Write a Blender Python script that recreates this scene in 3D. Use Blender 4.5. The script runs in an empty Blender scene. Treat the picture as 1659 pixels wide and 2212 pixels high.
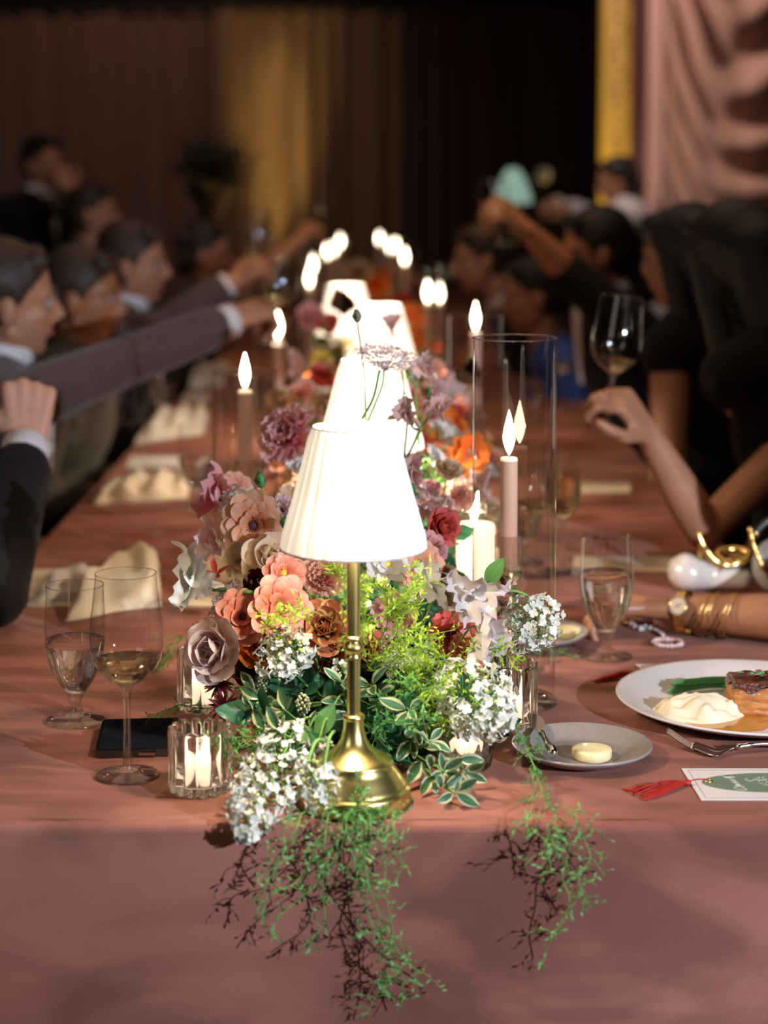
import bpy, math, random
from mathutils import Vector, Matrix, Quaternion, noise
R = random.Random(7)
PI = math.pi
V = Vector
scene = bpy.context.scene
COL = scene.collection

# ---------------------------------------------------------------- camera
F_PX, CX, CY, TILT = 3950.0, 829.5, 602.0, math.radians(3.0)
CAM = V((0, 0, 1.40))
TZ = 0.75                                   # table top height
cam_data = bpy.data.cameras.new('camera')
cam_data.sensor_fit = 'VERTICAL'
cam_data.sensor_height = 44.0
cam_data.sensor_width = 33.0
cam_data.lens = F_PX / 2212.0 * 44.0
cam_data.shift_y = -(1106.0 - CY) / 2212.0
cam_data.clip_start = 0.05
cam_data.clip_end = 60
cam_data.dof.use_dof = True
cam_data.dof.focus_distance = 2.12
cam_data.dof.aperture_fstop = 3.5
cam = bpy.data.objects.new('camera', cam_data)
cam.location = CAM
cam.rotation_euler = (PI / 2 - TILT, 0, 0)
COL.objects.link(cam)
scene.camera = cam

# ---------------------------------------------------------------- world, lights, exposure
world = bpy.data.worlds.new('World')
scene.world = world
world.use_nodes = True
world.node_tree.nodes['Background'].inputs[0].default_value = (1.0, 0.72, 0.55, 1)
world.node_tree.nodes['Background'].inputs[1].default_value = 0.045

def look(o, target):
    d = V(target) - o.location
    o.rotation_euler = d.to_track_quat('-Z', 'Y').to_euler()

def spot(name, loc, target, power, angle, blend=0.6, color=(1, 1, 1), radius=0.02):
    l = bpy.data.lights.new(name, 'SPOT')
    l.energy = power; l.spot_size = math.radians(angle); l.spot_blend = blend
    l.color = color; l.shadow_soft_size = radius
    o = bpy.data.objects.new(name, l); o.location = loc; look(o, target)
    COL.objects.link(o); return o

def area(name, loc, target, power, sx, sy, color=(1, 1, 1)):
    l = bpy.data.lights.new(name, 'AREA')
    l.shape = 'RECTANGLE'; l.size = sx; l.size_y = sy; l.energy = power; l.color = color
    o = bpy.data.objects.new(name, l); o.location = loc; look(o, target)
    COL.objects.link(o); return o

def point(name, loc, power, color, radius=0.01):
    l = bpy.data.lights.new(name, 'POINT')
    l.energy = power; l.color = color; l.shadow_soft_size = radius
    o = bpy.data.objects.new(name, l); o.location = loc
    COL.objects.link(o); return o

spot('key_spotlight', (1.85, 0.10, 1.58), (0.02, 2.05, 0.72), 335, 60, 0.4, (0.88, 0.94, 1.12), 0.012)
for ys, pw in ((2.3, 28), (3.4, 105), (4.8, 110), (6.6, 90), (8.6, 70)):
    spot('table_fill_spot', (0.0, ys - 0.5, 4.0), (0.0, ys, 0.75), pw, 27, 0.55, (1.0, 0.56, 0.20), 0.12)  # added overhead fill, kept narrow so the diners stay dark
area('added_soft_fill', (-1.7, 0.2, 2.2), (-0.1, 2.2, 0.9), 6, 1.0, 1.0, (1.0, 0.93, 0.88))  # added fill lamp, brightens the shaded left side of the flowers
area('room_glow', (0.0, 4.5, 4.0), (0.0, 4.5, 0.0), 42, 3.0, 6.0, (1.0, 0.66, 0.45))
spot('curtain_uplight', (-0.72, 11.62, 0.25), (-0.70, 12.05, 2.2), 150, 30, 1.0, (1.0, 0.60, 0.16), 0.03)
spot('curtain_downlight', (-0.72, 11.3, 3.9), (-0.70, 12.1, 1.5), 220, 15, 1.0, (1.0, 0.60, 0.18), 0.05)
spot('drape_uplight', (1.15, 9.2, 0.2), (1.19, 9.6, 2.4), 130, 44, 0.9, (1.0, 0.70, 0.10), 0.04)
spot('swag_spotlight', (-0.6, 8.0, 3.7), (1.9, 9.3, 1.9), 330, 44, 0.8, (1.0, 0.74, 0.62), 0.06)
spot('waiter_fill_spot', (0.3, 7.4, 3.8), (1.2, 9.0, 1.2), 55, 24, 0.8, (1.0, 0.85, 0.78), 0.05)  # added fill to bring out the waiter's white shirt
spot('left_drape_spotlight', (-1.4, 9.5, 3.9), (-1.6, 12.0, 1.9), 90, 80, 1.0, (1.0, 0.60, 0.42), 0.1)

scene.view_settings.view_transform = 'Standard'
scene.view_settings.look = 'None'
scene.view_settings.exposure = 0.0
scene.view_settings.gamma = 1.0
scene.view_settings.use_curve_mapping = False
cy = scene.cycles
cy.max_bounces = 10
cy.diffuse_bounces = 3
cy.glossy_bounces = 4
cy.transmission_bounces = 8
cy.transparent_max_bounces = 24
cy.sample_clamp_indirect = 4.0
cy.caustics_reflective = False
cy.caustics_refractive = True
cy.blur_glossy = 0.5
cy.use_denoising = True
cy.use_adaptive_sampling = True
cy.adaptive_threshold = 0.02

# ---------------------------------------------------------------- geometry of the view: a pixel of the photograph to a point of the place
_F = V((0, math.cos(TILT), -math.sin(TILT))); _U = V((0, math.sin(TILT), math.cos(TILT)))
def ray(px, py):
    return _F + V((1, 0, 0)) * ((px - CX) / F_PX) + _U * (-(py - CY) / F_PX)
def P(px, py, d):
    r = ray(px, py); return CAM + r * (d / r.y)
def T(px, py, z=TZ):
    r = ray(px, py); return CAM + r * ((z - CAM.z) / r.z)
def mpx(px, d):
    return px * d / F_PX

# ---------------------------------------------------------------- materials
MATS = {}
def nodes_of(m):
    m.use_nodes = True
    return m.node_tree, m.node_tree.nodes['Principled BSDF'], m.node_tree.nodes['Material Output']
def mat(name, color, rough=0.5, metal=0.0, spec=0.5, sheen=0.0, noise_amt=0.0, noise_scale=20.0, bump=0.0, bump_scale=80.0,
        sss=0.0, coat=0.0, col2=None, stretch=None, rnd=0.0):
    if name in MATS: return MATS[name]
    m = bpy.data.materials.new(name); nt, b, out = nodes_of(m)
    b.inputs['Roughness'].default_value = rough
    b.inputs['Metallic'].default_value = metal
    b.inputs['Specular IOR Level'].default_value = spec
    b.inputs['Sheen Weight'].default_value = sheen
    b.inputs['Coat Weight'].default_value = coat
    if sss:
        b.inputs['Subsurface Weight'].default_value = sss
        b.inputs['Subsurface Radius'].default_value = (0.012, 0.005, 0.003)
        b.inputs['Subsurface Scale'].default_value = 1.0
    c = (*color, 1)
    b.inputs['Base Color'].default_value = c
    tex = None
    if noise_amt or bump or col2:
        tc = nt.nodes.new('ShaderNodeTexCoord')
        mp = nt.nodes.new('ShaderNodeMapping')
        if stretch: mp.inputs['Scale'].default_value = stretch
        nt.links.new(tc.outputs['Object'], mp.inputs[0])
    if noise_amt or col2:
        n = nt.nodes.new('ShaderNodeTexNoise'); n.inputs['Scale'].default_value = noise_scale; n.inputs['Detail'].default_value = 5
        nt.links.new(mp.outputs[0], n.inputs['Vector'])
        cr = nt.nodes.new('ShaderNodeValToRGB')
        cr.color_ramp.elements[0].position = 0.3; cr.color_ramp.elements[1].position = 0.7
        a = col2 if col2 else tuple(max(0, x * (1 - noise_amt)) for x in color)
        d = color if col2 else tuple(min(1, x * (1 + noise_amt)) for x in color)
        cr.color_ramp.elements[0].color = (*a, 1); cr.color_ramp.elements[1].color = (*d, 1)
        nt.links.new(n.outputs['Fac'], cr.inputs[0])
        nt.links.new(cr.outputs[0], b.inputs['Base Color'])
    if bump:
        n2 = nt.nodes.new('ShaderNodeTexNoise'); n2.inputs['Scale'].default_value = bump_scale; n2.inputs['Detail'].default_value = 6
        nt.links.new(mp.outputs[0], n2.inputs['Vector'])
        bp = nt.nodes.new('ShaderNodeBump'); bp.inputs['Strength'].default_value = bump; bp.inputs['Distance'].default_value = 0.002
        nt.links.new(n2.outputs['Fac'], bp.inputs['Height']); nt.links.new(bp.outputs[0], b.inputs['Normal'])
    MATS[name] = m
    return m

def emit(name, color, strength):
    if name in MATS: return MATS[name]
    m = bpy.data.materials.new(name); nt, b, out = nodes_of(m)
    b.inputs['Base Color'].default_value = (*color, 1)
    b.inputs['Emission Color'].default_value = (*color, 1)
    b.inputs['Emission Strength'].default_value = strength
    MATS[name] = m; return m

def thin_glass(name, tint=(0.97, 0.96, 0.94), gloss=1.0, base=0.05):
    if name in MATS: return MATS[name]
    m = bpy.data.materials.new(name); nt, b, out = nodes_of(m)
    nt.nodes.remove(b)
    tr = nt.nodes.new('ShaderNodeBsdfTransparent'); tr.inputs[0].default_value = (*tint, 1)
    gl = nt.nodes.new('ShaderNodeBsdfGlossy'); gl.inputs['Roughness'].default_value = 0.045
    gl.inputs['Color'].default_value = (1, 1, 1, 1)
    lw = nt.nodes.new('ShaderNodeLayerWeight'); lw.inputs['Blend'].default_value = 0.5
    pw = nt.nodes.new('ShaderNodeMath'); pw.operation = 'POWER'; pw.inputs[1].default_value = 4.0
    ma = nt.nodes.new('ShaderNodeMath'); ma.operation = 'MULTIPLY_ADD'; ma.inputs[1].default_value = 0.85 * gloss; ma.inputs[2].default_value = base; ma.use_clamp = True
    mx = nt.nodes.new('ShaderNodeMixShader')
    nt.links.new(lw.outputs['Facing'], pw.inputs[0]); nt.links.new(pw.outputs[0], ma.inputs[0])
    nt.links.new(ma.outputs[0], mx.inputs[0]); nt.links.new(tr.outputs[0], mx.inputs[1]); nt.links.new(gl.outputs[0], mx.inputs[2])
    nt.links.new(mx.outputs[0], out.inputs[0])
    MATS[name] = m; return m

def solid_glass(name, color=(1, 1, 1), ior=1.45, rough=0.0, clear=0.0):
    """refracting glass; clear > 0 lets that share of light straight through, as thin crystal does"""
    if name in MATS: return MATS[name]
    m = bpy.data.materials.new(name); nt, b, out = nodes_of(m)
    b.inputs['Base Color'].default_value = (*color, 1)
    b.inputs['Roughness'].default_value = rough
    b.inputs['IOR'].default_value = ior
    b.inputs['Transmission Weight'].default_value = 1.0
    if clear:
        tr = nt.nodes.new('ShaderNodeBsdfTransparent'); tr.inputs[0].default_value = (*[0.5 + 0.5 * x for x in color], 1)
        mx = nt.nodes.new('ShaderNodeMixShader'); mx.inputs[0].default_value = clear
        nt.links.new(b.outputs[0], mx.inputs[1]); nt.links.new(tr.outputs[0], mx.inputs[2]); nt.links.new(mx.outputs[0], out.inputs[0])
    MATS[name] = m; return m

def crystal(name, tint=(0.98, 0.98, 0.98), refr=0.22):
    """clear lead crystal: mostly see-through, mirror-bright at grazing angles, with a share of true refraction"""
    if name in MATS: return MATS[name]
    m = bpy.data.materials.new(name); nt, b, out = nodes_of(m)
    b.inputs['Roughness'].default_value = 0.0; b.inputs['IOR'].default_value = 1.5; b.inputs['Transmission Weight'].default_value = 1.0
    tr = nt.nodes.new('ShaderNodeBsdfTransparent'); tr.inputs[0].default_value = (*tint, 1)
    gl = nt.nodes.new('ShaderNodeBsdfGlossy'); gl.inputs['Roughness'].default_value = 0.04; gl.inputs['Color'].default_value = (1, 1, 1, 1)
    lw = nt.nodes.new('ShaderNodeLayerWeight'); lw.inputs['Blend'].default_value = 0.5
    pw = nt.nodes.new('ShaderNodeMath'); pw.operation = 'POWER'; pw.inputs[1].default_value = 4.0
    ma = nt.nodes.new('ShaderNodeMath'); ma.operation = 'MULTIPLY_ADD'; ma.inputs[1].default_value = 0.8; ma.inputs[2].default_value = 0.07; ma.use_clamp = True
    m1 = nt.nodes.new('ShaderNodeMixShader'); m2 = nt.nodes.new('ShaderNodeMixShader'); m2.inputs[0].default_value = refr
    L = nt.links; L.new(lw.outputs['Facing'], pw.inputs[0]); L.new(pw.outputs[0], ma.inputs[0]); L.new(ma.outputs[0], m1.inputs[0])
    L.new(tr.outputs[0], m1.inputs[1]); L.new(gl.outputs[0], m1.inputs[2]); L.new(m1.outputs[0], m2.inputs[1]); L.new(b.outputs[0], m2.inputs[2]); L.new(m2.outputs[0], out.inputs[0])
    MATS[name] = m; return m

def petal_mat(name, base, tip, edge=None, trans=0.35, rough=0.55, streak=0.12, edge_at=0.72):
    """petal or leaf: colour runs from the base (v=0) to the tip (v=1) of each petal, optional pale edge by |u|; thin and translucent."""
    if name in MATS: return MATS[name]
    m = bpy.data.materials.new(name); nt, b, out = nodes_of(m)
    L = nt.links
    uv = nt.nodes.new('ShaderNodeUVMap'); sep = nt.nodes.new('ShaderNodeSeparateXYZ'); L.new(uv.outputs[0], sep.inputs[0])
    cr = nt.nodes.new('ShaderNodeValToRGB'); cr.color_ramp.elements[0].color = (*base, 1); cr.color_ramp.elements[1].color = (*tip, 1)
    cr.color_ramp.elements[0].position = 0.10; cr.color_ramp.elements[1].position = 0.92
    L.new(sep.outputs['Y'], cr.inputs[0])
    col = cr.outputs[0]
    # fine veins running along the petal
    mp = nt.nodes.new('ShaderNodeMapping'); mp.inputs['Scale'].default_value = (14, 1.2, 1); L.new(uv.outputs[0], mp.inputs[0])
    n = nt.nodes.new('ShaderNodeTexNoise'); n.inputs['Scale'].default_value = 2.0; n.inputs['Detail'].default_value = 3; L.new(mp.outputs[0], n.inputs['Vector'])
    oi = nt.nodes.new('ShaderNodeObjectInfo')
    ad = nt.nodes.new('ShaderNodeMath'); ad.operation = 'ADD'; L.new(n.outputs['Fac'], ad.inputs[0]); L.new(oi.outputs['Random'], ad.inputs[1])
    mr = nt.nodes.new('ShaderNodeMapRange'); mr.inputs['From Min'].default_value = 0.3; mr.inputs['From Max'].default_value = 1.7
    mr.inputs['To Min'].default_value = 1 - streak * 1.6; mr.inputs['To Max'].default_value = 1 + streak
    L.new(ad.outputs[0], mr.inputs['Value'])
    hs = nt.nodes.new('ShaderNodeHueSaturation'); L.new(col, hs.inputs['Color']); L.new(mr.outputs[0], hs.inputs['Value'])
    col = hs.outputs[0]
    if edge:
        ab = nt.nodes.new('ShaderNodeMath'); ab.operation = 'MULTIPLY_ADD'; ab.inputs[1].default_value = 2; ab.inputs[2].default_value = -1; L.new(sep.outputs['X'], ab.inputs[0])
        a2 = nt.nodes.new('ShaderNodeMath'); a2.operation = 'ABSOLUTE'; L.new(ab.outputs[0], a2.inputs[0])
        n3 = nt.nodes.new('ShaderNodeMath'); n3.operation = 'MULTIPLY_ADD'; n3.inputs[1].default_value = 0.35; L.new(n.outputs['Fac'], n3.inputs[0]); L.new(a2.outputs[0], n3.inputs[2])
        gt = nt.nodes.new('ShaderNodeMath'); gt.operation = 'GREATER_THAN'; gt.inputs[1].default_value = edge_at + 0.17; L.new(n3.outputs[0], gt.inputs[0])
        mx = nt.nodes.new('ShaderNodeMix'); mx.data_type = 'RGBA'; L.new(gt.outputs[0], mx.inputs['Factor']); L.new(col, mx.inputs[6]); mx.inputs[7].default_value = (*edge, 1)
        col = mx.outputs[2]
    L.new(col, b.inputs['Base Color'])
    b.inputs['Roughness'].default_value = rough
    b.inputs['Specular IOR Level'].default_value = 0.3
    tl = nt.nodes.new('ShaderNodeBsdfTranslucent'); L.new(col, tl.inputs[0])
    ms = nt.nodes.new('ShaderNodeMixShader'); ms.inputs[0].default_value = trans
    L.new(b.outputs[0], ms.inputs[1]); L.new(tl.outputs[0], ms.inputs[2]); L.new(ms.outputs[0], out.inputs[0])
    MATS[name] = m; return m

# ---------------------------------------------------------------- mesh building
class MB:
    def __init__(s): s.v = []; s.f = []; s.uv = []
    def add(s, vs, fs, uvs=None):
        o = len(s.v); s.v += [V(x) for x in vs]; s.f += [tuple(i + o for i in f) for f in fs]
        s.uv += uvs if uvs else [(0.5, 0.5)] * len(vs)
        return s
    def grid(s, fn, nu, nv, closed_u=False):
        """fn(i/nu, j/nv) -> point; quads"""
        vs = []; uvs = []; W = nu if closed_u else nu + 1
        for j in range(nv + 1):
            for i in range(W):
                vs.append(fn(i / nu, j / nv)); uvs.append((i / nu, j / nv))
        fs = []
        for j in range(nv):
            for i in range(nu):
                a = j * W + i; b = j * W + (i + 1) % W
                fs.append((a, b, b + W, a + W))
        return s.add(vs, fs, uvs)
    def lathe(s, prof, n=32, c=(0, 0, 0), mod=None):
        """prof: [(r,z)]; mod(ang,k)->radius factor"""
        c = V(c); vs = []; uvs = []
        m = len(prof)
        for j, (r, z) in enumerate(prof):
            for i in range(n):
                a = 2 * PI * i / n
                rr = r * (mod(a, j) if mod else 1)
                vs.append(c + V((rr * math.cos(a), rr * math.sin(a), z))); uvs.append((i / n, j / max(1, m - 1)))
        fs = []
        for j in range(m - 1):
            for i in range(n):
                a = j * n + i; b = j * n + (i + 1) % n
                fs.append((a, b, b + n, a + n))
        return s.add(vs, fs, uvs)
    def tube(s, pts, rad, n=6, cap=True):
        pts = [V(p) for p in pts]
        if not hasattr(rad, '__len__'): rad = [rad] * len(pts)
        vs = []; prev = None
        for k, p in enumerate(pts):
            t = (pts[min(k + 1, len(pts) - 1)] - pts[max(k - 1, 0)])
            if t.length < 1e-9: t = V((0, 0, 1))
            t.normalize()
            if prev is None:
                u = t.orthogonal().normalized()
            else:
                u = prev - t * prev.dot(t)
                u = u.normalized() if u.length > 1e-6 else t.orthogonal().normalized()
            prev = u; w = t.cross(u)
            for i in range(n):
                a = 2 * PI * i / n
                vs.append(p + (u * math.cos(a) + w * math.sin(a)) * rad[k])
        fs = []
        for k in range(len(pts) - 1):
            for i in range(n):
                a = k * n + i; b = k * n + (i + 1) % n
                fs.append((a, b, b + n, a + n))
        if cap:
            fs.append(tuple(reversed(range(n)))); fs.append(tuple(range((len(pts) - 1) * n, len(pts) * n)))
        return s.add(vs, fs)
    def ball(s, c, r, n=8, m=6, rot=None):
        c = V(c)
        if not hasattr(r, '__len__'): r = (r, r, r)
        vs = [V((0, 0, -r[2]))]
        for j in range(1, m):
            b = -PI / 2 + PI * j / m
            for i in range(n):
                a = 2 * PI * i / n
                vs.append(V((r[0] * math.cos(b) * math.cos(a), r[1] * math.cos(b) * math.sin(a), r[2] * math.sin(b))))
        vs.append(V((0, 0, r[2])))
        if rot: vs = [rot @ x for x in vs]
        vs = [c + x for x in vs]; fs = []
        for i in range(n):
            fs.append((0, 1 + (i + 1) % n, 1 + i))
            fs.append((len(vs) - 1, 1 + (m - 2) * n + i, 1 + (m - 2) * n + (i + 1) % n))
        for j in range(m - 2):
            for i in range(n):
                a = 1 + j * n + i; b = 1 + j * n + (i + 1) % n
                fs.append((a, b, b + n, a + n))
        return s.add(vs, fs)
    def box(s, c, h, rot=None):
        c = V(c); vs = []
        for x in (-1, 1):
            for y in (-1, 1):
                for z in (-1, 1):
                    p = V((x * h[0], y * h[1], z * h[2]))
                    vs.append(c + (rot @ p if rot else p))
        return s.add(vs, [(0, 1, 3, 2), (4, 6, 7, 5), (0, 4, 5, 1), (2, 3, 7, 6), (0, 2, 6, 4), (1, 5, 7, 3)])
    def prism(s, pts, z0, z1):
        n = len(pts)
        vs = [V((p[0], p[1], z0)) for p in pts] + [V((p[0], p[1], z1)) for p in pts]
        fs = [tuple(reversed(range(n))), tuple(range(n, 2 * n))] + [(i, (i + 1) % n, (i + 1) % n + n, i + n) for i in range(n)]
        return s.add(vs, fs)
    def mesh(s, name, m, smooth=True):
        me = bpy.data.meshes.new(name)
        me.from_pydata([tuple(x) for x in s.v], [], s.f)
        if m: me.materials.append(m)
        uvl = me.uv_layers.new(name='UVMap')
        idx = [0] * len(me.loops); me.loops.foreach_get('vertex_index', idx)
        flat = []
        for i in idx: flat += s.uv[i]
        uvl.data.foreach_set('uv', flat)
        if smooth: me.polygons.foreach_set('use_smooth', [True] * len(me.polygons))
        me.update(); return me
    def build(s, name, m, parent=None, smooth=True, **tags):
        return link(name, s.mesh(name, m, smooth), parent, **tags)

def link(name, me, parent=None, matrix=None, **tags):
    o = bpy.data.objects.new(name, me); COL.objects.link(o)
    if parent: o.parent = parent
    if matrix is not None: o.matrix_basis = matrix
    tag(o, **tags); return o
def tag(o, label=None, cat=None, group=None, kind=None):
    if label: o['label'] = label
    if cat: o['category'] = cat
    if group: o['group'] = group
    if kind: o['kind'] = kind
    return o
def thing(name, label, cat, loc=(0, 0, 0), group=None, matrix=None, rotz=0.0):
    o = bpy.data.objects.new(name, None); COL.objects.link(o)
    o.empty_display_size = 0.02
    o.location = loc; o.rotation_euler = (0, 0, rotz)
    if matrix is not None: o.matrix_basis = matrix
    return tag(o, label, cat, group)
def copy_tree(root, loc=None, label=None, group=None, rotz=None, parent=None):
    c = root.copy(); COL.objects.link(c)
    if parent: c.parent = parent
    if loc is not None: c.location = loc
    if rotz is not None: c.rotation_euler = (0, 0, rotz)
    if label: c['label'] = label
    if group: c['group'] = group
    for ch in list(root.children): copy_tree(ch, parent=c)
    return c
def frame(z, x=None):
    """rotation whose local +Z is z"""
    z = V(z).normalized()
    x = V(x) if x is not None else z.orthogonal()
    x = (x - z * x.dot(z))
    x = x.normalized() if x.length > 1e-6 else z.orthogonal().normalized()
    y = z.cross(x)
    return Matrix((x, y, z)).transposed().to_4x4()
def bez(p0, p1, p2, p3, n=10):
    out = []
    for i in range(n + 1):
        t = i / n; u = 1 - t
        out.append(V(p0) * u**3 + V(p1) * 3 * u * u * t + V(p2) * 3 * u * t * t + V(p3) * t**3)
    return out
def spline(pts, n=6):
    """Catmull-Rom through pts"""
    pts = [V(p) for p in pts]; q = [pts[0] * 2 - pts[1]] + pts + [pts[-1] * 2 - pts[-2]]; out = []
    for k in range(1, len(q) - 2):
        a, b, c, d = q[k - 1], q[k], q[k + 1], q[k + 2]
        for i in range(n):
            t = i / n
            out.append(0.5 * ((2 * b) + (c - a) * t + (2 * a - 5 * b + 4 * c - d) * t * t + (3 * b - a - 3 * c + d) * t**3))
    out.append(pts[-1]); return out
def remeshed(mb, name, m, voxel, smooth=4, parent=None, **tags):
    me0 = mb.mesh(name + '_raw', m)
    o = bpy.data.objects.new('raw', me0); COL.objects.link(o)
    r = o.modifiers.new('r', 'REMESH'); r.mode = 'VOXEL'; r.voxel_size = voxel; r.use_smooth_shade = True
    if smooth:
        sm = o.modifiers.new('s', 'SMOOTH'); sm.factor = 0.5; sm.iterations = smooth
    dg = bpy.context.evaluated_depsgraph_get()
    me = bpy.data.meshes.new_from_object(o.evaluated_get(dg)); me.name = name
    bpy.data.objects.remove(o); bpy.data.meshes.remove(me0)
    if not me.materials: me.materials.append(m)
    me.polygons.foreach_set('use_smooth', [True] * len(me.polygons))
    return link(name, me, parent, **tags)

# ================================================================ THE ROOM
M_floor = mat('floor_carpet', (0.05, 0.032, 0.026), 0.9, noise_amt=0.4, noise_scale=40, bump=0.3)
M_dark = mat('black_void_ceiling', (0.006, 0.005, 0.006), 0.9, noise_amt=0.2, noise_scale=3)
M_wall = mat('dark_wall_paint', (0.03, 0.02, 0.018), 0.85, noise_amt=0.3, noise_scale=6)
MB().box((0, 5.5, -0.05), (6, 8.5, 0.05)).build('floor', M_floor, kind='structure', smooth=False)
MB().box((0, 5.5, 4.25), (6, 8.5, 0.05)).build('ceiling', M_dark, kind='structure', smooth=False)
MB().box((-6.05, 5.5, 2.1), (0.05, 8.5, 2.1)).build('wall_left', M_wall, kind='structure', smooth=False)
MB().box((6.05, 5.5, 2.1), (0.05, 8.5, 2.1)).build('wall_right', M_wall, kind='structure', smooth=False)
MB().box((0, 14.05, 2.1), (6, 0.05, 2.1)).build('wall_back', M_wall, kind='structure', smooth=False)
MB().box((0, -3.05, 2.1), (6, 0.05, 2.1)).build('wall_front', M_wall, kind='structure', smooth=False)

# pleated drapes along the back; each panel hangs free
def drape(name, label, x0, x1, y, z0, z1, m, amp=0.06, per=5.0, seed=0.0, n=None, header=0.09):
    n = n or int((x1 - x0) * 90)
    def ph(x): return 2 * PI * per * x + 1.8 * math.sin(x * 5.3 + seed) + 1.1 * math.sin(x * 13.1 + seed * 2)
    def f(u, v):
        x = x0 + (x1 - x0) * u; z = z0 + (z1 - z0) * v
        k = 1 - 0.55 * v
        return V((x + 0.01 * math.sin(ph(x) * 0.5 + 3 * v), y + amp * k * math.sin(ph(x) + 0.35 * math.sin(3 * v + x * 7)) + 0.012 * math.sin(ph(x) * 2.1), z))
    r = thing(name, label, 'curtain', (0, 0, 0))
    MB().grid(f, n, 12).build('cloth', m, r)
    MB().box(((x0 + x1) / 2, y, z1 + 0.012), ((x1 - x0) / 2, 0.045, 0.018)).build('rail', mat('drape_rail', (0.02, 0.018, 0.016), 0.5, 0.6), r, smooth=False)
    return r
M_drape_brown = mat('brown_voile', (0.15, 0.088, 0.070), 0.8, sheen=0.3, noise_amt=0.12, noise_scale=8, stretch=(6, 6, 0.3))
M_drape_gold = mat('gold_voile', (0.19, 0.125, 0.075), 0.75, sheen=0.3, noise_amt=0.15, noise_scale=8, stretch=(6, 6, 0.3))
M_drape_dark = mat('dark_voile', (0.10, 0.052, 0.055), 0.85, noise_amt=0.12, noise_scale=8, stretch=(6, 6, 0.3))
bx = lambda px, d: (px - CX) * d / F_PX
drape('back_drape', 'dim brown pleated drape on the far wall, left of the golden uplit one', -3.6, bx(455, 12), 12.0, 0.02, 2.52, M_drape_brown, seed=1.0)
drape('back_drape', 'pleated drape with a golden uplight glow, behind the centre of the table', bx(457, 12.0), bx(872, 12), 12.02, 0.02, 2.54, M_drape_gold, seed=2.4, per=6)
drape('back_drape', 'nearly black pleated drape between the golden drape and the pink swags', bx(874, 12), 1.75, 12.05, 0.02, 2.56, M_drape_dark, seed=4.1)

# yellow-lit narrow panel and the pink swagged drapery at the right
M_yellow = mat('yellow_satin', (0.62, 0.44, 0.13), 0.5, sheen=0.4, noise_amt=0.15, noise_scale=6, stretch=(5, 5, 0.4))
M_pink = mat('pink_voile', (0.50, 0.30, 0.27), 0.7, sheen=0.35, noise_amt=0.10, noise_scale=5, stretch=(6, 6, 0.3))
M_pink2 = mat('pink_swag_voile', (0.46, 0.27, 0.22), 0.7, sheen=0.35, noise_amt=0.10, noise_scale=5)
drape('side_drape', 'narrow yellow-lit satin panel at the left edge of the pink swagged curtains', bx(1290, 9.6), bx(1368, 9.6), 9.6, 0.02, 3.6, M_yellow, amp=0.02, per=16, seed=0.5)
r = thing('sequin_trim', 'glittering vertical sequin trim hanging on the yellow satin panel', 'trim', (bx(1335, 9.5), 9.55, 0))
for k in range(26):
    MB().ball((0.012 * math.sin(k * 1.7), 0.0, 1.45 + k * 0.062), (0.022, 0.006, 0.018), 8, 5).build('sequin', mat('sequin_gold', (0.85, 0.62, 0.25), 0.25, 0.8), r)
MB().tube([(0, 0.004, 1.4), (0, 0.004, 3.1)], 0.003).build('cord', mat('trim_cord', (0.5, 0.36, 0.15), 0.6), r)
r = drape('side_drape', 'pink voile curtain gathered straight beside the dark back drape', bx(1362, 9.2), bx(1475, 9.2), 9.25, 0.02, 3.6, M_pink, amp=0.085, per=8.5, seed=2.0)
# swag: festooned folds that sag between two gathers
def swag(name, label, x0, x1, y, z_top, sag, m, tiers):
    r = thing(name, label, 'curtain')
    def f(u, v):
        x = x0 + (x1 - x0) * u
        base = z_top - (z_top - 0.1) * v
        g = sag * (0.25 + v) * math.sin(PI * min(1, u * 0.93))
        fold = math.sin(2 * PI * tiers * (v ** 1.15 - 0.13 * math.sin(PI * u * 0.93) ** 0.8 + 0.018 * math.sin(9 * u + 5 * v) + 0.012 * math.sin(23 * v)))
        vert = math.sin(u * 38 + 2 * v)
        w = math.sin(PI * min(1, u * 0.93)) ** 0.6
        return V((x, y - 0.10 * math.sin(PI * u) - 0.065 * fold * w - 0.006 * vert * (1 - w * 0.6), base - g * 0.3))
    MB().grid(f, 60, 130).build('cloth', m, r)
    MB().box(((x0 + x1) / 2, y, z_top + 0.015), ((x1 - x0) / 2, 0.045, 0.018)).build('rail', MATS['drape_rail'], r, smooth=False)
    return r
swag('swag_drape', 'pink curtain with deep festooned swags, at the right edge behind the diners', bx(1440, 8.9), bx(1800, 8.9), 8.95, 3.6, 0.8, M_pink2, 12)

# ================================================================ TABLE
TX0, TX1, TY0, TY1 = -0.625, 0.615, T(830, 1779).y, 10.9
M_velvet = mat('rust_velvet', (0.345, 0.142, 0.105), 0.75, sheen=0.14, spec=0.2, col2=(0.24, 0.084, 0.060), noise_scale=2.3, bump=0.25, bump_scale=300, stretch=(1.2, 3.4, 2.0))
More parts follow.
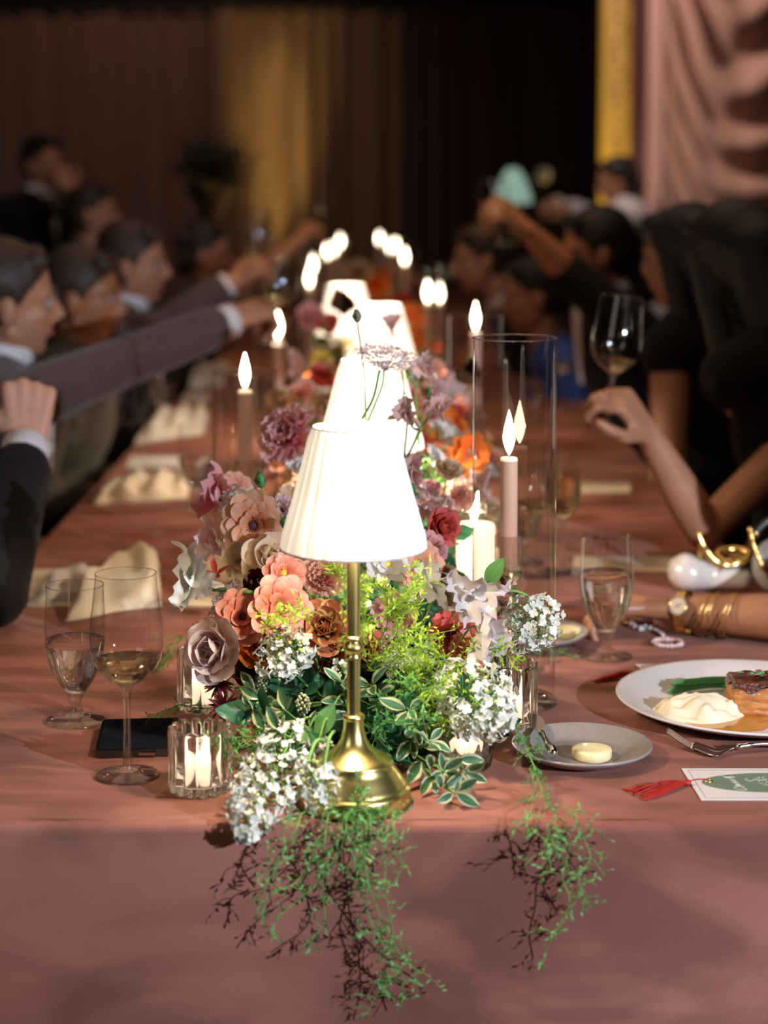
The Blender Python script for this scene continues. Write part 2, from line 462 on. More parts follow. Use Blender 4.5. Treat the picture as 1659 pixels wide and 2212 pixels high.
# nap marks of the velvet: a second, finer pattern of brushed strokes
nt = M_velvet.node_tree; b = nt.nodes['Principled BSDF']
b.inputs['Sheen Roughness'].default_value = 0.35
b.inputs['Sheen Tint'].default_value = (0.9, 0.55, 0.45, 1)
tc = nt.nodes.new('ShaderNodeTexCoord'); mp = nt.nodes.new('ShaderNodeMapping'); mp.inputs['Scale'].default_value = (2.2, 6.0, 3.0)
n1 = nt.nodes.new('ShaderNodeTexNoise'); n1.inputs['Scale'].default_value = 1.6; n1.inputs['Detail'].default_value = 3; n1.inputs['Distortion'].default_value = 1.6
nt.links.new(tc.outputs['Object'], mp.inputs[0]); nt.links.new(mp.outputs[0], n1.inputs['Vector'])
mr = nt.nodes.new('ShaderNodeMapRange'); mr.inputs['From Min'].default_value = 0.42; mr.inputs['From Max'].default_value = 0.60; mr.inputs['To Min'].default_value = 0.72; mr.inputs['To Max'].default_value = 1.12
nt.links.new(n1.outputs['Fac'], mr.inputs['Value'])
hs = nt.nodes.new('ShaderNodeHueSaturation'); src = b.inputs['Base Color'].links[0].from_socket
nt.links.new(src, hs.inputs['Color']); nt.links.new(mr.outputs[0], hs.inputs['Value']); nt.links.new(hs.outputs[0], b.inputs['Base Color'])

table = thing('dining_table', 'long banquet table covered by the rust velvet cloth', 'table', (0, (TY0 + TY1) / 2, 0))
cyy = (TY0 + TY1) / 2
M_wood = mat('table_plywood', (0.30, 0.19, 0.11), 0.6, noise_amt=0.25, noise_scale=6, stretch=(1, 8, 1))
MB().box((-0.005, 0, 0.73), (0.60, (TY1 - TY0) / 2 - 0.02, 0.012)).build('table_top', M_wood, table, smooth=False)
M_leg = mat('table_leg_steel', (0.12, 0.12, 0.12), 0.4, 0.8)
for sx in (-0.5, 0.5):
    for yy in (TY0 + 0.35, cyy, TY1 - 0.35):
        MB().tube([(sx, yy - cyy, 0), (sx, yy - cyy, 0.72)], 0.016, 10).build('leg', M_leg, table)
# cloth: flat top, softly rounded edge, skirts hanging to the floor with gentle waves
def cloth_mesh():
    mb = MB(); re = 0.012
    ring = []
    # perimeter points of the top (rectangle with small rounded corners), counter-clockwise
    per = []
    def seg(a, b, n): return [V(a).lerp(V(b), i / n) for i in range(n)]
    per += seg((TX0, TY0, 0), (TX1, TY0, 0), 70) + seg((TX1, TY0, 0), (TX1, TY1, 0), 120)
    per += seg((TX1, TY1, 0), (TX0, TY1, 0), 24) + seg((TX0, TY1, 0), (TX0, TY0, 0), 120)
    n = len(per); cx, cyq = (TX0 + TX1) / 2, (TY0 + TY1) / 2
    def nrm(i):
        a, b2 = per[i - 1], per[(i + 1) % n]; t = (b2 - a).normalized(); return V((t.y, -t.x, 0))
    rows = []
    prof = [(-0.012, 0.0), (-0.005, -0.0012), (-0.0015, -0.004), (0.0, -0.010), (0.001, -0.03), (0.003, -0.08), (0.006, -0.16), (0.010, -0.26), (0.016, -0.4), (0.022, -0.6), (0.026, -0.745)]
    for (o, z) in prof:
        row = []
        for i, p in enumerate(per):
            k = max(0, -z - 0.01) / 0.73
            w = 0.022 * k * (math.sin(p.x * 9 + p.y * 6.5) + 0.6 * math.sin(p.x * 21 - p.y * 15 + 1.3))
            lump = 0.0007 * math.sin(p.x * 33 + p.y * 12)
            q = p + nrm(i) * (o + max(w, -0.02 * k)) + V((0, 0, TZ + z + lump * (1 if z == 0 else 0)))
            row.append(q)
        rows.append(row)
    vs = [q for row in rows for q in row]; fs = []
    for j in range(len(rows) - 1):
        for i in range(n):
            a = j * n + i; b2 = j * n + (i + 1) % n
            fs.append((a, a + n, b2 + n, b2))
    mb.add(vs, fs)
    # top as grid, slightly inside
    x0, x1, y0, y1 = TX0 + 0.012, TX1 - 0.012, TY0 + 0.012, TY1 - 0.012
    mb.grid(lambda u, v: V((x0 + (x1 - x0) * u, y0 + (y1 - y0) * v, TZ + 0.0001)), 24, 120)
    return mb
cloth_mesh().build('tablecloth', M_velvet, label='rust rose velvet tablecloth falling over the front edge', cat='tablecloth')

# ================================================================ LAMPS
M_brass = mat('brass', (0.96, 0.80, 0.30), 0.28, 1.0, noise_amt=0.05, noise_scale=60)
M_brass_dark = mat('dark_brass', (0.35, 0.27, 0.12), 0.45, 1.0)  # darker brass of the far pedestal
M_shade = petal_mat('lamp_shade_silk', (0.86, 0.83, 0.78), (0.86, 0.83, 0.78), trans=0.036, rough=0.7, streak=0.0)
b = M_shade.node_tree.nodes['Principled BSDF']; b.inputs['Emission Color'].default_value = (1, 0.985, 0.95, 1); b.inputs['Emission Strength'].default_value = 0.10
M_trim = mat('shade_trim', (0.62, 0.60, 0.56), 0.7)
M_bulb = emit('warm_bulb', (1.0, 0.86, 0.62), 12.0)
def make_lamp(label, loc):
    r = thing('table_lamp', label, 'lamp', loc, 'brass table lamps down the centre of the table')
    prof = [(0.0, 0.0), (0.0592, 0.0), (0.0600, 0.002), (0.0600, 0.0155), (0.0590, 0.0180), (0.0562, 0.0186), (0.0558, 0.0205), (0.0535, 0.0235),
            (0.0500, 0.029), (0.0452, 0.036), (0.0402, 0.0425), (0.0408, 0.0445), (0.0392, 0.0465), (0.0335, 0.0495), (0.0255, 0.054), (0.0185, 0.060), (0.0138, 0.068), (0.0112, 0.079), (0.0104, 0.089)]
    MB().lathe(prof, 64).build('base', M_brass, r)
    MB().lathe([(0.0, 0.0), (0.0612, 0.0), (0.0612, 0.0012), (0.059, 0.0012)], 48, (0, 0, -0.0002)).build('base_pad', mat('lamp_pad', (0.05, 0.04, 0.02), 0.8), r)
    MB().lathe([(0.0100, 0.088), (0.0118, 0.0895), (0.0118, 0.0925), (0.0100, 0.094), (0.0072, 0.0945)], 32).build('collar', M_brass, r)
    MB().lathe([(0.0069, 0.090), (0.0069, 0.157), (0.0071, 0.300), (0.0071, 0.372)], 24).build('pole', M_brass, r)
    MB().lathe([(0.0069, 0.153), (0.0085, 0.1535), (0.0085, 0.156), (0.0072, 0.157), (0.0074, 0.159), (0.0104, 0.162), (0.0112, 0.165), (0.0104, 0.168), (0.0078, 0.171), (0.0074, 0.1725), (0.0098, 0.174), (0.0098, 0.1765), (0.007, 0.1775)], 32).build('knob', M_brass, r)
    zb, zt, rb, rt = 0.271, 0.397, 0.0765, 0.0425
    npl = 26
    def pleat(u, v):
        a = 2 * PI * u
        ph = npl * a + 0.7 * math.sin(3 * a) + 0.5 * math.sin(7 * a + 1)
        amp = 0.0024 * (1.05 - 0.2 * v)
        rr = rb + (rt - rb) * v + amp * math.sin(ph) * min(1, 14 * v + 0.2, 14 * (1 - v) + 0.2) - 0.0012 * math.sin(PI * v)
        return V((rr * math.cos(a), rr * math.sin(a), zb + (zt - zb) * v))
    sh = MB().grid(pleat, npl * 12, 10, closed_u=True).build('lamp_shade', M_shade, r)
    MB().tube([(rb * math.cos(2 * PI * i / 64), rb * math.sin(2 * PI * i / 64), zb) for i in range(65)], 0.0009, 6, cap=False).build('trim', M_trim, sh)
    MB().tube([(rt * math.cos(2 * PI * i / 64), rt * math.sin(2 * PI * i / 64), zt) for i in range(65)], 0.0009, 6, cap=False).build('trim', M_trim, sh)
    sp = MB()
    for k in range(3):
        a = 2 * PI * k / 3 + 0.4
        sp.tube([(0.008 * math.cos(a), 0.008 * math.sin(a), 0.374), (rt * math.cos(a), rt * math.sin(a), 0.392)], 0.0008, 5)
    sp.lathe([(0.0, 0.372), (0.010, 0.372), (0.010, 0.376), (0.0, 0.376)], 20)
    sp.build('spider', mat('white_metal', (0.8, 0.8, 0.78), 0.4), r)
    MB().lathe([(0.0072, 0.318), (0.020, 0.323), (0.024, 0.330), (0.024, 0.340), (0.018, 0.350), (0.0072, 0.354)], 24).build('bulb', M_bulb, r)
    return r
LAMPS = []
def lamp_at(px, d, label):
    loc = V(((px - CX) * d / F_PX, d, TZ)); LAMPS.append(loc)
    return loc
L1 = T(764, 1733); L1.z = TZ; LAMPS.append(L1)
lamp0 = make_lamp('nearest brass table lamp with a pleated white shade, on the table edge', L1)
for px, d, lab in ((801, 2.60, 'second brass lamp from the front, its lit white shade above the nearest one'),
                   (822, 3.80, 'third lit lamp from the front, its white shade straight behind the second'),
                   (748, 4.55, 'farthest lit lamp, shade behind a brown flower left of the third lamp')):
    copy_tree(lamp0, loc=lamp_at(px, d, lab), label=lab)
for i, l in enumerate(LAMPS):
    p = l + V((0, 0, 0.300))
    for dz, pw in ((0.290, 5.0), (0.368, 2.6)):
        o = point('lamp_bulb_light', l + V((0.0, -0.022, dz)), pw * (1.0 if i == 0 else 2.0), (1.0, 0.83, 0.62), 0.012)

# ================================================================ CANDLES
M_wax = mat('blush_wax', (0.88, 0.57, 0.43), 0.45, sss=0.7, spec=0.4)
b = M_wax.node_tree.nodes['Principled BSDF']; b.inputs['Emission Color'].default_value = (1, 0.55, 0.36, 1); b.inputs['Emission Strength'].default_value = 0.09   # even emission added to brighten the wax along its whole length
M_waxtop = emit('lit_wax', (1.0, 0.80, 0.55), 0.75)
M_waxwhite = mat('ivory_wax', (0.85, 0.74, 0.58), 0.5, sss=0.3)
M_waxglow = emit('glowing_ivory_wax', (1.0, 0.80, 0.56), 1.3)  # emission put into the wax, brightening the candle glasses from inside
M_flame = emit('flame', (1.0, 0.86, 0.62), 16.0)
M_wick = mat('wick', (0.03, 0.02, 0.02), 0.9)
M_glass_thin = thin_glass('cylinder_glass', (0.972, 0.965, 0.95), 1.1, 0.09)
M_glass_bowl = thin_glass('crystal_bowl', (0.965, 0.965, 0.965), 1.0, 0.05)
M_glass_solid = crystal('crystal_solid')
M_glass_rose = solid_glass('pale_rose_glass', (1.0, 0.95, 0.92), 1.48, clear=0.04)
M_glass_cup = solid_glass('fluted_cup_glass', (1.0, 0.93, 0.90), 1.45, clear=0.75)
def flame_mesh(h=0.045, w=0.009, lean=0.0):
    mb = MB(); pr = [(0, 0), (0.5, 0.12), (0.92, 0.3), (1.0, 0.42), (0.8, 0.6), (0.45, 0.8), (0.15, 0.95), (0, 1.0)]
    vs = []; n = 12
    for r, z in pr:
        for i in range(n):
            a = 2 * PI * i / n
            vs.append(V((r * w / 2 * math.cos(a) + lean * z * z * h, r * w / 2 * math.sin(a), z * h)))
    fs = []
    for j in range(len(pr) - 1):
        for i in range(n):
            a = j * n + i; bb = j * n + (i + 1) % n
            fs.append((a, bb, bb + n, a + n))
    return mb.add(vs, fs).mesh('flame', M_flame)
FLAME = flame_mesh(); FLAME2 = flame_mesh(0.05, 0.011, 0.12); FLAME_S = flame_mesh(0.022, 0.008)
FLAME2_TALL = flame_mesh(0.058, 0.0155)
FLAME_FAR = flame_mesh(0.066, 0.021)

def cylinder_glass(label, x, y, h, r=0.052, foot=False):
    t = thing('hurricane_glass', label, 'glass cylinder', (x, y, TZ), 'tall glass candle cylinders along the table')
    mb = MB().lathe([(r - 0.0002, 0.006), (r, 0.012), (r, h)], 72)
    mb.build('glass_wall', M_glass_thin, t)
    MB().lathe([(0.0, 0.0005), (r + (0.003 if foot else 0), 0.0005), (r + (0.0035 if foot else 0), 0.003), (r, 0.0065), (r - 0.003, 0.0075), (r * 0.55, 0.005), (0.0, 0.005)], 64).build('glass_base', M_glass_solid, t)
    MB().tube([(r * math.cos(2 * PI * i / 72), r * math.sin(2 * PI * i / 72), h) for i in range(73)], 0.0011, 6, cap=False).build('rim', M_glass_solid, t)
    return t
def candlestick(label, x, y, h):
    t = thing('candlestick', label, 'candlestick', (x, y, TZ + 0.0062), 'fluted glass candlesticks')
    def flute(a, k): return 1.0
    s = h / 0.205
    prof = [(0, 0), (0.034, 0), (0.035, 0.003), (0.030, 0.008), (0.014, 0.016), (0.009, 0.024), (0.0085, 0.040), (0.0105, 0.046), (0.020, 0.052), (0.0215, 0.056), (0.016, 0.060), (0.009, 0.063), (0.0085, 0.068),
            (0.014, 0.073), (0.0205, 0.082), (0.0215, 0.090), (0.0175, 0.102), (0.012, 0.110), (0.0095, 0.114), (0.0125, 0.119), (0.0135, 0.125), (0.0115, 0.132), (0.0088, 0.136), (0.0088, 0.140), (0.0120, 0.147), (0.0165, 0.155), (0.0170, 0.160)]
    MB().lathe([(a, z * s) for a, z in prof] + [(0.0, 0.160 * s)], 40).build('stem', M_glass_rose, t)
    def fl(a, k): return 1 + 0.03 * math.cos(24 * a)
    MB().lathe([(0.0170, 0.160 * s), (0.0172, 0.164 * s), (0.0172, 0.205 * s), (0.0160, 0.2055 * s), (0.0128, 0.2045 * s), (0.0128, 0.166 * s), (0.0, 0.166 * s)], 96, mod=lambda a, k: fl(a, k) if k < 3 else 1).build('candle_cup', M_glass_cup, t)
    return t
def taper_candle(label, x, y, z0, z1, r=0.0108, light=0.0, flame=None, group='lit blush taper candles'):
    t = thing('taper_candle', label, 'candle', (x, y, z0), group)
    h = z1 - z0
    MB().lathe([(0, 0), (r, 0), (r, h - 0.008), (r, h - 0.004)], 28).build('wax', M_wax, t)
    MB().lathe([(r, h - 0.0045), (r * 0.98, h - 0.001), (r * 0.86, h), (r * 0.5, h - 0.002), (0, h - 0.003)], 28).build('melted_top', M_waxtop, t)
    MB().tube([(0, 0, h - 0.003), (0.0004, 0, h + 0.004), (0.0012, 0, h + 0.009)], 0.0006, 5).build('wick', M_wick, t)
    link('flame', flame or FLAME, t, Matrix.Translation((0, 0, h + 0.002)))
    if light:
        point('candle_light', (x, y, z1 + 0.026), light, (1.0, 0.62, 0.30), 0.008)
    return t
def station(px, d, cyl_h, ctop_y, ltxt, light=0.12, foot=False, flame=None, stick=0.205, near=False):
    x = (px - CX) * d / F_PX
    cylinder_glass('clear glass cylinder ' + ltxt, x, d, cyl_h, foot=foot)
    candlestick('fluted glass candlestick ' + ltxt, x, d, stick)
    zt = P(px, ctop_y, d).z
    return taper_candle('lit blush taper candle ' + ltxt, x, d, TZ + 0.0062 + stick * 0.812, zt, light=light, flame=flame)
# nearest right: its axis from the photograph's rim
dn = 2.262
xr = (1121 - CX) * 2.2 / F_PX
xc = (1109 - CX) * 2.2 / F_PX
cylinder_glass('tallest clear glass cylinder, nearest one at the right of the flowers', xr, dn, 0.458, foot=True)
candlestick('fluted glass candlestick inside the nearest right-hand glass cylinder', xc, dn, 0.205)
taper_candle('lit blush taper candle inside the nearest right-hand glass cylinder', xc, dn, TZ + 0.0062 + 0.205 * 0.812, P(1107, 988, dn).z, light=0.7, flame=FLAME2_TALL)
station(528, 2.88, 0.352, 843, 'at the left of the flowers, level with the napkins', 0.8, flame=FLAME2_TALL)
station(1028, 3.50, 0.395, 718, 'second one on the right, behind the nearest cylinder', 0.7, flame=FLAME2_TALL)
far = [(600, 4.15, 0.34, 735, 'small at the left, behind the napkin row'), (924, 5.3, 0.36, 655, 'on the right, just past the second right-hand cylinder'),
       (950, 5.9, 0.38, 655, 'on the right, beside the outstretched sleeve'), (668, 5.9, 0.38, 622, 'lowest of the bright row on the far left'),
       (676, 6.9, 0.38, 590, 'second from below in the bright row on the far left'), (706, 8.1, 0.38, 560, 'in the middle of the bright row on the far left'),
       (735, 9.4, 0.38, 535, 'topmost of the bright row on the far left'), (722, 8.8, 0.34, 552, 'beside the topmost one of the far left row'),
       (874, 7.2, 0.38, 572, 'lowest of the far right row'), (855, 8.6, 0.38, 545, 'in the middle of the far right row'), (820, 9.9, 0.38, 528, 'farthest one at the end of the table'),
       (842, 9.2, 0.36, 545, 'left of the middle one in the far right row')]
for i, (px, d, h, cyp, txt) in enumerate(far):
    x = (px - CX) * d / F_PX
    c = cylinder_glass('clear glass cylinder ' + txt, x, d, h, foot=False)
    zt = P(px, cyp, d).z
    t = taper_candle('lit blush taper candle ' + txt, x, d, TZ + 0.0062, zt, light=1.6 if i in (0, 1, 3, 5, 8) else 0, flame=FLAME_FAR)

# pillar in a ribbed glass at the right of the flowers
px, d = 1030, 2.62; x = (px - CX) * d / F_PX
t = thing('pillar_candle', 'burning ivory pillar candle inside the straight ribbed glass', 'candle', (x, d, TZ + 0.004))
MB().lathe([(0, 0), (0.028, 0), (0.028, 0.150), (0.026, 0.154), (0.018, 0.150), (0, 0.149)], 40).build('wax', M_waxglow, t)
MB().tube([(0, 0, 0.149), (0, 0, 0.160)], 0.0008, 5).build('wick', M_wick, t)
link('flame', FLAME2, t, Matrix.Translation((-0.003, 0, 0.152)))
point('pillar_light', (x, d - 0.0, TZ + 0.185), 0.28, (1.0, 0.62, 0.30), 0.01)
t = thing('ribbed_candle_glass', 'straight ribbed glass around the burning ivory pillar candle', 'candle glass', (x, d, TZ))
MB().lathe([(0.034, 0.003), (0.034, 0.182)], 120, mod=lambda a, k: 1 + 0.012 * math.cos(30 * a)).build('glass_wall', M_glass_thin, t)
MB().lathe([(0, 0), (0.034, 0), (0.034, 0.0035), (0, 0.0035)], 48).build('glass_base', M_glass_solid, t)
MB().tube([(0.034 * math.cos(2 * PI * i / 60), 0.034 * math.sin(2 * PI * i / 60), 0.182) for i in range(61)], 0.0013, 6, cap=False).build('rim', M_glass_solid, t)

# scalloped ribbed votives
def votive(label, x, y, h, r, ribs=14, light=0.10, flame_h=0.028):
    t = thing('votive_holder', label, 'candle holder', (x, y, TZ + 0.0004), 'scalloped ribbed glass votive holders')
    n = ribs * 8; ri = r * 0.74; mb = MB()
    def outer(a): return r * (0.87 + 0.13 * abs(math.cos(ribs * a / 2)) ** 0.6)
    def topz(a): return h - 0.0045 * (1 - abs(math.cos(ribs * a / 2)) ** 0.7)
    prof = []
    vs = []
    def ring(fr, fz):
        for i in range(n):
            a = 2 * PI * i / n; rr = fr(a); vs.append(V((rr * math.cos(a), rr * math.sin(a), fz(a))))
    ring(lambda a: 0.0001, lambda a: 0.002)
    ring(lambda a: outer(a) * 0.80, lambda a: 0.002)
    ring(lambda a: outer(a) * 0.92, lambda a: 0.0002 + 0.002 * (1 - abs(math.cos(ribs * a / 2))))
    ring(lambda a: outer(a) * 0.99, lambda a: 0.003)
    ring(outer, lambda a: 0.006)
    ring(outer, lambda a: 0.014)
    ring(lambda a: outer(a) * 0.985, lambda a: h * 0.5)
    ring(outer, lambda a: topz(a) - 0.006)
    ring(lambda a: outer(a) * 0.975, lambda a: topz(a) - 0.0012)
    ring(lambda a: outer(a) * 0.88, topz)
    ring(lambda a: ri * 1.04, lambda a: topz(a) - 0.0025)
    ring(lambda a: ri, lambda a: topz(a) - 0.008)
    ring(lambda a: ri, lambda a: 0.011)
    ring(lambda a: ri * 0.85, lambda a: 0.0085)
    ring(lambda a: 0.0001, lambda a: 0.0085)
    m = len(vs) // n; fs = []
    for j in range(m - 1):
        for i in range(n):
            a = j * n + i; bb = j * n + (i + 1) % n
            fs.append((a, bb, bb + n, a + n))
    mb.add(vs, fs).build('ribbed_glass', M_glass_rose, t)
    q = thing('tealight', 'lit tealight inside the ' + ' '.join(label.split()[:12]), 'candle', (x, y, TZ + 0.0092))
    MB().lathe([(0, 0), (ri * 0.88, 0), (ri * 0.88, 0.021), (ri * 0.8, 0.022), (0, 0.0205)], 32).build('wax', M_waxglow, q)
    MB().tube([(0, 0, 0.0205), (0, 0, 0.026)], 0.0006, 5).build('wick', M_wick, q)
    link('flame', flame_mesh(flame_h, 0.014), q, Matrix.Translation((0, 0, 0.022)))
    if light: point('votive_light', (x, y, TZ + 0.040), light, (1.0, 0.60, 0.28), 0.006)
    return t
votive('ribbed scalloped glass votive holder, nearest one on the left by the table edge', mpx(426 - CX, 1.93), 1.93, 0.070, 0.0345, light=0.22)
votive('ribbed scalloped glass votive holder half behind the grey pink flower', mpx(438 - CX, 2.235), 2.235, 0.076, 0.035, light=0.22)
votive('ribbed scalloped glass votive holder in front of the tallest glass cylinder', mpx(1105 - CX, 2.158), 2.158, 0.080, 0.034, light=0.22)
# low cut-glass tumbler
x, y = mpx(1008 - CX, 2.005), 2.005
t = thing('cut_glass_tumbler', 'short cut-glass tumbler with a lit tealight, right of the lamp base', 'candle holder', (x, y, TZ + 0.0004))
n = 120; vs = []; ring_r = [(0.0001, 0), (0.026, 0), (0.029, 0.004)] + [(0.029 + 0.0006 * k, 0.004 + 0.0064 * k) for k in range(1, 9)] + [(0.0325, 0.0575), (0.0310, 0.058), (0.0305, 0.05), (0.027, 0.009), (0.0001, 0.009)]
for j, (rr, z) in enumerate(ring_r):
    for i in range(n):
        a = 2 * PI * i / n
        k = 1 + (0.035 * (abs(math.sin(10 * a + z * 420)) + abs(math.sin(10 * a - z * 420)) - 1.2) if 2 < j < 10 else 0)
        vs.append(V((rr * k * math.cos(a), rr * k * math.sin(a), z)))
fs = [(j * n + i, j * n + (i + 1) % n, (j + 1) * n + (i + 1) % n, (j + 1) * n + i) for j in range(len(ring_r) - 1) for i in range(n)]
MB().add(vs, fs).build('cut_glass', M_glass_rose, t)
q = thing('tealight', 'lit tealight inside the short cut-glass tumbler', 'candle', (x, y, TZ + 0.0097))
MB().lathe([(0, 0), (0.020, 0), (0.020, 0.014), (0, 0.0145)], 32).build('wax', M_waxglow, q)
link('flame', flame_mesh(0.03, 0.013), q, Matrix.Translation((0, 0, 0.014)))
point('tumbler_light', (x, y, TZ + 0.036), 0.22, (1.0, 0.60, 0.28), 0.006)
for px, d, txt in ((612, 3.2, 'between the left glass cylinder and the second lamp'), (640, 3.35, 'glowing just behind the dusty pink scabiosa'), (1075, 3.05, 'glowing behind the tallest cylinder')):
    votive('small ribbed glass votive holder ' + txt, mpx(px - CX, d), d, 0.07, 0.033, light=0.3)

# ================================================================ GLASSES
def goblet(label, x, y, h=0.165, level=0.62, r=0.0365, z=TZ, name='water_goblet', group='stemmed water goblets'):
    t = thing(name, label, 'glass', (x, y, z + 0.0003), group)
    s = h / 0.165
    bowl = [(0.0085, 0.030), (0.013, 0.036), (0.020, 0.046), (0.0275, 0.060), (0.0335, 0.076), (0.0362, 0.094), (0.0368, 0.108), (0.0362, 0.125), (0.0350, 0.145), (0.0345, 0.165)]
    bowl = [(a * r / 0.0365, z2 * s) for a, z2 in bowl]
    MB().lathe(bowl, 64).build('bowl', M_glass_bowl, t)
    MB().tube([(bowl[-1][0] * math.cos(2 * PI * i / 64), bowl[-1][0] * math.sin(2 * PI * i / 64), bowl[-1][1]) for i in range(65)], 0.0007, 5, cap=False).build('rim', M_glass_solid, t)
    st = [(0.0, 0.0003), (0.0375, 0.0003), (0.0378, 0.0012), (0.034, 0.0026), (0.022, 0.005), (0.012, 0.009), (0.0072, 0.015), (0.0066, 0.020), (0.0078, 0.026), (0.0120, 0.0335), (0.0130, 0.0355), (0.0, 0.0350)]
    MB().lathe([(a, z2 * s) for a, z2 in st], 48).build('stem', M_glass_solid, t)
    if level:
        zl = h * level; w = [(0.0, 0.0362 * s)]
        for (a, z2), (a1, z1) in zip(bowl, bowl[1:]):
            if z2 > 0.034 * s and z2 < zl: w.append((a - 0.0006, z2))
            if z2 < zl <= z1:
                k = (zl - z2) / (z1 - z2); w.append((a + (a1 - a) * k - 0.0006, zl))
        w.append((0.0, zl))
        MB().lathe(w, 64).build('water', solid_glass('water', (1, 1, 1), 1.33, clear=0.25), t)
    return t
def wine_glass(label, x, y, h=0.222, level=0.60, wine=(0.97, 0.93, 0.60), z=TZ, matrix=None, group='wine glasses standing on the table', r=0.041, detail=48):
    t = thing('wine_glass', label, 'glass', (x, y, z + 0.0003), group, matrix=matrix)
    s = h / 0.222
    bowl = [(0.0045, 0.098), (0.012, 0.1015), (0.022, 0.108), (0.031, 0.117), (0.0375, 0.129), (0.0405, 0.142), (0.0408, 0.154), (0.0385, 0.175), (0.0355, 0.198), (0.0332, 0.222)]
    bowl = [(a * r / 0.041, z2 * s) for a, z2 in bowl]
    MB().lathe(bowl, detail).build('bowl', M_glass_bowl, t)
    MB().tube([(bowl[-1][0] * math.cos(2 * PI * i / detail), bowl[-1][0] * math.sin(2 * PI * i / detail), bowl[-1][1]) for i in range(detail + 1)], 0.0006, 5, cap=False).build('rim', M_glass_solid, t)
    st = [(0.0, 0.0003), (0.0362, 0.0003), (0.0366, 0.0010), (0.032, 0.0022), (0.018, 0.0042), (0.008, 0.007), (0.0052, 0.012), (0.0042, 0.025), (0.0037, 0.055), (0.0040, 0.080), (0.0052, 0.092), (0.0085, 0.0995), (0.0, 0.0995)]
    MB().lathe([(a, z2 * s) for a, z2 in st], max(20, detail - 16)).build('stem', M_glass_solid, t)
    if level:
        zl = 0.222 * s * level; w = [(0.0, 0.1012 * s)]
        for (a, z2), (a1, z1) in zip(bowl, bowl[1:]):
            if 0.101 * s < z2 < zl: w.append((a - 0.0006, z2))
            if z2 < zl <= z1:
                k = (zl - z2) / (z1 - z2); w.append((a + (a1 - a) * k - 0.0006, zl))
        w.append((0.0, zl))
        MB().lathe(w, detail).build('wine', solid_glass('white_wine', wine, 1.34, clear=0.3), t)
    return t
g = T(1309, 1418); goblet('water goblet on the right, standing before the wrist with the gold watch', g.x, g.y, 0.166, 0.70)
g = T(164, 1557); goblet('water goblet at the left edge, beside the big wine glass', g.x, g.y, 0.166, 0.60)
g = T(275, 1675); wine_glass('large wine glass with a little white wine, on the left by the phone', g.x, g.y, 0.224, 0.575)
g = T(425, 1096); goblet('water goblet left of the left glass cylinder, beside the second napkin', g.x, g.y, 0.166, 0.60)
g = T(1160, 1243); wine_glass('slender wine glass seen through the tallest glass cylinder', g.x, g.y, 0.224, 0.55)
g = T(1215, 1235); wine_glass('wine glass just right of the tallest cylinder, greenish white wine', g.x, g.y, 0.20, 0.80, wine=(0.62, 0.78, 0.40), r=0.030)
g = T(1128, 1215); goblet('goblet standing behind the candle of the tallest cylinder', g.x, g.y, 0.166, 0.6)
g = T(350, 905); goblet('small blurred water goblet behind the left napkin row', g.x, g.y, 0.166, 0.6)
g = T(1150, 905); goblet('small blurred water goblet past the tallest cylinder rim', g.x, g.y, 0.166, 0.6)
g = T(1215, 880); wine_glass('small blurred wine glass by the raised hand', g.x, g.y, 0.222, 0.6)

# ================================================================ PLATES, FOOD, CUTLERY
M_plate_grey = mat('speckled_grey_stoneware', (0.36, 0.32, 0.29), 0.35, spec=0.6, col2=(0.22, 0.20, 0.19), noise_scale=700, coat=0.3)
M_plate_edge = mat('stoneware_edge', (0.48, 0.40, 0.33), 0.4)
M_plate_white = mat('white_porcelain', (0.72, 0.69, 0.68), 0.22, spec=0.6, coat=0.4, noise_amt=0.03, noise_scale=4)
M_butter = mat('butter', (0.84, 0.74, 0.42), 0.42, sss=0.3, noise_amt=0.06, noise_scale=60)
M_silver = mat('silver', (0.82, 0.81, 0.80), 0.16, 1.0)
def plate(name, label, x, y, r, rim_h, m, cat='plate', group=None, depth=0.004, sy=1.0):
    t = thing(name, label, cat, (x, y, TZ + 0.0005), group)
    prof = [(0, 0.0), (r * 0.58, 0.0), (r * 0.62, 0.001), (r * 0.80, rim_h * 0.35), (r * 0.95, rim_h * 0.82), (r * 0.992, rim_h), (r, rim_h + 0.0012), (r * 0.994, rim_h + 0.0030), (r * 0.97, rim_h + 0.0024),
            (r * 0.86, rim_h * 0.62 + 0.003), (r * 0.70, depth + 0.0012), (r * 0.60, depth), (0, depth)]
    mb = MB().lathe(prof, 96)
    if sy != 1: mb.v = [V((v.x, v.y * sy, v.z)) for v in mb.v]
    mb.build('plate_body', m, t)
    return t
bp = T(1257, 1606, TZ + 0.016)
plate('side_plate', 'speckled grey side plate with a butter disc and knife, front right', bp.x, bp.y, 0.0795, 0.014, M_plate_grey, group='grey side plates')
bp2 = T(1150, 1362, TZ + 0.016)
plate('side_plate', 'side plate with butter, behind the tallest glass cylinder', bp2.x, bp2.y, 0.0790, 0.014, M_plate_grey, group='grey side plates')
def butter(label, x, y, z):
    t = thing('butter_disc', label, 'butter', (x, y, z))
    mb = MB().lathe([(0, 0), (0.0205, 0), (0.0222, 0.002), (0.0222, 0.009), (0.0212, 0.0112), (0.018, 0.0118), (0.007, 0.0112), (0, 0.0110)], 48, mod=lambda a, k: 1 + 0.02 * math.sin(3 * a) + 0.012 * math.sin(7 * a))
    mb.build('butter_body', M_butter, t)
    MB().ball((-0.007, 0.012, 0.0118), (0.004, 0.003, 0.0017), 8, 5).build('curl', M_butter, t)
q = T(1279, 1627, TZ + 0.010); butter('pale butter disc on the front grey side plate', q.x, q.y, TZ + 0.0046)
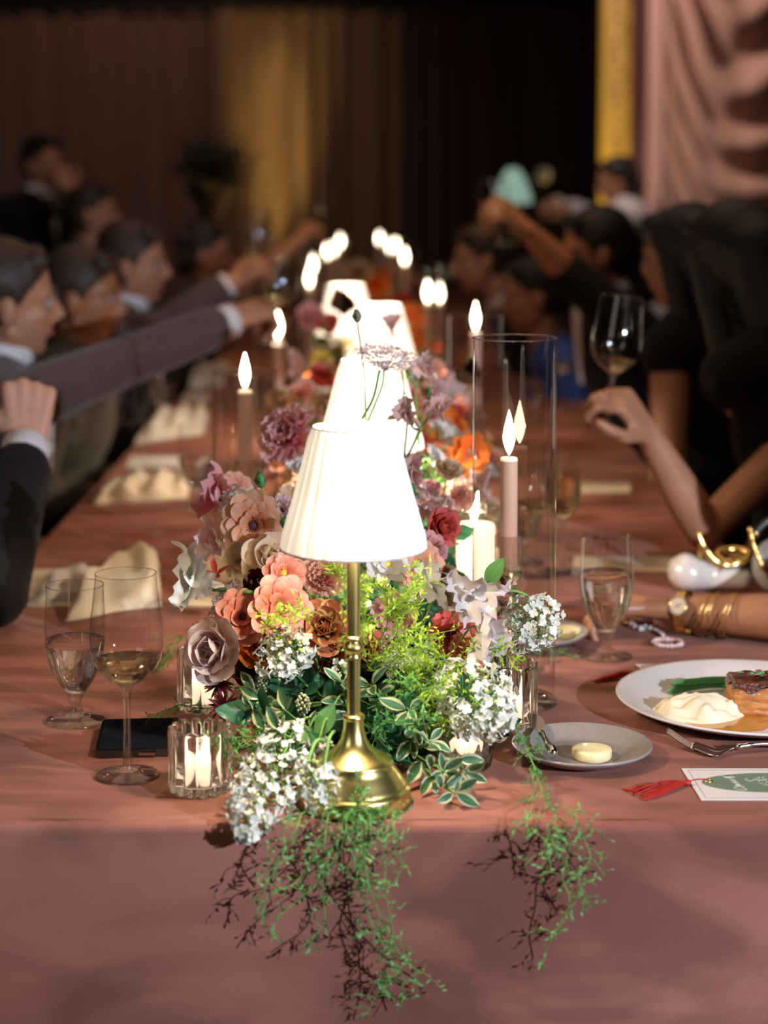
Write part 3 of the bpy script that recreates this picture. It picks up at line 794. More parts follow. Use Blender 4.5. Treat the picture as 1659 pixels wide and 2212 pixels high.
q = T(1222, 1366, TZ + 0.010); butter('pale butter disc on the side plate behind the glass cylinder', q.x, q.y, TZ + 0.0046)
# butter knife lying over the plate's left rim
t = thing('butter_knife', 'silver butter knife with an ornate handle resting on the grey side plate', 'knife', (0, 0, 0))
a0 = T(1196, 1634, TZ + 0.012); a1 = T(1168, 1584, TZ + 0.020); a2 = T(1163, 1550, TZ + 0.022)
ax = (a1 - a0).normalized(); sidev = ax.cross(V((0, 0, 1))).normalized(); up = sidev.cross(ax)
mb = MB(); L = (a1 - a0).length
prh = [(0, 0.0035), (0.06, 0.0062), (0.2, 0.0068), (0.4, 0.0045), (0.6, 0.0034), (0.8, 0.0032), (0.92, 0.0042), (1, 0.0024)]
for k, (u, w) in enumerate(prh):
    pass
mb.tube([a0 + ax * L * u + V((0, 0, 0.002)) for u, w in prh], [w for u, w in prh], 12)
mb.build('handle', M_silver, t)
mb = MB(); Lb = 0.055
outline = [(0, 0.003), (0.15, 0.006), (0.35, 0.0105), (0.6, 0.012), (0.85, 0.0095), (1.0, 0.003)]
vs = []; fs = []
for zoff in (0.0007, -0.0007):
    for u, w in outline:
        c = a1 + ax * Lb * u
        vs += [c + sidev * w + up * zoff, c - sidev * w * 0.55 + up * zoff]
m6 = len(outline)
for k in range(m6 - 1):
    i = 2 * k; j = i + 2 * m6
    fs += [(i, i + 2, i + 3, i + 1), (j, j + 1, j + 3, j + 2), (i, j, j + 2, i + 2), (i + 1, i + 3, j + 3, j + 1)]
fs += [(0, 1, 1 + 2 * m6, 2 * m6), (2 * m6 - 2, 4 * m6 - 2, 4 * m6 - 1, 2 * m6 - 1)]
mb.add(vs, fs).build('blade', M_silver, t, smooth=False)

# dinner plate with mash, beans and glazed salmon
pc = V((0.452, 2.220, 0))
M_mash = mat('mashed_potato', (0.84, 0.74, 0.52), 0.5, sss=0.2, bump=0.25, bump_scale=60, noise_amt=0.05, noise_scale=30)
plate('dinner_plate', 'large white dinner plate of fish and mash at the right edge', pc.x, pc.y, 0.166, 0.019, M_plate_white, depth=0.005)
PZ = TZ + 0.0056
def blob(name, label, cat, pts_fn, m, nu=48, nv=10, z=PZ):
    t = None
mq = T(1512, 1528, PZ + 0.01)
def mash(u, v):
    a = 2 * PI * u; rr = (1 - v) ** 0.55
    ex = 0.054 * (1 + 0.10 * math.sin(2 * a + 1) + 0.07 * math.sin(5 * a)); ey = 0.036 * (1 + 0.12 * math.sin(3 * a))
    h = 0.027 * (v ** 0.7) + 0.0035 * math.sin(5 * a + 6 * v) * min(1, 4 * v) * (1 - v) * 2 + 0.002 * math.sin(9 * a * 1.0 - 9 * v) * v * (1 - v) * 4
    return V((ex * rr * math.cos(a), ey * rr * math.sin(a), h))
t = thing('mashed_potato', 'creamy mound of mashed potato on the white dinner plate', 'mash', (mq.x, mq.y, PZ))
MB().grid(mash, 72, 20, closed_u=True).build('mash_mound', M_mash, t)
M_sauce = mat('amber_sauce', (0.55, 0.24, 0.04), 0.15, coat=0.6)
t = thing('sauce', 'amber buttery sauce pooled around the mash and fish', 'sauce', (mq.x + 0.03, mq.y, PZ + 0.0004))
MB().lathe([(0, 0.0009), (0.065, 0.0009), (0.070, 0.0)], 64, mod=lambda a, k: 1 + 0.10 * math.sin(2 * a) + 0.05 * math.sin(5 * a + 1) + 0.02 * math.sin(11 * a)).build('sauce_pool', M_sauce, t)
bpy.context.scene.objects[-1]
M_bean = mat('green_bean', (0.05, 0.22, 0.08), 0.35, noise_amt=0.2, noise_scale=60)
for k, (xa, ya, xb, yb) in enumerate(((1443, 1492, 1600, 1476), (1450, 1488, 1640, 1482), (1560, 1480, 1700, 1492))):
    p0 = T(xa, ya, PZ + 0.006); p1 = T(xb, yb, PZ + 0.006); p0.z = p1.z = PZ + 0.0048 + 0.007 * (k == 1)
    pm = (p0 + p1) / 2 + V((0, 0.006, 0.002))
    sp = spline([p0, pm, p1], 6)
    MB().tube(sp, [0.0018] + [0.0046] * (len(sp) - 2) + [0.0015], 10).build('green_bean', M_bean, label=('front', 'upper', 'far')[k] + ' green bean tucked behind the mashed potato', cat='bean', group='green beans on the dinner plate')
M_fish = mat('glazed_salmon', (0.66, 0.28, 0.07), 0.3, coat=0.5, col2=(0.30, 0.09, 0.02), noise_scale=70, bump=0.7, bump_scale=140, stretch=(0.6, 0.6, 2.2))
M_crust = mat('charred_crust', (0.16, 0.035, 0.014), 0.35, coat=0.4, col2=(0.025, 0.009, 0.006), noise_scale=90, bump=0.9, bump_scale=160)
fq = T(1628, 1540, PZ)
t = thing('salmon_fillet', 'seared glazed salmon fillet with a charred crust, right edge of the dinner plate', 'fish', (fq.x + 0.012, fq.y + 0.01, PZ + 0.0004))
def fish(u, v):
    a = 2 * PI * u
    c, s = math.cos(a), math.sin(a)
    sq = 1 / max(abs(c), abs(s)) ** 0.93
    prof = [(0, 0), (1.0, 0.0), (1.04, 0.2), (1.02, 0.6), (0.97, 0.88), (0.88, 0.98), (0, 1.03)]
    k = v * (len(prof) - 1); i = min(int(k), len(prof) - 2); f = k - i
    rr = prof[i][0] + (prof[i + 1][0] - prof[i][0]) * f; zz = prof[i][1] + (prof[i + 1][1] - prof[i][1]) * f
    wob = 0.0012 * math.sin(zz * 26 + 4 * a) + 0.0008 * math.sin(zz * 60)
    return V(((0.046 * rr * sq * 0.86 + wob) * c, (0.032 * rr * sq * 0.86 + wob) * s, 0.042 * zz + (0.0012 * math.sin(9 * c + 5 * s) if rr < 1 else 0)))
MB().grid(lambda u, v: fish(u, v * 0.62), 64, 18, closed_u=True).build('fillet', M_fish, t)
MB().grid(lambda u, v: fish(u, (0.60 + 0.07 * math.sin(7 * PI * 2 * u) * math.sin(3 * PI * 2 * u + 1)) * (1 - v) + v) + V((0.0012 * math.cos(2 * PI * u), 0.0012 * math.sin(2 * PI * u), 0.0006)), 64, 10, closed_u=True).build('charred_crust', M_crust, t)
mi = mat('microgreen', (0.16, 0.42, 0.16), 0.5); mi2 = mat('red_microgreen', (0.25, 0.06, 0.08), 0.5)
mg = thing('microgreens', 'tiny microgreens garnish scattered on top of the salmon', 'garnish', (fq.x + 0.005, fq.y, PZ + 0.0445))
for k in range(16):
    a = R.uniform(0, 6.28); rr = R.uniform(0, 0.026)
    MB().ball((rr * math.cos(a), rr * 0.7 * math.sin(a), 0.001 + R.uniform(0, 0.004)), (0.0052, 0.0030, 0.0007), 8, 4, rot=Matrix.Rotation(R.uniform(0, 6), 3, 'Z') @ Matrix.Rotation(R.uniform(-0.5, 0.5), 3, 'X')).build('leaf', mi if k % 3 else mi2, mg)
# fork
t = thing('dinner_fork', 'silver dinner fork lying in front of the white dinner plate', 'fork')
f0 = T(1440, 1580, TZ + 0.012); f1 = T(1500, 1614, TZ + 0.004); f2 = T(1545, 1630, TZ + 0.002); f3 = T(1590, 1614, TZ + 0.008); f4 = T(1640, 1607, TZ + 0.010); f5 = T(1780, 1609, TZ + 0.003)
side = V((0.25, 1, 0)).normalized()
for k in range(4):
    off = side * (k - 1.5) * 0.0060
    sp = spline([f0 + off * 0.95 + V((0, 0, 0.002)), (f0 + f1) / 2 + off + V((0, 0, 0.0)), f1 + off * 0.98], 5)
    MB().tube(sp, [0.0007] + [0.0013] * (len(sp) - 2) + [0.0017], 6).build('tine', M_silver, t)
mb = MB()
cs = spline([f1, f2, (f2 + f3) / 2, f3], 5)
ws = [0.0122, 0.0126, 0.0128, 0.0128, 0.0126, 0.0120, 0.0110, 0.0096, 0.0082, 0.0066, 0.0054, 0.0046, 0.0041, 0.0038, 0.0036, 0.0036]
vs = []
for k, c in enumerate(cs):
    w = ws[min(k, len(ws) - 1)]
    for j in range(7):
        s = -1 + 2 * j / 6; vs.append(c + side * w * s + V((0, 0, 0.0020 * s * s * w / 0.012 + 0.0010)))
    for j in range(7):
        s = 1 - 2 * j / 6; vs.append(c + side * w * s + V((0, 0, 0.0020 * s * s * w / 0.012 - 0.0008)))
fs = []
for k in range(len(cs) - 1):
    for j in range(14):
        a = k * 14 + j; bb = k * 14 + (j + 1) % 14; fs.append((a, bb, bb + 14, a + 14))
fs += [tuple(reversed(range(14))), tuple(range((len(cs) - 1) * 14, len(cs) * 14))]
mb.add(vs, fs).build('fork_head', M_silver, t)
hs_ = spline([f3, f4, (f4 + f5) / 2, f5], 6)
hb = MB().tube(hs_, [0.0036, 0.0044, 0.0030, 0.0042, 0.0028] + [0.0026] * 6 + [0.003, 0.0034, 0.0040, 0.0046, 0.0052, 0.0056, 0.005, 0.003][:len(hs_) - 11], 10)
hb.build('handle', M_silver, t)

# ================================================================ CARDS, TASSELS
M_card = mat('white_card', (0.78, 0.74, 0.71), 0.75, noise_amt=0.02, noise_scale=200)
M_cream = mat('cream_card', (0.72, 0.62, 0.48), 0.75, noise_amt=0.03, noise_scale=90)
M_oval = mat('sage_green_print', (0.17, 0.235, 0.165), 0.7)
M_white_ink = mat('white_ink', (0.62, 0.66, 0.58), 0.6)
M_ink = mat('dark_border_ink', (0.12, 0.08, 0.10), 0.7)
M_red = mat('red_silk_thread', (0.42, 0.016, 0.008), 0.5)
def card(name, label, quad, m=M_card, thick=0.0008, z=TZ, border=False, cat='card', group=None):
    """quad: four table points TL, TR, BR, BL"""
    t = thing(name, label, cat, (0, 0, 0), group)
    MB().prism([(q.x, q.y) for q in reversed(quad)], z + 0.0004, z + 0.0004 + thick).build('card_sheet', m, t, smooth=False)
    if border:
        c = sum(quad, V((0, 0, 0))) / 4
        for k in range(4):
            a = quad[k].lerp(c, 0.0); b2 = quad[(k + 1) % 4]
            ins = 0.006
            def inset(i):
                p = quad[i]; n0 = (quad[(i + 1) % 4] - p).normalized(); n1 = (quad[i - 1] - p).normalized()
                return p + (n0 + n1) * ins
            pa, pb = inset(k), inset((k + 1) % 4)
            d = (pb - pa).normalized(); nn = V((-d.y, d.x, 0)) * 0.00025
            MB().prism([((pa + nn).x, (pa + nn).y), ((pa - nn).x, (pa - nn).y), ((pb - nn).x, (pb - nn).y), ((pb + nn).x, (pb + nn).y)], z + 0.0012, z + 0.0013).build('border_line', M_ink, t, smooth=False)
    return t
tl, bl = T(1472, 1662), T(1515, 1730)
xr_ = 0.55
quad = [tl, V((xr_, tl.y, TZ)), V((xr_, bl.y, TZ)), bl]
pcard = card('place_card', 'white place card with a sage green oval and a red tassel, front right', quad, border=True)
oc = T(1650, 1693); ocx, ocy = T(1640, 1693).x, T(1640, 1693).y
ox0 = T(1515, 1690).x; orx = 0.072; ocx = ox0 + orx
MB().prism([(ocx + orx * math.cos(2 * PI * i / 48), ocy + 0.032 * math.sin(2 * PI * i / 48)) for i in range(48)], TZ + 0.0012, TZ + 0.0013).build('oval_print', M_oval, pcard, smooth=False)
# looping white script, running across the card as in the photograph
def script(ox, oy, pts):
    sp = spline([V((ox + a * 0.001, oy + c * 0.001, TZ + 0.00145)) for a, c in pts], 6)
    return MB().tube(sp, 0.00038, 5).build('script_stroke', M_white_ink, pcard)
sx = T(1588, 1693).x
script(sx, ocy, [(9, -22), (4, -25), (-2, -22), (-5, -17), (0, -14), (5, -18), (8, -22), (3, -12), (-2, -9), (4, -10), (7, -14)])
script(sx - 0.001, ocy, [(3, -11), (0, -6), (5, -8), (2, -3), (-2, 1), (4, -2), (0, 4), (-3, 8), (3, 4), (1, 10), (-5, 16), (-9, 22), (-3, 18), (2, 22)])
script(sx - 0.001, ocy, [(-8, 14), (-4, 17), (0, 16), (4, 19)])
sx2 = T(1640, 1693).x
script(sx2, ocy, [(-10, 14), (-13, 9), (-9, 5), (-4, 8), (0, 14), (4, 18), (2, 10), (0, 2), (4, -6), (9, -9), (13, -4), (9, 2), (6, -3)])
script(sx2, ocy, [(-2, 8), (4, 7), (10, 9), (6, 14), (9, 20)])
ec = T(1530, 1690)
mb = MB().tube([(ec.x + 0.0042 * math.cos(2 * PI * i / 24), ec.y + 0.0042 * math.sin(2 * PI * i / 24), TZ + 0.0018) for i in range(25)], 0.0010, 6, cap=False)
mb.build('eyelet', M_brass, pcard)
def tassel(label, knot, tip, loop, n=95, spread=0.021, seed=3):
    rr = random.Random(seed)
    t = thing('tassel', label, 'tassel', (0, 0, 0), 'red silk tassels')
    ax = (tip - knot); L = ax.length; ax.normalize(); sd = V((-ax.y, ax.x, 0))
    mb = MB()
    for k in range(n):
        s = rr.uniform(-1, 1); hgt = rr.uniform(0, 1) * (1 - abs(s)) * 0.009
        e = L * rr.uniform(0.78, 1.06)
        pts = [knot + sd * s * 0.0025 + V((0, 0, 0.004)), knot + ax * e * 0.4 + sd * s * spread * 0.45 + V((0, 0, 0.003 + hgt)), knot + ax * e * 0.75 + sd * (s * spread * 0.8 + rr.uniform(-.002, .002)) + V((0, 0, 0.002 + hgt * 0.7)), knot + ax * e + sd * (s * spread + rr.uniform(-.002, .002)) + V((0, 0, 0.0012 + hgt * 0.3))]
        mb.tube(spline(pts, 4), 0.00055, 4)
    mb.build('thread_fringe', M_red, t, kind='stuff')
    MB().ball(knot + V((0, 0, 0.0038)), (0.0048, 0.0042, 0.0034), 12, 8).build('knot', M_red, t)
    if loop: MB().tube(spline([knot + V((0, 0, 0.0045)), (knot + loop) / 2 + V((0, 0, 0.0055)), loop + V((0, 0, 0.0035))], 6), 0.00075, 6).build('cord', M_red, t)
    return t
tassel('red silk tassel tied to the place card with the sage oval', T(1484, 1698), T(1372, 1718), ec, seed=4)
tassel('red silk tassel sticking out from under the white dinner plate', T(1385, 1462), T(1284, 1474), T(1420, 1446), n=40, spread=0.006, seed=6)
quad = [T(1372, 1437), V((0.62, T(1372, 1432).y, TZ)), V((0.60, 2.02, TZ)), T(1500, 1560)]
quad = [T(1372, 1437), V((0.60, T(1372, 1428).y, TZ)), V((0.60, 2.16, TZ)), V((T(1372, 1437).x + 0.055, 2.16, TZ))]
card('menu_card', 'white menu card lying under the large dinner plate', quad, border=True)
def pcards(lst):
    for (txt, x0, x1, ya, yb, sk, m) in lst:
        a = T(x0 + sk, ya); b2 = T(x1 + sk, ya); c = T(x1, yb); d = T(x0, yb)
        card('menu_card', txt, [a, b2, c, d], m, 0.0016, group='menu cards down the table')
pcards([('cream menu card under the near left napkin', 60, 250, 1232, 1312, 12, M_cream), ('cream menu card half under the white sweet pea', 398, 510, 1188, 1312, 16, M_cream),
        ('pale menu card before the second left napkin', 272, 400, 988, 1012, 10, M_card), ('pale menu card on the right, between the goblet and the raised forearm', 1235, 1470, 1204, 1236, 5, M_cream),
        ('pale menu card on the right, behind the tallest cylinder', 1248, 1362, 1044, 1066, 0, M_cream), ('pale menu card far along the left side', 392, 450, 852, 866, 8, M_card)])
# phone
M_phone = mat('black_phone', (0.012, 0.012, 0.015), 0.12, spec=0.8, coat=0.8)
M_chrome = mat('phone_chrome', (0.45, 0.45, 0.47), 0.25, 1.0)
t = thing('mobile_phone', 'black phone lying flat behind the large wine glass', 'phone')
c0, c1, c2, c3 = T(222, 1570), T(400, 1566), T(392, 1634), T(205, 1640)
def rounded(quad, r=0.009, n=5):
    out = []
    for i in range(4):
        p = quad[i]; a = (quad[i - 1] - p).normalized() * r; b2 = (quad[(i + 1) % 4] - p).normalized() * r
        for k in range(n + 1):
            u = k / n; out.append((p + a) * (1 - u) ** 2 + p * 2 * u * (1 - u) + (p + b2) * u * u)
    return out
rp = rounded([c0, c1, c2, c3])
MB().prism([(q.x, q.y) for q in reversed(rp)], TZ + 0.0006, TZ + 0.0092).build('case', M_phone, t, smooth=False)
ctr = (c0 + c1 + c2 + c3) / 4
MB().prism([((ctr + (q - ctr) * 0.93).x, (ctr + (q - ctr) * 0.93).y) for q in reversed(rp)], TZ + 0.0093, TZ + 0.0096).build('screen', mat('phone_screen', (0.02, 0.022, 0.03), 0.05, spec=1.0, coat=1.0), t, smooth=False)
e0, e1 = T(300, 1638), T(335, 1638)
MB().box(((e0 + e1) / 2 + V((0, 0.0004, 0.0048))), ((e1 - e0).length / 2, 0.0006, 0.0016)).build('side_button', M_chrome, t, smooth=False)
MB().box((T(222, 1605) + V((0.003, 0, 0.0050))), (0.0012, 0.018, 0.002)).build('edge_strip', M_chrome, t, smooth=False)

# napkins
M_linen = mat('cream_linen', (0.70, 0.59, 0.45), 0.85, sheen=0.3, noise_amt=0.06, noise_scale=30, bump=0.2, bump_scale=400)
M_linen_grey = mat('pale_grey_linen', (0.55, 0.50, 0.45), 0.85, sheen=0.3, noise_amt=0.08, noise_scale=30, bump=0.2, bump_scale=400)
def napkin(label, quad, H, m, seed=1, folds=5, group='folded linen napkins', pouch=None):
    t = thing('linen_napkin', label, 'napkin', (0, 0, 0), group)
    TLq, TRq, BRq, BLq = quad; rr = random.Random(seed); ph = [rr.uniform(0, 6) for _ in range(6)]
    def top(u, v):
        p = (TLq * (1 - u) + TRq * u) * v + (BLq * (1 - u) + BRq * u) * (1 - v)
        e = min(1, (math.sin(PI * min(max(u, 0.0), 1)) * math.sin(PI * min(max(v, 0), 1)) * 5.5)) ** 0.5
        h = H * e * (0.62 + 0.22 * math.sin(folds * u * PI + ph[0] + 2 * v) + 0.16 * math.sin(folds * 1.7 * v * PI + ph[1] + 3 * u) + 0.05 * math.sin(17 * u + ph[2] + 9 * v))
        w = V((0.006 * math.sin(6 * v + ph[3]) * math.sin(PI * u), 0.006 * math.sin(7 * u + ph[4]), 0))
        return V((p.x + w.x, p.y + w.y, TZ + 0.0022 + max(0.0008, h)))
    def bot(u, v):
        q = top(u, v); return V((q.x, q.y, TZ + 0.0021))
    mb = MB().grid(top, 60, 36); mb.grid(bot, 60, 36)
    mb.build('folded_cloth', m, t)
    return t
q = napkin('large cream folded napkin in the left foreground behind the two glasses', [T(235, 1216), T(345, 1226), T(352, 1312), T(140, 1346)], 0.046, M_linen, 3, 2)
napkin('blue-grey folded napkin at the far left, beside the large cream one', [T(110, 1246), T(215, 1236), T(190, 1300), T(66, 1308)], 0.020, M_linen_grey, 5, 4)
napkin('crumpled napkin with a peaked fold, second on the left', [T(260, 1045), T(410, 1035), T(405, 1080), T(200, 1095)], 0.040, M_linen, 8, 6)
napkin('crumpled pale napkin, third on the left beside the glass cylinder', [T(340, 905), T(452, 895), T(440, 940), T(288, 962)], 0.045, M_linen_grey, 11, 6)
napkin('small pale napkin farther along the left side', [T(420, 800), T(500, 792), T(480, 838), T(405, 846)], 0.04, M_linen_grey, 13, 5)

# ================================================================ PEOPLE
M_skin = mat('warm_tan_skin', (0.46, 0.22, 0.125), 0.5, sss=0.12, noise_amt=0.05, noise_scale=30)
M_skin_brown = mat('brown_skin', (0.36, 0.155, 0.075), 0.42, sss=0.10, noise_amt=0.05, noise_scale=30)
M_skin_fair = mat('fair_skin', (0.58, 0.30, 0.20), 0.5, sss=0.12, noise_amt=0.05, noise_scale=30)
M_hair_black = mat('black_hair', (0.010, 0.007, 0.006), 0.55, bump=0.6, bump_scale=90, stretch=(6, 6, 0.7))
M_hair_brown = mat('brown_hair', (0.035, 0.018, 0.010), 0.5, bump=0.6, bump_scale=90, stretch=(6, 6, 0.7))
M_hair_grey = mat('greying_hair', (0.10, 0.08, 0.07), 0.6, bump=0.6, bump_scale=90)
M_black_cloth = mat('black_suit_cloth', (0.009, 0.007, 0.008), 0.9, sheen=0.04, spec=0.2, noise_amt=0.2, noise_scale=60)
M_dark_cloth = mat('dark_mauve_suit_cloth', (0.070, 0.045, 0.046), 0.85, sheen=0.2, noise_amt=0.2, noise_scale=60)
M_olive_cloth = mat('olive_brown_cloth', (0.055, 0.040, 0.026), 0.85, sheen=0.2, noise_amt=0.2, noise_scale=60)
M_shirt = mat('white_shirt_cloth', (0.72, 0.70, 0.74), 0.8, noise_amt=0.03, noise_scale=60)
M_blue_cloth = mat('royal_blue_cloth', (0.03, 0.10, 0.50), 0.7, noise_amt=0.1, noise_scale=40)
M_eye = mat('eye_white', (0.36, 0.32, 0.30), 0.5); M_iris = mat('dark_iris', (0.02, 0.012, 0.008), 0.15)
M_lip = mat('lip', (0.42, 0.12, 0.09), 0.4); M_nail = mat('red_nail', (0.55, 0.06, 0.05), 0.25, coat=0.5)
M_gold = mat('gold', (0.90, 0.62, 0.22), 0.22, 1.0)

def cap(mb, p0, r0, p1, r1, n=12):
    """tapered limb segment with rounded ends"""
    p0, p1 = V(p0), V(p1); d = p1 - p0
    if d.length < 1e-5: mb.ball(p0, r0, n, 8); return
    t = d.normalized(); pts = []; rd = []
    for k in (0, 0.35, 0.7, 0.92): pts.append(p0 - t * r0 * math.cos(k * PI / 2)); rd.append(max(r0 * math.sin(k * PI / 2), r0 * 0.03))
    pts.append(p0); rd.append(r0); pts.append(p1); rd.append(r1)
    for k in (0.92, 0.7, 0.35, 0): pts.append(p1 + t * r1 * math.cos(k * PI / 2)); rd.append(max(r1 * math.sin(k * PI / 2), r1 * 0.03))
    mb.tube(pts, rd, n)
def chain(mb, pts, rads, n=12):
    for k in range(len(pts) - 1): cap(mb, pts[k], rads[k], pts[k + 1], rads[k + 1], n)

def hand(mb, wrist, a, nrm, thumb_side, bends=(35, 45, 30), s=1.0, thumb=(0.55, 0.75, -0.2), spread=0.10, nails=None):
    """a: direction of the fingers, nrm: back of the hand, thumb_side: +1/-1 along a x nrm"""
    a = V(a).normalized(); n = (V(nrm) - a * V(nrm).dot(a)).normalized(); sd = a.cross(n) * thumb_side
    w = V(wrist)
    kn = []
    for i, off in enumerate((0.031, 0.010, -0.011, -0.030)):
        k = w + a * (0.088 - 0.006 * abs(i - 1)) * s + sd * off * s
        cap(mb, w + sd * off * 0.55 * s + a * 0.008 * s, 0.0145 * s, k, 0.0110 * s)
        kn.append(k)
    cap(mb, w + a * 0.03 * s - n * 0.006 * s + sd * 0.018 * s, 0.015 * s, w + a * 0.06 * s - n * 0.004 * s, 0.014 * s)
    tips = []
    for i, L in enumerate((0.92, 1.02, 0.95, 0.76)):
        d = (a + sd * spread * (1.5 - i)).normalized(); p = kn[i]; ang = 0
        ax = d.cross(n).normalized()
        rads = [0.0098, 0.0088, 0.0080, 0.0068]
        for j, seg in enumerate((0.046, 0.029, 0.022)):
            ang -= math.radians(bends[j] + 4 * i)
            dd = Quaternion(ax, -ang) @ d if False else (d * math.cos(-ang) - n * math.sin(-ang))
            q = p + dd * seg * L * s
            cap(mb, p, rads[j] * s, q, rads[j + 1] * s, 10)
            p = q
        tips.append((p, dd))
    tb = w + a * 0.022 * s + sd * 0.026 * s - n * 0.004 * s
    td = (a * thumb[0] + sd * thumb[1] + n * thumb[2]).normalized()
    t1 = tb + td * 0.042 * s
    td2 = (td + a * 0.55 - sd * 0.35 - n * 0.15).normalized(); t2 = t1 + td2 * 0.032 * s
    td3 = (td2 + a * 0.25 - sd * 0.3 - n * 0.2).normalized(); t3 = t2 + td3 * 0.024 * s
    chain(mb, [tb, t1, t2, t3], [0.0145 * s, 0.0125 * s, 0.0105 * s, 0.0085 * s])
    tips.append((t3, td3))
    return tips

def head(mb, c, fwd, up):
    """skull, jaw, face features; c is the head's centre; returns the rotation (x right, y forward, z up)"""
    y = V(fwd).normalized(); z = (V(up) - y * V(up).dot(y)).normalized(); x = y.cross(z)
    Rm = Matrix((x, y, z)).transposed(); c = V(c)
    W = lambda a, b2, d: c + Rm @ V((a, b2, d))
    mb.ball(W(0, -0.012, 0.028), (0.074, 0.092, 0.088), 24, 18, Rm)
    mb.ball(W(0, 0.022, -0.030), (0.060, 0.066, 0.078), 22, 16, Rm)
    mb.ball(W(0, 0.050, -0.088), (0.026, 0.026, 0.022), 14, 10, Rm)
    for s in (-1, 1):
        cap(mb, W(s * 0.052, 0.0, -0.055), 0.014, W(s * 0.018, 0.052, -0.088), 0.014)
        mb.ball(W(s * 0.038, 0.058, -0.020), (0.020, 0.018, 0.017), 12, 8, Rm)
        mb.ball(W(s * 0.076, -0.006, -0.012), (0.009, 0.018, 0.031), 12, 10, Rm)
        cap(mb, W(s * 0.016, 0.082, 0.022), 0.009, W(s * 0.048, 0.068, 0.022), 0.008)
        mb.ball(W(s * 0.012, 0.092, -0.032), (0.009, 0.009, 0.007), 10, 7, Rm)
    cap(mb, W(0, 0.078, 0.018), 0.008, W(0, 0.103, -0.024), 0.011)
    cap(mb, W(-0.018, 0.074, -0.058), 0.009, W(0.018, 0.074, -0.058), 0.009)
    return c, Rm
def face_parts(root, c, Rm):
    W = lambda a, b2, d: c + Rm @ V((a, b2, d))
    for s in (-1, 1):
        e = MB().ball(W(s * 0.031, 0.0750, 0.002), 0.0105, 14, 10).build('eye', M_eye, root)
        MB().ball(W(s * 0.031, 0.0830, 0.002), (0.0058, 0.0034, 0.0058), 12, 8, Rm).build('iris', M_iris, e)
        MB().tube([W(s * 0.014, 0.0905, 0.026), W(s * 0.030, 0.0895, 0.032), W(s * 0.050, 0.076, 0.027)], [0.002, 0.003, 0.0015], 8).build('eyebrow', M_hair_brown, root)
    m = MB().tube([W(-0.024, 0.076, -0.0585), W(-0.010, 0.0865, -0.056), W(0, 0.0865, -0.0575), W(0.010, 0.0865, -0.056), W(0.024, 0.076, -0.0585)], [0.001, 0.0038, 0.0038, 0.0038, 0.001], 8)
    m.tube([W(-0.020, 0.077, -0.061), W(0, 0.086, -0.0645), W(0.020, 0.077, -0.061)], [0.001, 0.0048, 0.001], 8)
    m.build('mouth', M_lip, root)
def hair_mesh(c, Rm, style):
    mb = MB(); W = lambda a, b2, d: c + Rm @ V((a, b2, d))
    mb.ball(W(0, -0.022, 0.044), (0.083, 0.094, 0.086), 22, 16, Rm)
    mb.ball(W(0, -0.052, 0.005), (0.078, 0.066, 0.080), 20, 14, Rm)
    cap(mb, W(-0.045, 0.050, 0.090), 0.022, W(0.045, 0.048, 0.088), 0.024)
    if style == 'short':
        for s in (-1, 1): cap(mb, W(s * 0.070, 0.005, 0.045), 0.014, W(s * 0.073, 0.012, 0.005), 0.008)
    if style == 'wavy':
        for s in (-1, 1):
            cap(mb, W(s * 0.068, -0.02, 0.03), 0.026, W(s * 0.075, -0.05, -0.07), 0.020)
        for k in range(7): mb.ball(W(0.07 * math.sin(k * 2.1), -0.085 + 0.01 * math.cos(k * 3), 0.08 - 0.026 * k), 0.030, 10, 8)
    if style == 'long':
        for s in (-1, 1):
            chain(mb, [W(s * 0.062, 0.01, 0.045), W(s * 0.083, -0.02, -0.05), W(s * 0.088, -0.04, -0.17), W(s * 0.080, -0.05, -0.27)], [0.026, 0.028, 0.036, 0.020])
        chain(mb, [W(0, -0.08, 0.03), W(0, -0.105, -0.10), W(0, -0.11, -0.22), W(0.01, -0.10, -0.31)], [0.070, 0.075, 0.072, 0.040])
    if style == 'bun':
        mb.ball(W(0, -0.125, 0.055), (0.05, 0.045, 0.045), 14, 10, Rm)
    return mb

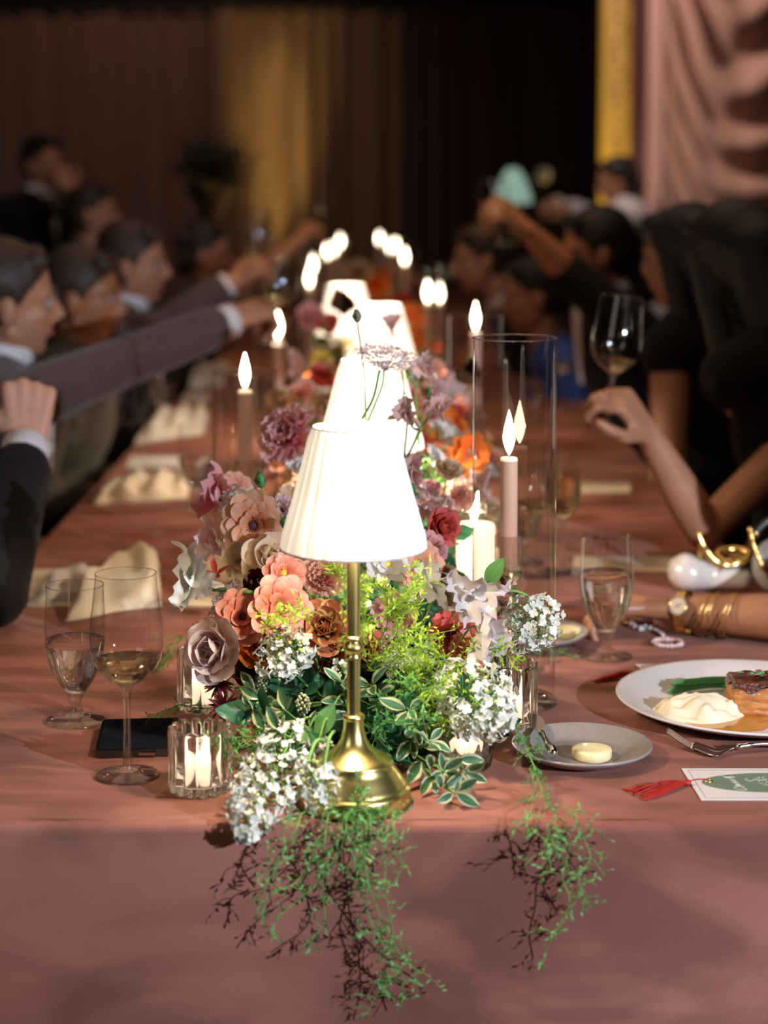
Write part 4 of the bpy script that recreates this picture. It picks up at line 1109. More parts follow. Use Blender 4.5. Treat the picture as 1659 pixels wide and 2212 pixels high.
def person(label, hip, chest, headc, gaze, skin, cloth, arms, hair='short', hair_m=None, clothing='suit_jacket', sleeves='long', voxel=0.008, group='seated dinner guests',
           seated=True, knees=None, shirt=False, shoulder_w=0.19, female=False, headup=None):
    """joints in world space; arms: list of (side, elbow, wrist, hand_dir, back_dir, bends)"""
    root = thing('person', label, 'person', (hip[0], hip[1], 0), group)
    off = V((hip[0], hip[1], 0)); loc = lambda p: V(p) - off
    hip, chest, headc, gaze = loc(hip), loc(chest), loc(headc), V(gaze)
    up = (chest - hip).normalized(); g2 = V((gaze.x, gaze.y, 0)).normalized()
    # the torso faces halfway between the gaze and the table
    right = g2.cross(V((0, 0, 1))).normalized()
    body = MB(); wear = MB()
    belly = hip.lerp(chest, 0.5)
    k = 0.88 if female else 1.0
    def slab(mb, p, w, d, r, inc=0.0):
        mb.ball(p, (w + inc, d + inc, r + inc), 20, 14, Matrix((right, -right.cross(up), up)).transposed())
    for mb, inc in ((body, 0.0), (wear, 0.016)):
        slab(mb, hip, 0.165 * k, 0.12 * k, 0.13, inc)
        slab(mb, belly, 0.150 * k, 0.11 * k, 0.16, inc)
        slab(mb, chest - up * 0.04, 0.172 * k, 0.122 * k, 0.17, inc)
        for s in (-1, 1): cap(mb, chest + right * s * 0.05 + up * 0.10, 0.062 + inc, chest + right * s * shoulder_w * k + up * 0.075, 0.058 * k + inc)
    fwdt = -right.cross(up)
    if female:
        for s in (-1, 1):
            wear.ball(chest + right * s * 0.07 + V((g2.x, g2.y, 0)) * 0.062 - up * 0.05, 0.060, 14, 10)
    hu = headup or (headc - chest).normalized()
    nb = chest + up * 0.15
    cap(body, nb, 0.060 * k, headc - hu * 0.085, 0.052 * k)
    c, Rm = head(body, headc, gaze, hu)
    # legs
    if seated:
        for s in (-1, 1):
            h = hip + right * s * 0.09 - V((0, 0, 0.02)); kn = h + g2 * 0.40 + V((0, 0, 0.02)) if knees is None else loc(knees) + right * s * 0.1
            an = V((kn.x - g2.x * 0.02, kn.y - g2.y * 0.02, 0.085)); toe = V((an.x + g2.x * 0.16, an.y + g2.y * 0.16, 0.035))
            for mb, inc in ((body, 0.0), (wear, 0.012)):
                cap(mb, h, 0.085 + inc, kn, 0.058 + inc); cap(mb, kn, 0.056 + inc, an, 0.038 + inc)
            cap(body, an, 0.036, toe, 0.030); cap(body, V((an.x, an.y, 0.035)), 0.032, toe, 0.03)
    else:
        for s in (-1, 1):
            h = hip + right * s * 0.09; kn = V((h.x, h.y, 0.48)) + g2 * 0.03; an = V((h.x, h.y, 0.085)); toe = V((an.x + g2.x * 0.16, an.y + g2.y * 0.16, 0.035))
            for mb, inc in ((body, 0.0), (wear, 0.012)):
                cap(mb, h, 0.085 + inc, kn, 0.058 + inc); cap(mb, kn, 0.056 + inc, an, 0.038 + inc)
            cap(body, V((an.x, an.y, 0.035)), 0.032, toe, 0.03)
    tips_all = []; cuffs = []
    for (s, elbow, wrist, hd, bd, bends, slen) in arms:
        sh = chest + right * s * shoulder_w * k + up * 0.07; el, wr = loc(elbow), loc(wrist)
        ar = 0.92 if female else 1.06
        cap(body, sh, 0.050 * ar, sh.lerp(el, 0.5), 0.046 * ar); cap(body, sh.lerp(el, 0.5), 0.046 * ar, el, 0.037 * ar)
        cap(body, el, 0.037 * ar, el.lerp(wr, 0.3), 0.040 * ar); cap(body, el.lerp(wr, 0.3), 0.040 * ar, wr, 0.0255 * ar)
        tips_all.append(hand(body, wr, hd, bd, s * -1, bends, 1.0 if female else 1.08))
        if slen > 0:
            inc = 0.013
            cap(wear, sh, 0.050 * ar + inc, sh.lerp(el, 0.5), 0.046 * ar + inc); cap(wear, sh.lerp(el, 0.5), 0.046 * ar + inc, el, 0.040 * ar + inc)
            if slen > 1:
                e2 = el.lerp(wr, 0.80); cap(wear, el, 0.040 * ar + inc, e2, 0.034 * ar + inc)
                if shirt: cuffs.append((el, wr, ar))
    bo = remeshed(body, 'body', skin, voxel, 3, root)
    wo = remeshed(wear, clothing, cloth, max(voxel, 0.009), 4, root)
    face_parts(root, c, Rm)
    remeshed(hair_mesh(c, Rm, hair), 'hair', hair_m or M_hair_black, 0.009, 3, root)
    if shirt:
        fr = (V((g2.x, g2.y, 0)) - up * V((g2.x, g2.y, 0)).dot(up)).normalized()
        nkc = nb + up * 0.015
        rot = Matrix((right, fr, up)).transposed()
        mb = MB().lathe([(0.060, -0.012), (0.066, 0.0), (0.062, 0.026), (0.058, 0.028)], 28); mb.v = [nkc + rot @ v for v in mb.v]
        mb.build('shirt_collar', M_shirt, root)
        mb = MB().grid(lambda u, v: nkc + rot @ V(((u - 0.5) * 0.11 * (v * 0.95 + 0.05), 0.085 + 0.052 * (1 - v) ** 0.7 + 0.012 * math.cos((u - 0.5) * 3), -0.21 * (1 - v) - 0.0)), 8, 10)
        mb.build('shirt_front', M_shirt, root)
        for (el, wr, ar) in cuffs:
            d = (wr - el).normalized(); a = el.lerp(wr, 0.76); b2 = wr - d * 0.006
            rr = 0.036 * ar
            M4 = frame(d); L = (b2 - a).length
            mb = MB().lathe([(rr * 0.9, 0), (rr, 0.002), (rr * 0.985, L), (rr * 0.93, L + 0.001), (rr * 0.93, 0.004)], 36)
            mb.v = [a + (M4.to_3x3() @ v) for v in mb.v]
            mb.build('shirt_cuff', M_shirt, root)
    return root, c, tips_all

# chairs under the diners
M_chair = mat('dark_chair_wood', (0.05, 0.03, 0.02), 0.45, noise_amt=0.2, noise_scale=8, stretch=(1, 1, 6))
M_seat = mat('cream_seat_pad', (0.45, 0.38, 0.30), 0.8)
def chair(label, x, y, rz):
    t = thing('dining_chair', label, 'chair', (x, y, 0), 'dark chairs under the diners', rotz=rz)
    MB().box((0, 0, 0.375), (0.20, 0.20, 0.012)).build('seat', M_chair, t, smooth=False)
    for a in (-1, 1):
        for b2 in (-1, 1):
            MB().tube([(a * 0.18, b2 * 0.18, 0), (a * 0.18, b2 * 0.18, 0.365)], 0.014, 8).build('leg', M_chair, t)
    mb = MB()
    for a in (-1, 1): mb.tube([(a * 0.18, -0.235, 0.34), (a * 0.18, -0.27, 0.82)], 0.013, 8)
    mb.tube([(-0.18, -0.27, 0.82), (0.18, -0.27, 0.82)], 0.016, 8)
    mb.build('backrest', M_chair, t)

Z1 = V((0, 0, 1))
def seat_chair(label, hip, gaze):
    g = V((gaze[0], gaze[1], 0)).normalized()
    chair(label, hip[0], hip[1], math.atan2(g.y, g.x) - PI / 2)

# --- R1: nearest on the right; only the forearm with the gold watch lies in view
wr = T(1455, 1372, TZ); wr = V((wr.x, wr.y + 0.010, TZ + 0.032))
el = T(1790, 1460, TZ); el = V((wr.x + 0.245, wr.y - 0.125, TZ + 0.048))
r1, _, tips = person('woman nearest on the right, bare forearm with gold watch resting on the table', (1.06, 2.42, 0.50), (1.00, 2.47, 0.98), (0.97, 2.50, 1.29), (-1, 0.25, -0.1), M_skin_brown, M_black_cloth,
       [(-1, (1.00, 2.24, 0.76), (0.84, 2.34, 0.655), (-1, 0.2, -0.1), (0, 0, 1), (30, 40, 30), 0), (1, el, wr, (-1, 0.16, 0.16), (0.1, 0.35, 0.9), (48, 46, 30), 0)],
       hair='long', clothing='black_dress', voxel=0.0045, group='guests with a bare arm on the table', female=True, shoulder_w=0.17)
fx = (wr - el).normalized()
# watch: bracelet of links with a round dial, pushed up the wrist
wc = wr - fx * 0.018; wt = thing('wristwatch', 'gold wristwatch with a jewelled round dial on the forearm at the right', 'watch', wc)
M4 = frame(-fx, V((0, -1, 0))); M3 = M4.to_3x3()
rw, rh = 0.0305, 0.0290
for i in range(30):
    a = 2 * PI * i / 30
    dirv = M3 @ V((math.cos(a), math.sin(a), 0))
    if dirv.dot(V((-0.1, -0.88, 0.45))) > 0.87: continue
    for j, ox in enumerate((-0.0042, 0, 0.0042)):
        aa = a + (PI / 30 if j == 1 else 0)
        p = M3 @ V((rw * math.cos(aa), rw * math.sin(aa), ox))
        rt = Matrix.Rotation(aa, 3, 'Z')
        MB().box((0, 0, 0), (0.0013, 0.0029, 0.0019)).build('link', M_gold, wt, smooth=False).matrix_basis = Matrix.Translation(p) @ (M3 @ rt).to_4x4()
dn_ = (V((-0.1, -0.88, 0.45)) - fx * V((-0.1, -0.88, 0.45)).dot(fx)).normalized()
Md = frame(dn_, fx)
def placed(mb, M, pos):
    mb.v = [V(pos) + (M.to_3x3() @ v) for v in mb.v]; return mb
placed(MB().lathe([(0, -0.003), (0.0128, -0.003), (0.0145, -0.001), (0.0145, 0.002), (0.0125, 0.0040), (0.0115, 0.0036), (0.0113, 0.003)], 40), Md, dn_ * rw).build('case', M_gold, wt)
placed(MB().lathe([(0, 0.0030), (0.0114, 0.0030)], 40), Md, dn_ * rw).build('dial', mat('champagne_dial', (0.75, 0.62, 0.48), 0.3, 0.4), wt)
M_gem = mat('diamond', (0.95, 0.95, 0.98), 0.05, 0.6, coat=1.0)
for i in range(20):
    a = 2 * PI * i / 20
    p = dn_ * (rw + 0.0036) + Md.to_3x3() @ V((0.0130 * math.cos(a), 0.0130 * math.sin(a), 0))
    MB().ball(p, 0.0013, 6, 4).build('stone', M_gem, wt)
for k, ang in enumerate((0.6, 2.1)):
    placed(MB().box((0, 0, 0), (0.0004, 0.0038 + 0.002 * k, 0.0002), Matrix.Rotation(ang, 3, 'Z')), Md, dn_ * (rw + 0.0034)).build('hand', M_ink, wt, smooth=False)
for k, (u, tilt, rad) in enumerate(((0.175, 0.35, 0.0325), (0.20, 0.42, 0.0330), (0.225, 0.28, 0.0335), (0.30, 0.34, 0.0345), (0.325, 0.30, 0.0350))):
    c = wr.lerp(el, u); bt = thing('bangle', ('thinnest hammered gold bangle next to the watch', 'second twisted gold bangle from the watch', 'middle gold bangle of the stack on the forearm', 'fourth gold bangle from the watch', 'gold bangle farthest from the watch')[k], 'bracelet', c, 'gold bangles beside the watch')
    Mb = frame(fx + V((0, 0, tilt)), V((0, -1, 0)))
    n = 96
    mb = MB().tube([Mb.to_3x3() @ V((rad * (1 + 0.006 * math.sin(24 * 2 * PI * i / n)) * math.cos(2 * PI * i / n), rad * 1.02 * math.sin(2 * PI * i / n), 0.0004 * math.sin(36 * 2 * PI * i / n))) for i in range(n + 1)], 0.0011, 6, cap=False)
    mb.build('band', M_gold, bt)
# crystal bead strands lying by the hand
M_bead = mat('crystal_bead', (0.80, 0.62, 0.60), 0.06, coat=1.0, spec=1.0); M_emerald = mat('emerald_bead', (0.0, 0.35, 0.25), 0.1, coat=1.0)
t = thing('bead_bracelet', 'crystal bead strand with an emerald bead, lying in a loop before the watch', 'bracelet', (0, 0, 0))
lc = T(1442, 1393); ptsb = []
for i in range(22):
    a = 2 * PI * i / 22; ptsb.append(V((lc.x + 0.0205 * math.cos(a), lc.y + 0.019 * math.sin(a), TZ + 0.0030)))
for i in range(12):
    u = i / 11; q = T(1432 - 50 * u, 1377 - 12 * u - 8 * math.sin(u * 3)); ptsb.append(V((q.x, q.y, TZ + 0.0030)))
for i, p in enumerate(ptsb):
    MB().ball(p, 0.0029 + 0.0004 * (i % 3), 8, 6).build('bead', M_emerald if i in (30, 31) else M_bead, t)
for i in range(5):
    q = T(1372 + 11 * i, 1360 + 3 * (i % 2)); MB().ball(V((q.x, q.y, TZ + 0.0042)), 0.0042, 8, 6).build('bead', M_bead, t)
t = thing('lipstick_tube', 'slim pink tube lying at the fingers behind the right goblet', 'tube', (0, 0, 0))
a, b2 = T(1358, 1352), T(1408, 1348)
MB().tube([a + Z1 * 0.0052, b2 + Z1 * 0.0052], 0.0048, 16).build('barrel', mat('rose_enamel', (0.75, 0.45, 0.42), 0.2, coat=0.6), t)
MB().tube([a + Z1 * 0.0052 - V((0.012, 0, 0)), a + Z1 * 0.0052], 0.0042, 16).build('end_cap', M_gold, t)

# white nacre clutch with a gold scrolled handle
M_nacre = mat('pearl_white_shell', (0.74, 0.68, 0.62), 0.18, coat=0.8, noise_amt=0.08, noise_scale=14)
cc = T(1545, 1292, TZ)
cx0, cy0 = T(1545, 1290).x, T(1545, 1290).y + 0.045
t = thing('clutch_bag', 'pearly white clutch with a scrolled gold handle, on the table behind the watch', 'clutch', (cx0, cy0, TZ + 0.001))
mb = MB()
chain(mb, [(-0.040, 0, 0.030), (0.0, 0.005, 0.024), (0.050, 0.0, 0.020)], [0.0300, 0.0235, 0.0200], 20)
mb.ball((-0.034, 0, 0.028), (0.030, 0.030, 0.028), 20, 14)
remeshed(mb, 'shell_body', M_nacre, 0.0035, 6, t)
sp = spline([(-0.022, -0.012, 0.095), (-0.018, -0.014, 0.082), (-0.006, -0.018, 0.062), (0.006, -0.020, 0.050), (0.020, -0.018, 0.044), (0.040, -0.016, 0.046), (0.058, -0.006, 0.052), (0.062, 0.010, 0.058), (0.045, 0.020, 0.062), (0.022, 0.016, 0.060), (0.012, 0.004, 0.054), (0.020, -0.010, 0.048)], 6)
MB().tube(sp, [0.0048] * 10 + [0.0058] * (len(sp) - 10), 12).build('handle', M_gold, t)
MB().lathe([(0, 0.050), (0.022, 0.051), (0.026, 0.054), (0.026, 0.051), (0, 0.047)], 32, (0.038, 0.004, 0)).build('mirror', M_gold, t)
MB().tube([(0.012, -0.016, 0.034), (0.013, -0.019, 0.052)], 0.0022, 8).build('clasp', M_gold, t)
MB().tube([(-0.018, -0.012, 0.052), (-0.016, -0.013, 0.095)], 0.006, 4).build('gold_tag', M_gold, t)
# second bag at the very edge: dark with a gold twig frame
q = T(1668, 1300); bq = V((q.x, q.y + 0.05, TZ + 0.001))
t = thing('evening_bag', 'evening bag with a knobbly gold twig frame, cut off by the right edge', 'bag', bq)
mb = MB(); mb.ball((0.022, 0, 0.046), (0.045, 0.026, 0.046), 20, 14); remeshed(mb, 'bag_body', mat('grey_white_leather', (0.42, 0.40, 0.36), 0.35), 0.004, 4, t)
sp = spline([(-0.030, -0.018, 0.110), (-0.024, -0.022, 0.082), (-0.012, -0.028, 0.052), (0.006, -0.030, 0.024)], 6)
MB().tube(sp, [0.004 + 0.0010 * math.sin(k * 2.1) for k in range(len(sp))], 10).build('twig_frame', M_gold, t)
MB().ball((-0.020, -0.016, 0.100), 0.006, 10, 8).build('clasp', M_gold, t)
MB().tube(spline([(-0.022, -0.016, 0.100), (0.0, -0.012, 0.118), (0.03, -0.008, 0.122)], 6), 0.006, 10).build('frame_top', mat('dark_steel', (0.08, 0.08, 0.08), 0.3, 0.8), t)

# --- R2: bare arm raised from the elbow on the table, holding a wine glass
elb = T(1528, 1205); elb = V((elb.x, elb.y + 0.03, TZ + 0.040))
wri = P(1402, 940, elb.y - 0.04)
hnd = (P(1322, 828, elb.y - 0.07) - wri).normalized()
r2, _, tips = person('woman in a black dress on the right, elbow on the table, raising a wine glass', (0.86, elb.y + 0.22, 0.50), (0.80, elb.y + 0.24, 0.97), (0.675, elb.y + 0.34, 1.245), (-0.45, 1, -0.05), M_skin, M_black_cloth,
       [(1, elb, wri, hnd, (0.7, -0.45, 0.55), (52, 58, 38), 0), (-1, (0.62, elb.y + 0.02, 0.86), (0.60, elb.y - 0.24, 0.80), (-0.5, -0.8, -0.1), (0, 0, 1), (30, 40, 30), 0)][:1] +
       [(-1, (0.84, elb.y + 0.46, 0.76), (0.72, elb.y + 0.40, 0.655), (-1, -0.2, 0), (0, 0, 1), (30, 30, 20), 0)],
       hair='long', clothing='black_dress', voxel=0.005, female=True, shoulder_w=0.18, group=None)
for (p, d) in tips[0][:4]:
    MB().ball(V(p) + V(d) * 0.004, (0.0052, 0.0052, 0.0045), 10, 8).build('fingernail', M_nail, r2)
gb = P(1306, 940, elb.y - 0.105); gt = P(1345, 640, elb.y - 0.095)
Mg = Matrix.Translation(gb) @ frame((gt - gb), (1, 0, 0))
wine_glass('wine glass with some white wine, held up by the raised right hand', 0, 0, (gt - gb).length * 1.0, 0.56, matrix=Mg, z=0, group='raised wine glasses', r=0.043)

# --- farther diners on the right
def guest(label, side, y, head_px, head_py, reach=None, skin=M_skin, cloth=M_black_cloth, hair='short', hm=M_hair_black, female=False, shirt=True, glass=None, gaze=None, d=None, clothing=None, bends=(55, 55, 35), arm_sleeve=2, group='seated dinner guests', lean=0.12, elbow=None, wine=True):
    hd = P(head_px, head_py, y)
    s = 1 if side == 'right' else -1
    hipx = max(0.80, abs(hd.x) + lean + 0.03) * s
    hip = V((hipx, y + 0.02, 0.50)); ch = V((hd.x * 0.62 + hipx * 0.38, y + 0.01, min(0.99, hd.z - 0.27)))
    g = gaze or (-s, -0.1, -0.12)
    arms = []
    # the arm that reaches to the middle
    near = V(g).normalized().cross(V((0, 0, 1)))   # person's right
    sgn = 1 if near.y < 0 else -1                  # side nearer the camera
    if reach:
        w = P(*reach); shp = ch + near * sgn * 0.19 + V((0, 0, 0.07))
        e = V(elbow) if elbow else (shp.lerp(w, 0.48) + V((0, 0, -0.05)))
        dirh = (w - e).normalized()
        arms.append((sgn, e, w, dirh, (0.1 * s, -0.5, 0.8), bends, arm_sleeve))
    else:
        arms.append((sgn, ch + near * sgn * 0.22 + V((s * 0.02, 0, -0.22)), V((hip.x - s * 0.17, hip.y, 0.655)) + near * sgn * 0.10, (-s, 0, -0.1), (0, 0, 1), (30, 40, 30), arm_sleeve))
    arms.append((-sgn, ch - near * sgn * 0.22 + V((s * 0.02, 0, -0.22)), V((hip.x - s * 0.17, hip.y, 0.655)) - near * sgn * 0.10, (-s, 0, -0.1), (0, 0, 1), (30, 40, 30), arm_sleeve))
    for k in range(len(arms)):
        a = list(arms[k])
        for q in (1, 2):
            a[q] = V(a[q]);
            if abs(a[q].x) < 0.645 and a[q].z > 0.70: a[q].z = max(a[q].z, TZ + 0.055)
        arms[k] = tuple(a)
    r, c, tips = person(label, hip, ch, hd, g, skin, cloth, arms, hair=hair, hair_m=hm, clothing=clothing or ('dress' if female else 'suit_jacket'), voxel=0.0075, group=group, shirt=shirt, female=female, shoulder_w=0.17 if female else 0.19)
    if glass:
        a = P(*glass[0]); b3 = P(*glass[1])
        wine_glass(glass[2], 0, 0, (b3 - a).length, 0.55 if wine else 0, matrix=Matrix.Translation(a) @ frame(b3 - a, (1, 0, 0)), z=0, group='raised wine glasses', detail=32)
    seat_chair('dark chair under the ' + ' '.join(label.split()[:12]), (hip.x, hip.y), g)
    return r
guest('woman with long black hair, seated beyond the raised wine glass', 'right', 4.05, 1478, 560, None, M_skin, M_black_cloth, 'long', M_hair_black, True, False, arm_sleeve=0, gaze=(-1, 0.75, -0.05))
guest('man on the right with his bare forearm stretched out to toast', 'right', 4.95, 1285, 545, (1140, 500, 4.75), M_skin, M_black_cloth, 'short', M_hair_black, False, True,
      glass=((1080, 530, 4.68), (1066, 388, 4.68), 'wine glass held up by the outstretched arm on the far right'), elbow=P(1230, 590, 4.8), arm_sleeve=1)
guest('guest in a dark suit leaning over the table on the far right', 'right', 6.3, 1040, 560, None, M_skin_fair, M_black_cloth, 'short', M_hair_brown, False, True, lean=0.35)
guest('guest in a royal blue dress half hidden behind the second right-hand cylinder', 'right', 5.65, 1150, 640, None, M_skin, M_blue_cloth, 'bun', M_hair_black, True, False, lean=0.25, arm_sleeve=1)
# --- left side
guest('man with greying hair on the left reaching across the table', 'left', 3.62, 20, 650, (505, 690, 3.95), M_skin, M_dark_cloth, 'short', M_hair_brown, False, True,
      glass=((583, 740, 3.93), (612, 560, 3.93), 'wine glass in the hand stretched out from the left'), elbow=P(245, 790, 3.75), gaze=(1, 0.25, -0.05))
guest('man in a dark suit, third on the left, looking down the table', 'left', 5.2, 290, 570, (500, 610, 5.1), M_skin, M_dark_cloth, 'short', M_hair_brown, False, True,
      glass=((535, 640, 5.05), (565, 455, 5.05), 'wine glass raised in front of the third man on the left'), gaze=(1, -0.1, -0.05))
guest('woman with a flushed face farther down the left side', 'left', 7.1, 445, 545, (640, 520, 7.0), M_skin_fair, M_olive_cloth, 'wavy', M_hair_brown, True, False,
      glass=((682, 510, 6.93), (700, 400, 6.93), 'small wine glass raised above the candles at the far left'), arm_sleeve=0)
guest('guest in an olive jacket, second on the left, mostly behind the outstretched arm', 'left', 4.45, 180, 640, None, M_skin_brown, M_olive_cloth, 'short', M_hair_brown, False, False)
# --- L1: nearest left, fist raised, white cuff
wl = P(58, 958, 2.86); ell = P(40, 1330, 2.72)
ell = V((-0.565, 2.60, TZ + 0.062))
hd = (P(62, 860, 2.88) - wl).normalized()
r, _, _ = person('man nearest on the left, raised fist, black sleeve and crisp white cuff', (-1.02, 2.62, 0.50), (-0.96, 2.60, 0.98), (-0.90, 2.62, 1.29), (1, 0.3, -0.05), M_skin_fair, M_black_cloth,
       [(1, ell, wl, hd, (0.2, -0.9, 0.2), (82, 85, 50), 2), (-1, (-1.02, 2.86, 0.76), (-0.86, 2.78, 0.66), (1, 0.1, 0), (0, 0, 1), (20, 30, 20), 2)],
       hair='short', voxel=0.005, group=None, shirt=True)
seat_chair('dark chair under the man nearest on the left', (-1.02, 2.62), (1, 0.2))
seat_chair('dark chair under the woman nearest on the right', (1.06, 2.42), (-1, 0.1))
seat_chair('dark chair under the woman raising the wine glass', (0.86, elb.y + 0.22), (-1, 0.1))

# --- standing figures at the back
hd = P(1332, 392, 9.0)
bx0 = hd.x + 0.02
r, c, tips = person('waiter in white shirt and black vest, bending forward at the right by the curtain', (bx0 + 0.18, 9.05, 0.86), (bx0 + 0.05, 9.02, 1.17), hd, (-1, -0.15, -0.25), M_skin, M_shirt,
       [(1, P(1290, 470, 8.85), P(1228, 452, 8.75), (-1, -0.1, 0.3), (0, -0.6, 0.6), (40, 50, 30), 2), (-1, P(1285, 470, 9.1), P(1225, 446, 8.95), (-1, -0.1, 0.2), (0, 0.4, 0.8), (40, 50, 30), 2)],
       hair='wavy', clothing='white_shirt', voxel=0.009, seated=False, group=None, shirt=False)
vb = MB(); ctr = V((bx0 + 0.05, 9.02, 1.12)) - V((r.location.x, r.location.y, 0)); lo = V((bx0 + 0.15, 9.04, 0.90)) - V((r.location.x, r.location.y, 0))
for p, w in ((ctr, 0.17), (ctr.lerp(lo, 0.5), 0.165), (lo, 0.175)): vb.ball(p, (0.150, w + 0.022, 0.15), 20, 14)
remeshed(vb, 'black_vest', M_black_cloth, 0.01, 3, r)
t = thing('white_napkin_bundle', 'pale bundle in the waiter’s hands'.replace('’', "'"), 'bundle', P(1205, 446, 8.78))
mb = MB(); mb.ball((0, 0, 0), (0.045, 0.05, 0.05), 14, 10); mb.ball((0.03, 0, -0.04), (0.05, 0.05, 0.04), 14, 10); remeshed(mb, 'cloth', M_linen, 0.01, 2, t)
hd = P(92, 352, 8.2)
r, c, tips = person('man in a dark suit standing at the back left, white shirt front showing', (hd.x - 0.05, 8.25, 0.92), (hd.x - 0.03, 8.22, 1.20), hd, (0.7, -0.6, -0.05), M_skin, M_black_cloth,
       [(1, P(60, 470, 8.0), P(130, 440, 7.95), (0.8, 0, 0.5), (0, -0.6, 0.6), (40, 50, 30), 2), (-1, P(190, 450, 8.1), P(150, 420, 8.0), (-0.3, -0.2, 0.9), (0, -0.6, 0.6), (40, 50, 30), 2)],
       hair='short', voxel=0.009, seated=False, group=None, shirt=True)
hd = P(205, 462, 7.4)
r, c, tips = person('guest in olive brown at the back left, in front of the standing man', (hd.x - 0.05, 7.4, 0.50), (hd.x - 0.03, 7.4, 0.98), hd, (1, -0.2, 0), M_skin, M_olive_cloth,
       [(1, (hd.x + 0.05, 7.2, 0.85), (hd.x + 0.28, 7.2, 0.85), (1, 0, 0), (0, 0, 1), (30, 40, 30), 2), (-1, (hd.x + 0.05, 7.6, 0.85), (hd.x + 0.28, 7.6, 0.85), (1, 0, 0), (0, 0, 1), (30, 40, 30), 2)],
       hair='bun', hair_m=M_hair_brown, voxel=0.009, group=None, shirt=False, clothing='jacket')
seat_chair('dark chair under the guest in olive brown at the back left', (hd.x - 0.05, 7.4), (1, -0.2))

# far side table with the pale green lamp, and the dark leafy arrangement on its pedestal
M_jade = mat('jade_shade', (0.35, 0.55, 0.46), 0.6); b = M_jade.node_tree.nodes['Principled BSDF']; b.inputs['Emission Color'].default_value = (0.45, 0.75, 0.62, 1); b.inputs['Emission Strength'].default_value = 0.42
q = P(1108, 400, 8.6)
t = thing('green_lamp', 'pale jade green shaded lamp glowing on the far side table', 'lamp', (q.x, q.y, 0.98))
zc = q.z - 0.98
MB().lathe([(0.055, 0.0), (0.06, 0.004), (0.02, 0.02), (0.010, 0.05), (0.010, zc + 0.06)], 24).build('base', M_brass, t)
MB().lathe([(0.092, zc - 0.085), (0.080, zc - 0.03), (0.055, zc + 0.035), (0.028, zc + 0.075), (0.012, zc + 0.080)], 40).build('lamp_shade', M_jade, t)
MB().ball((-0.03, -0.02, zc - 0.075), (0.03, 0.03, 0.02), 12, 8).build('bulb', emit('green_lamp_bulb', (1, 0.75, 0.45), 1.2), t)
t = thing('side_table', 'tall dark cocktail table carrying the green lamp at the back', 'table', (q.x, q.y, 0))
MB().lathe([(0, 0.96), (0.30, 0.96), (0.30, 0.98), (0, 0.98)], 40).build('table_top', M_wood, t)
MB().lathe([(0.22, 0.0), (0.22, 0.012), (0.03, 0.03), (0.03, 0.96)], 24).build('pedestal', M_leg, t)

# ================================================================ FLOWERS
G_stem = petal_mat('fresh_stem', (0.16, 0.34, 0.07), (0.20, 0.40, 0.09), trans=0.1)
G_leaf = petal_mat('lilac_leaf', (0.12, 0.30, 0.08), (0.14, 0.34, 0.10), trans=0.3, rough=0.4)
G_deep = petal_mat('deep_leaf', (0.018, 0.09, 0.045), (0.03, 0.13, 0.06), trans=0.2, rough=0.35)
G_var = petal_mat('variegated_leaf', (0.05, 0.15, 0.075), (0.075, 0.20, 0.10), edge=(0.58, 0.60, 0.34), trans=0.2, rough=0.4, edge_at=0.60)
G_fern = petal_mat('lamplit_fern_green', (0.42, 0.62, 0.06), (0.58, 0.78, 0.11), trans=0.45, rough=0.5)  # green yellowed and lightened to carry the lamp's glow in its colour
G_fern2 = petal_mat('cool_fern_green', (0.13, 0.40, 0.11), (0.21, 0.52, 0.15), trans=0.4, rough=0.5)
G_fern3 = petal_mat('trailing_fern_green', (0.16, 0.42, 0.13), (0.26, 0.55, 0.19), trans=0.25, rough=0.5)
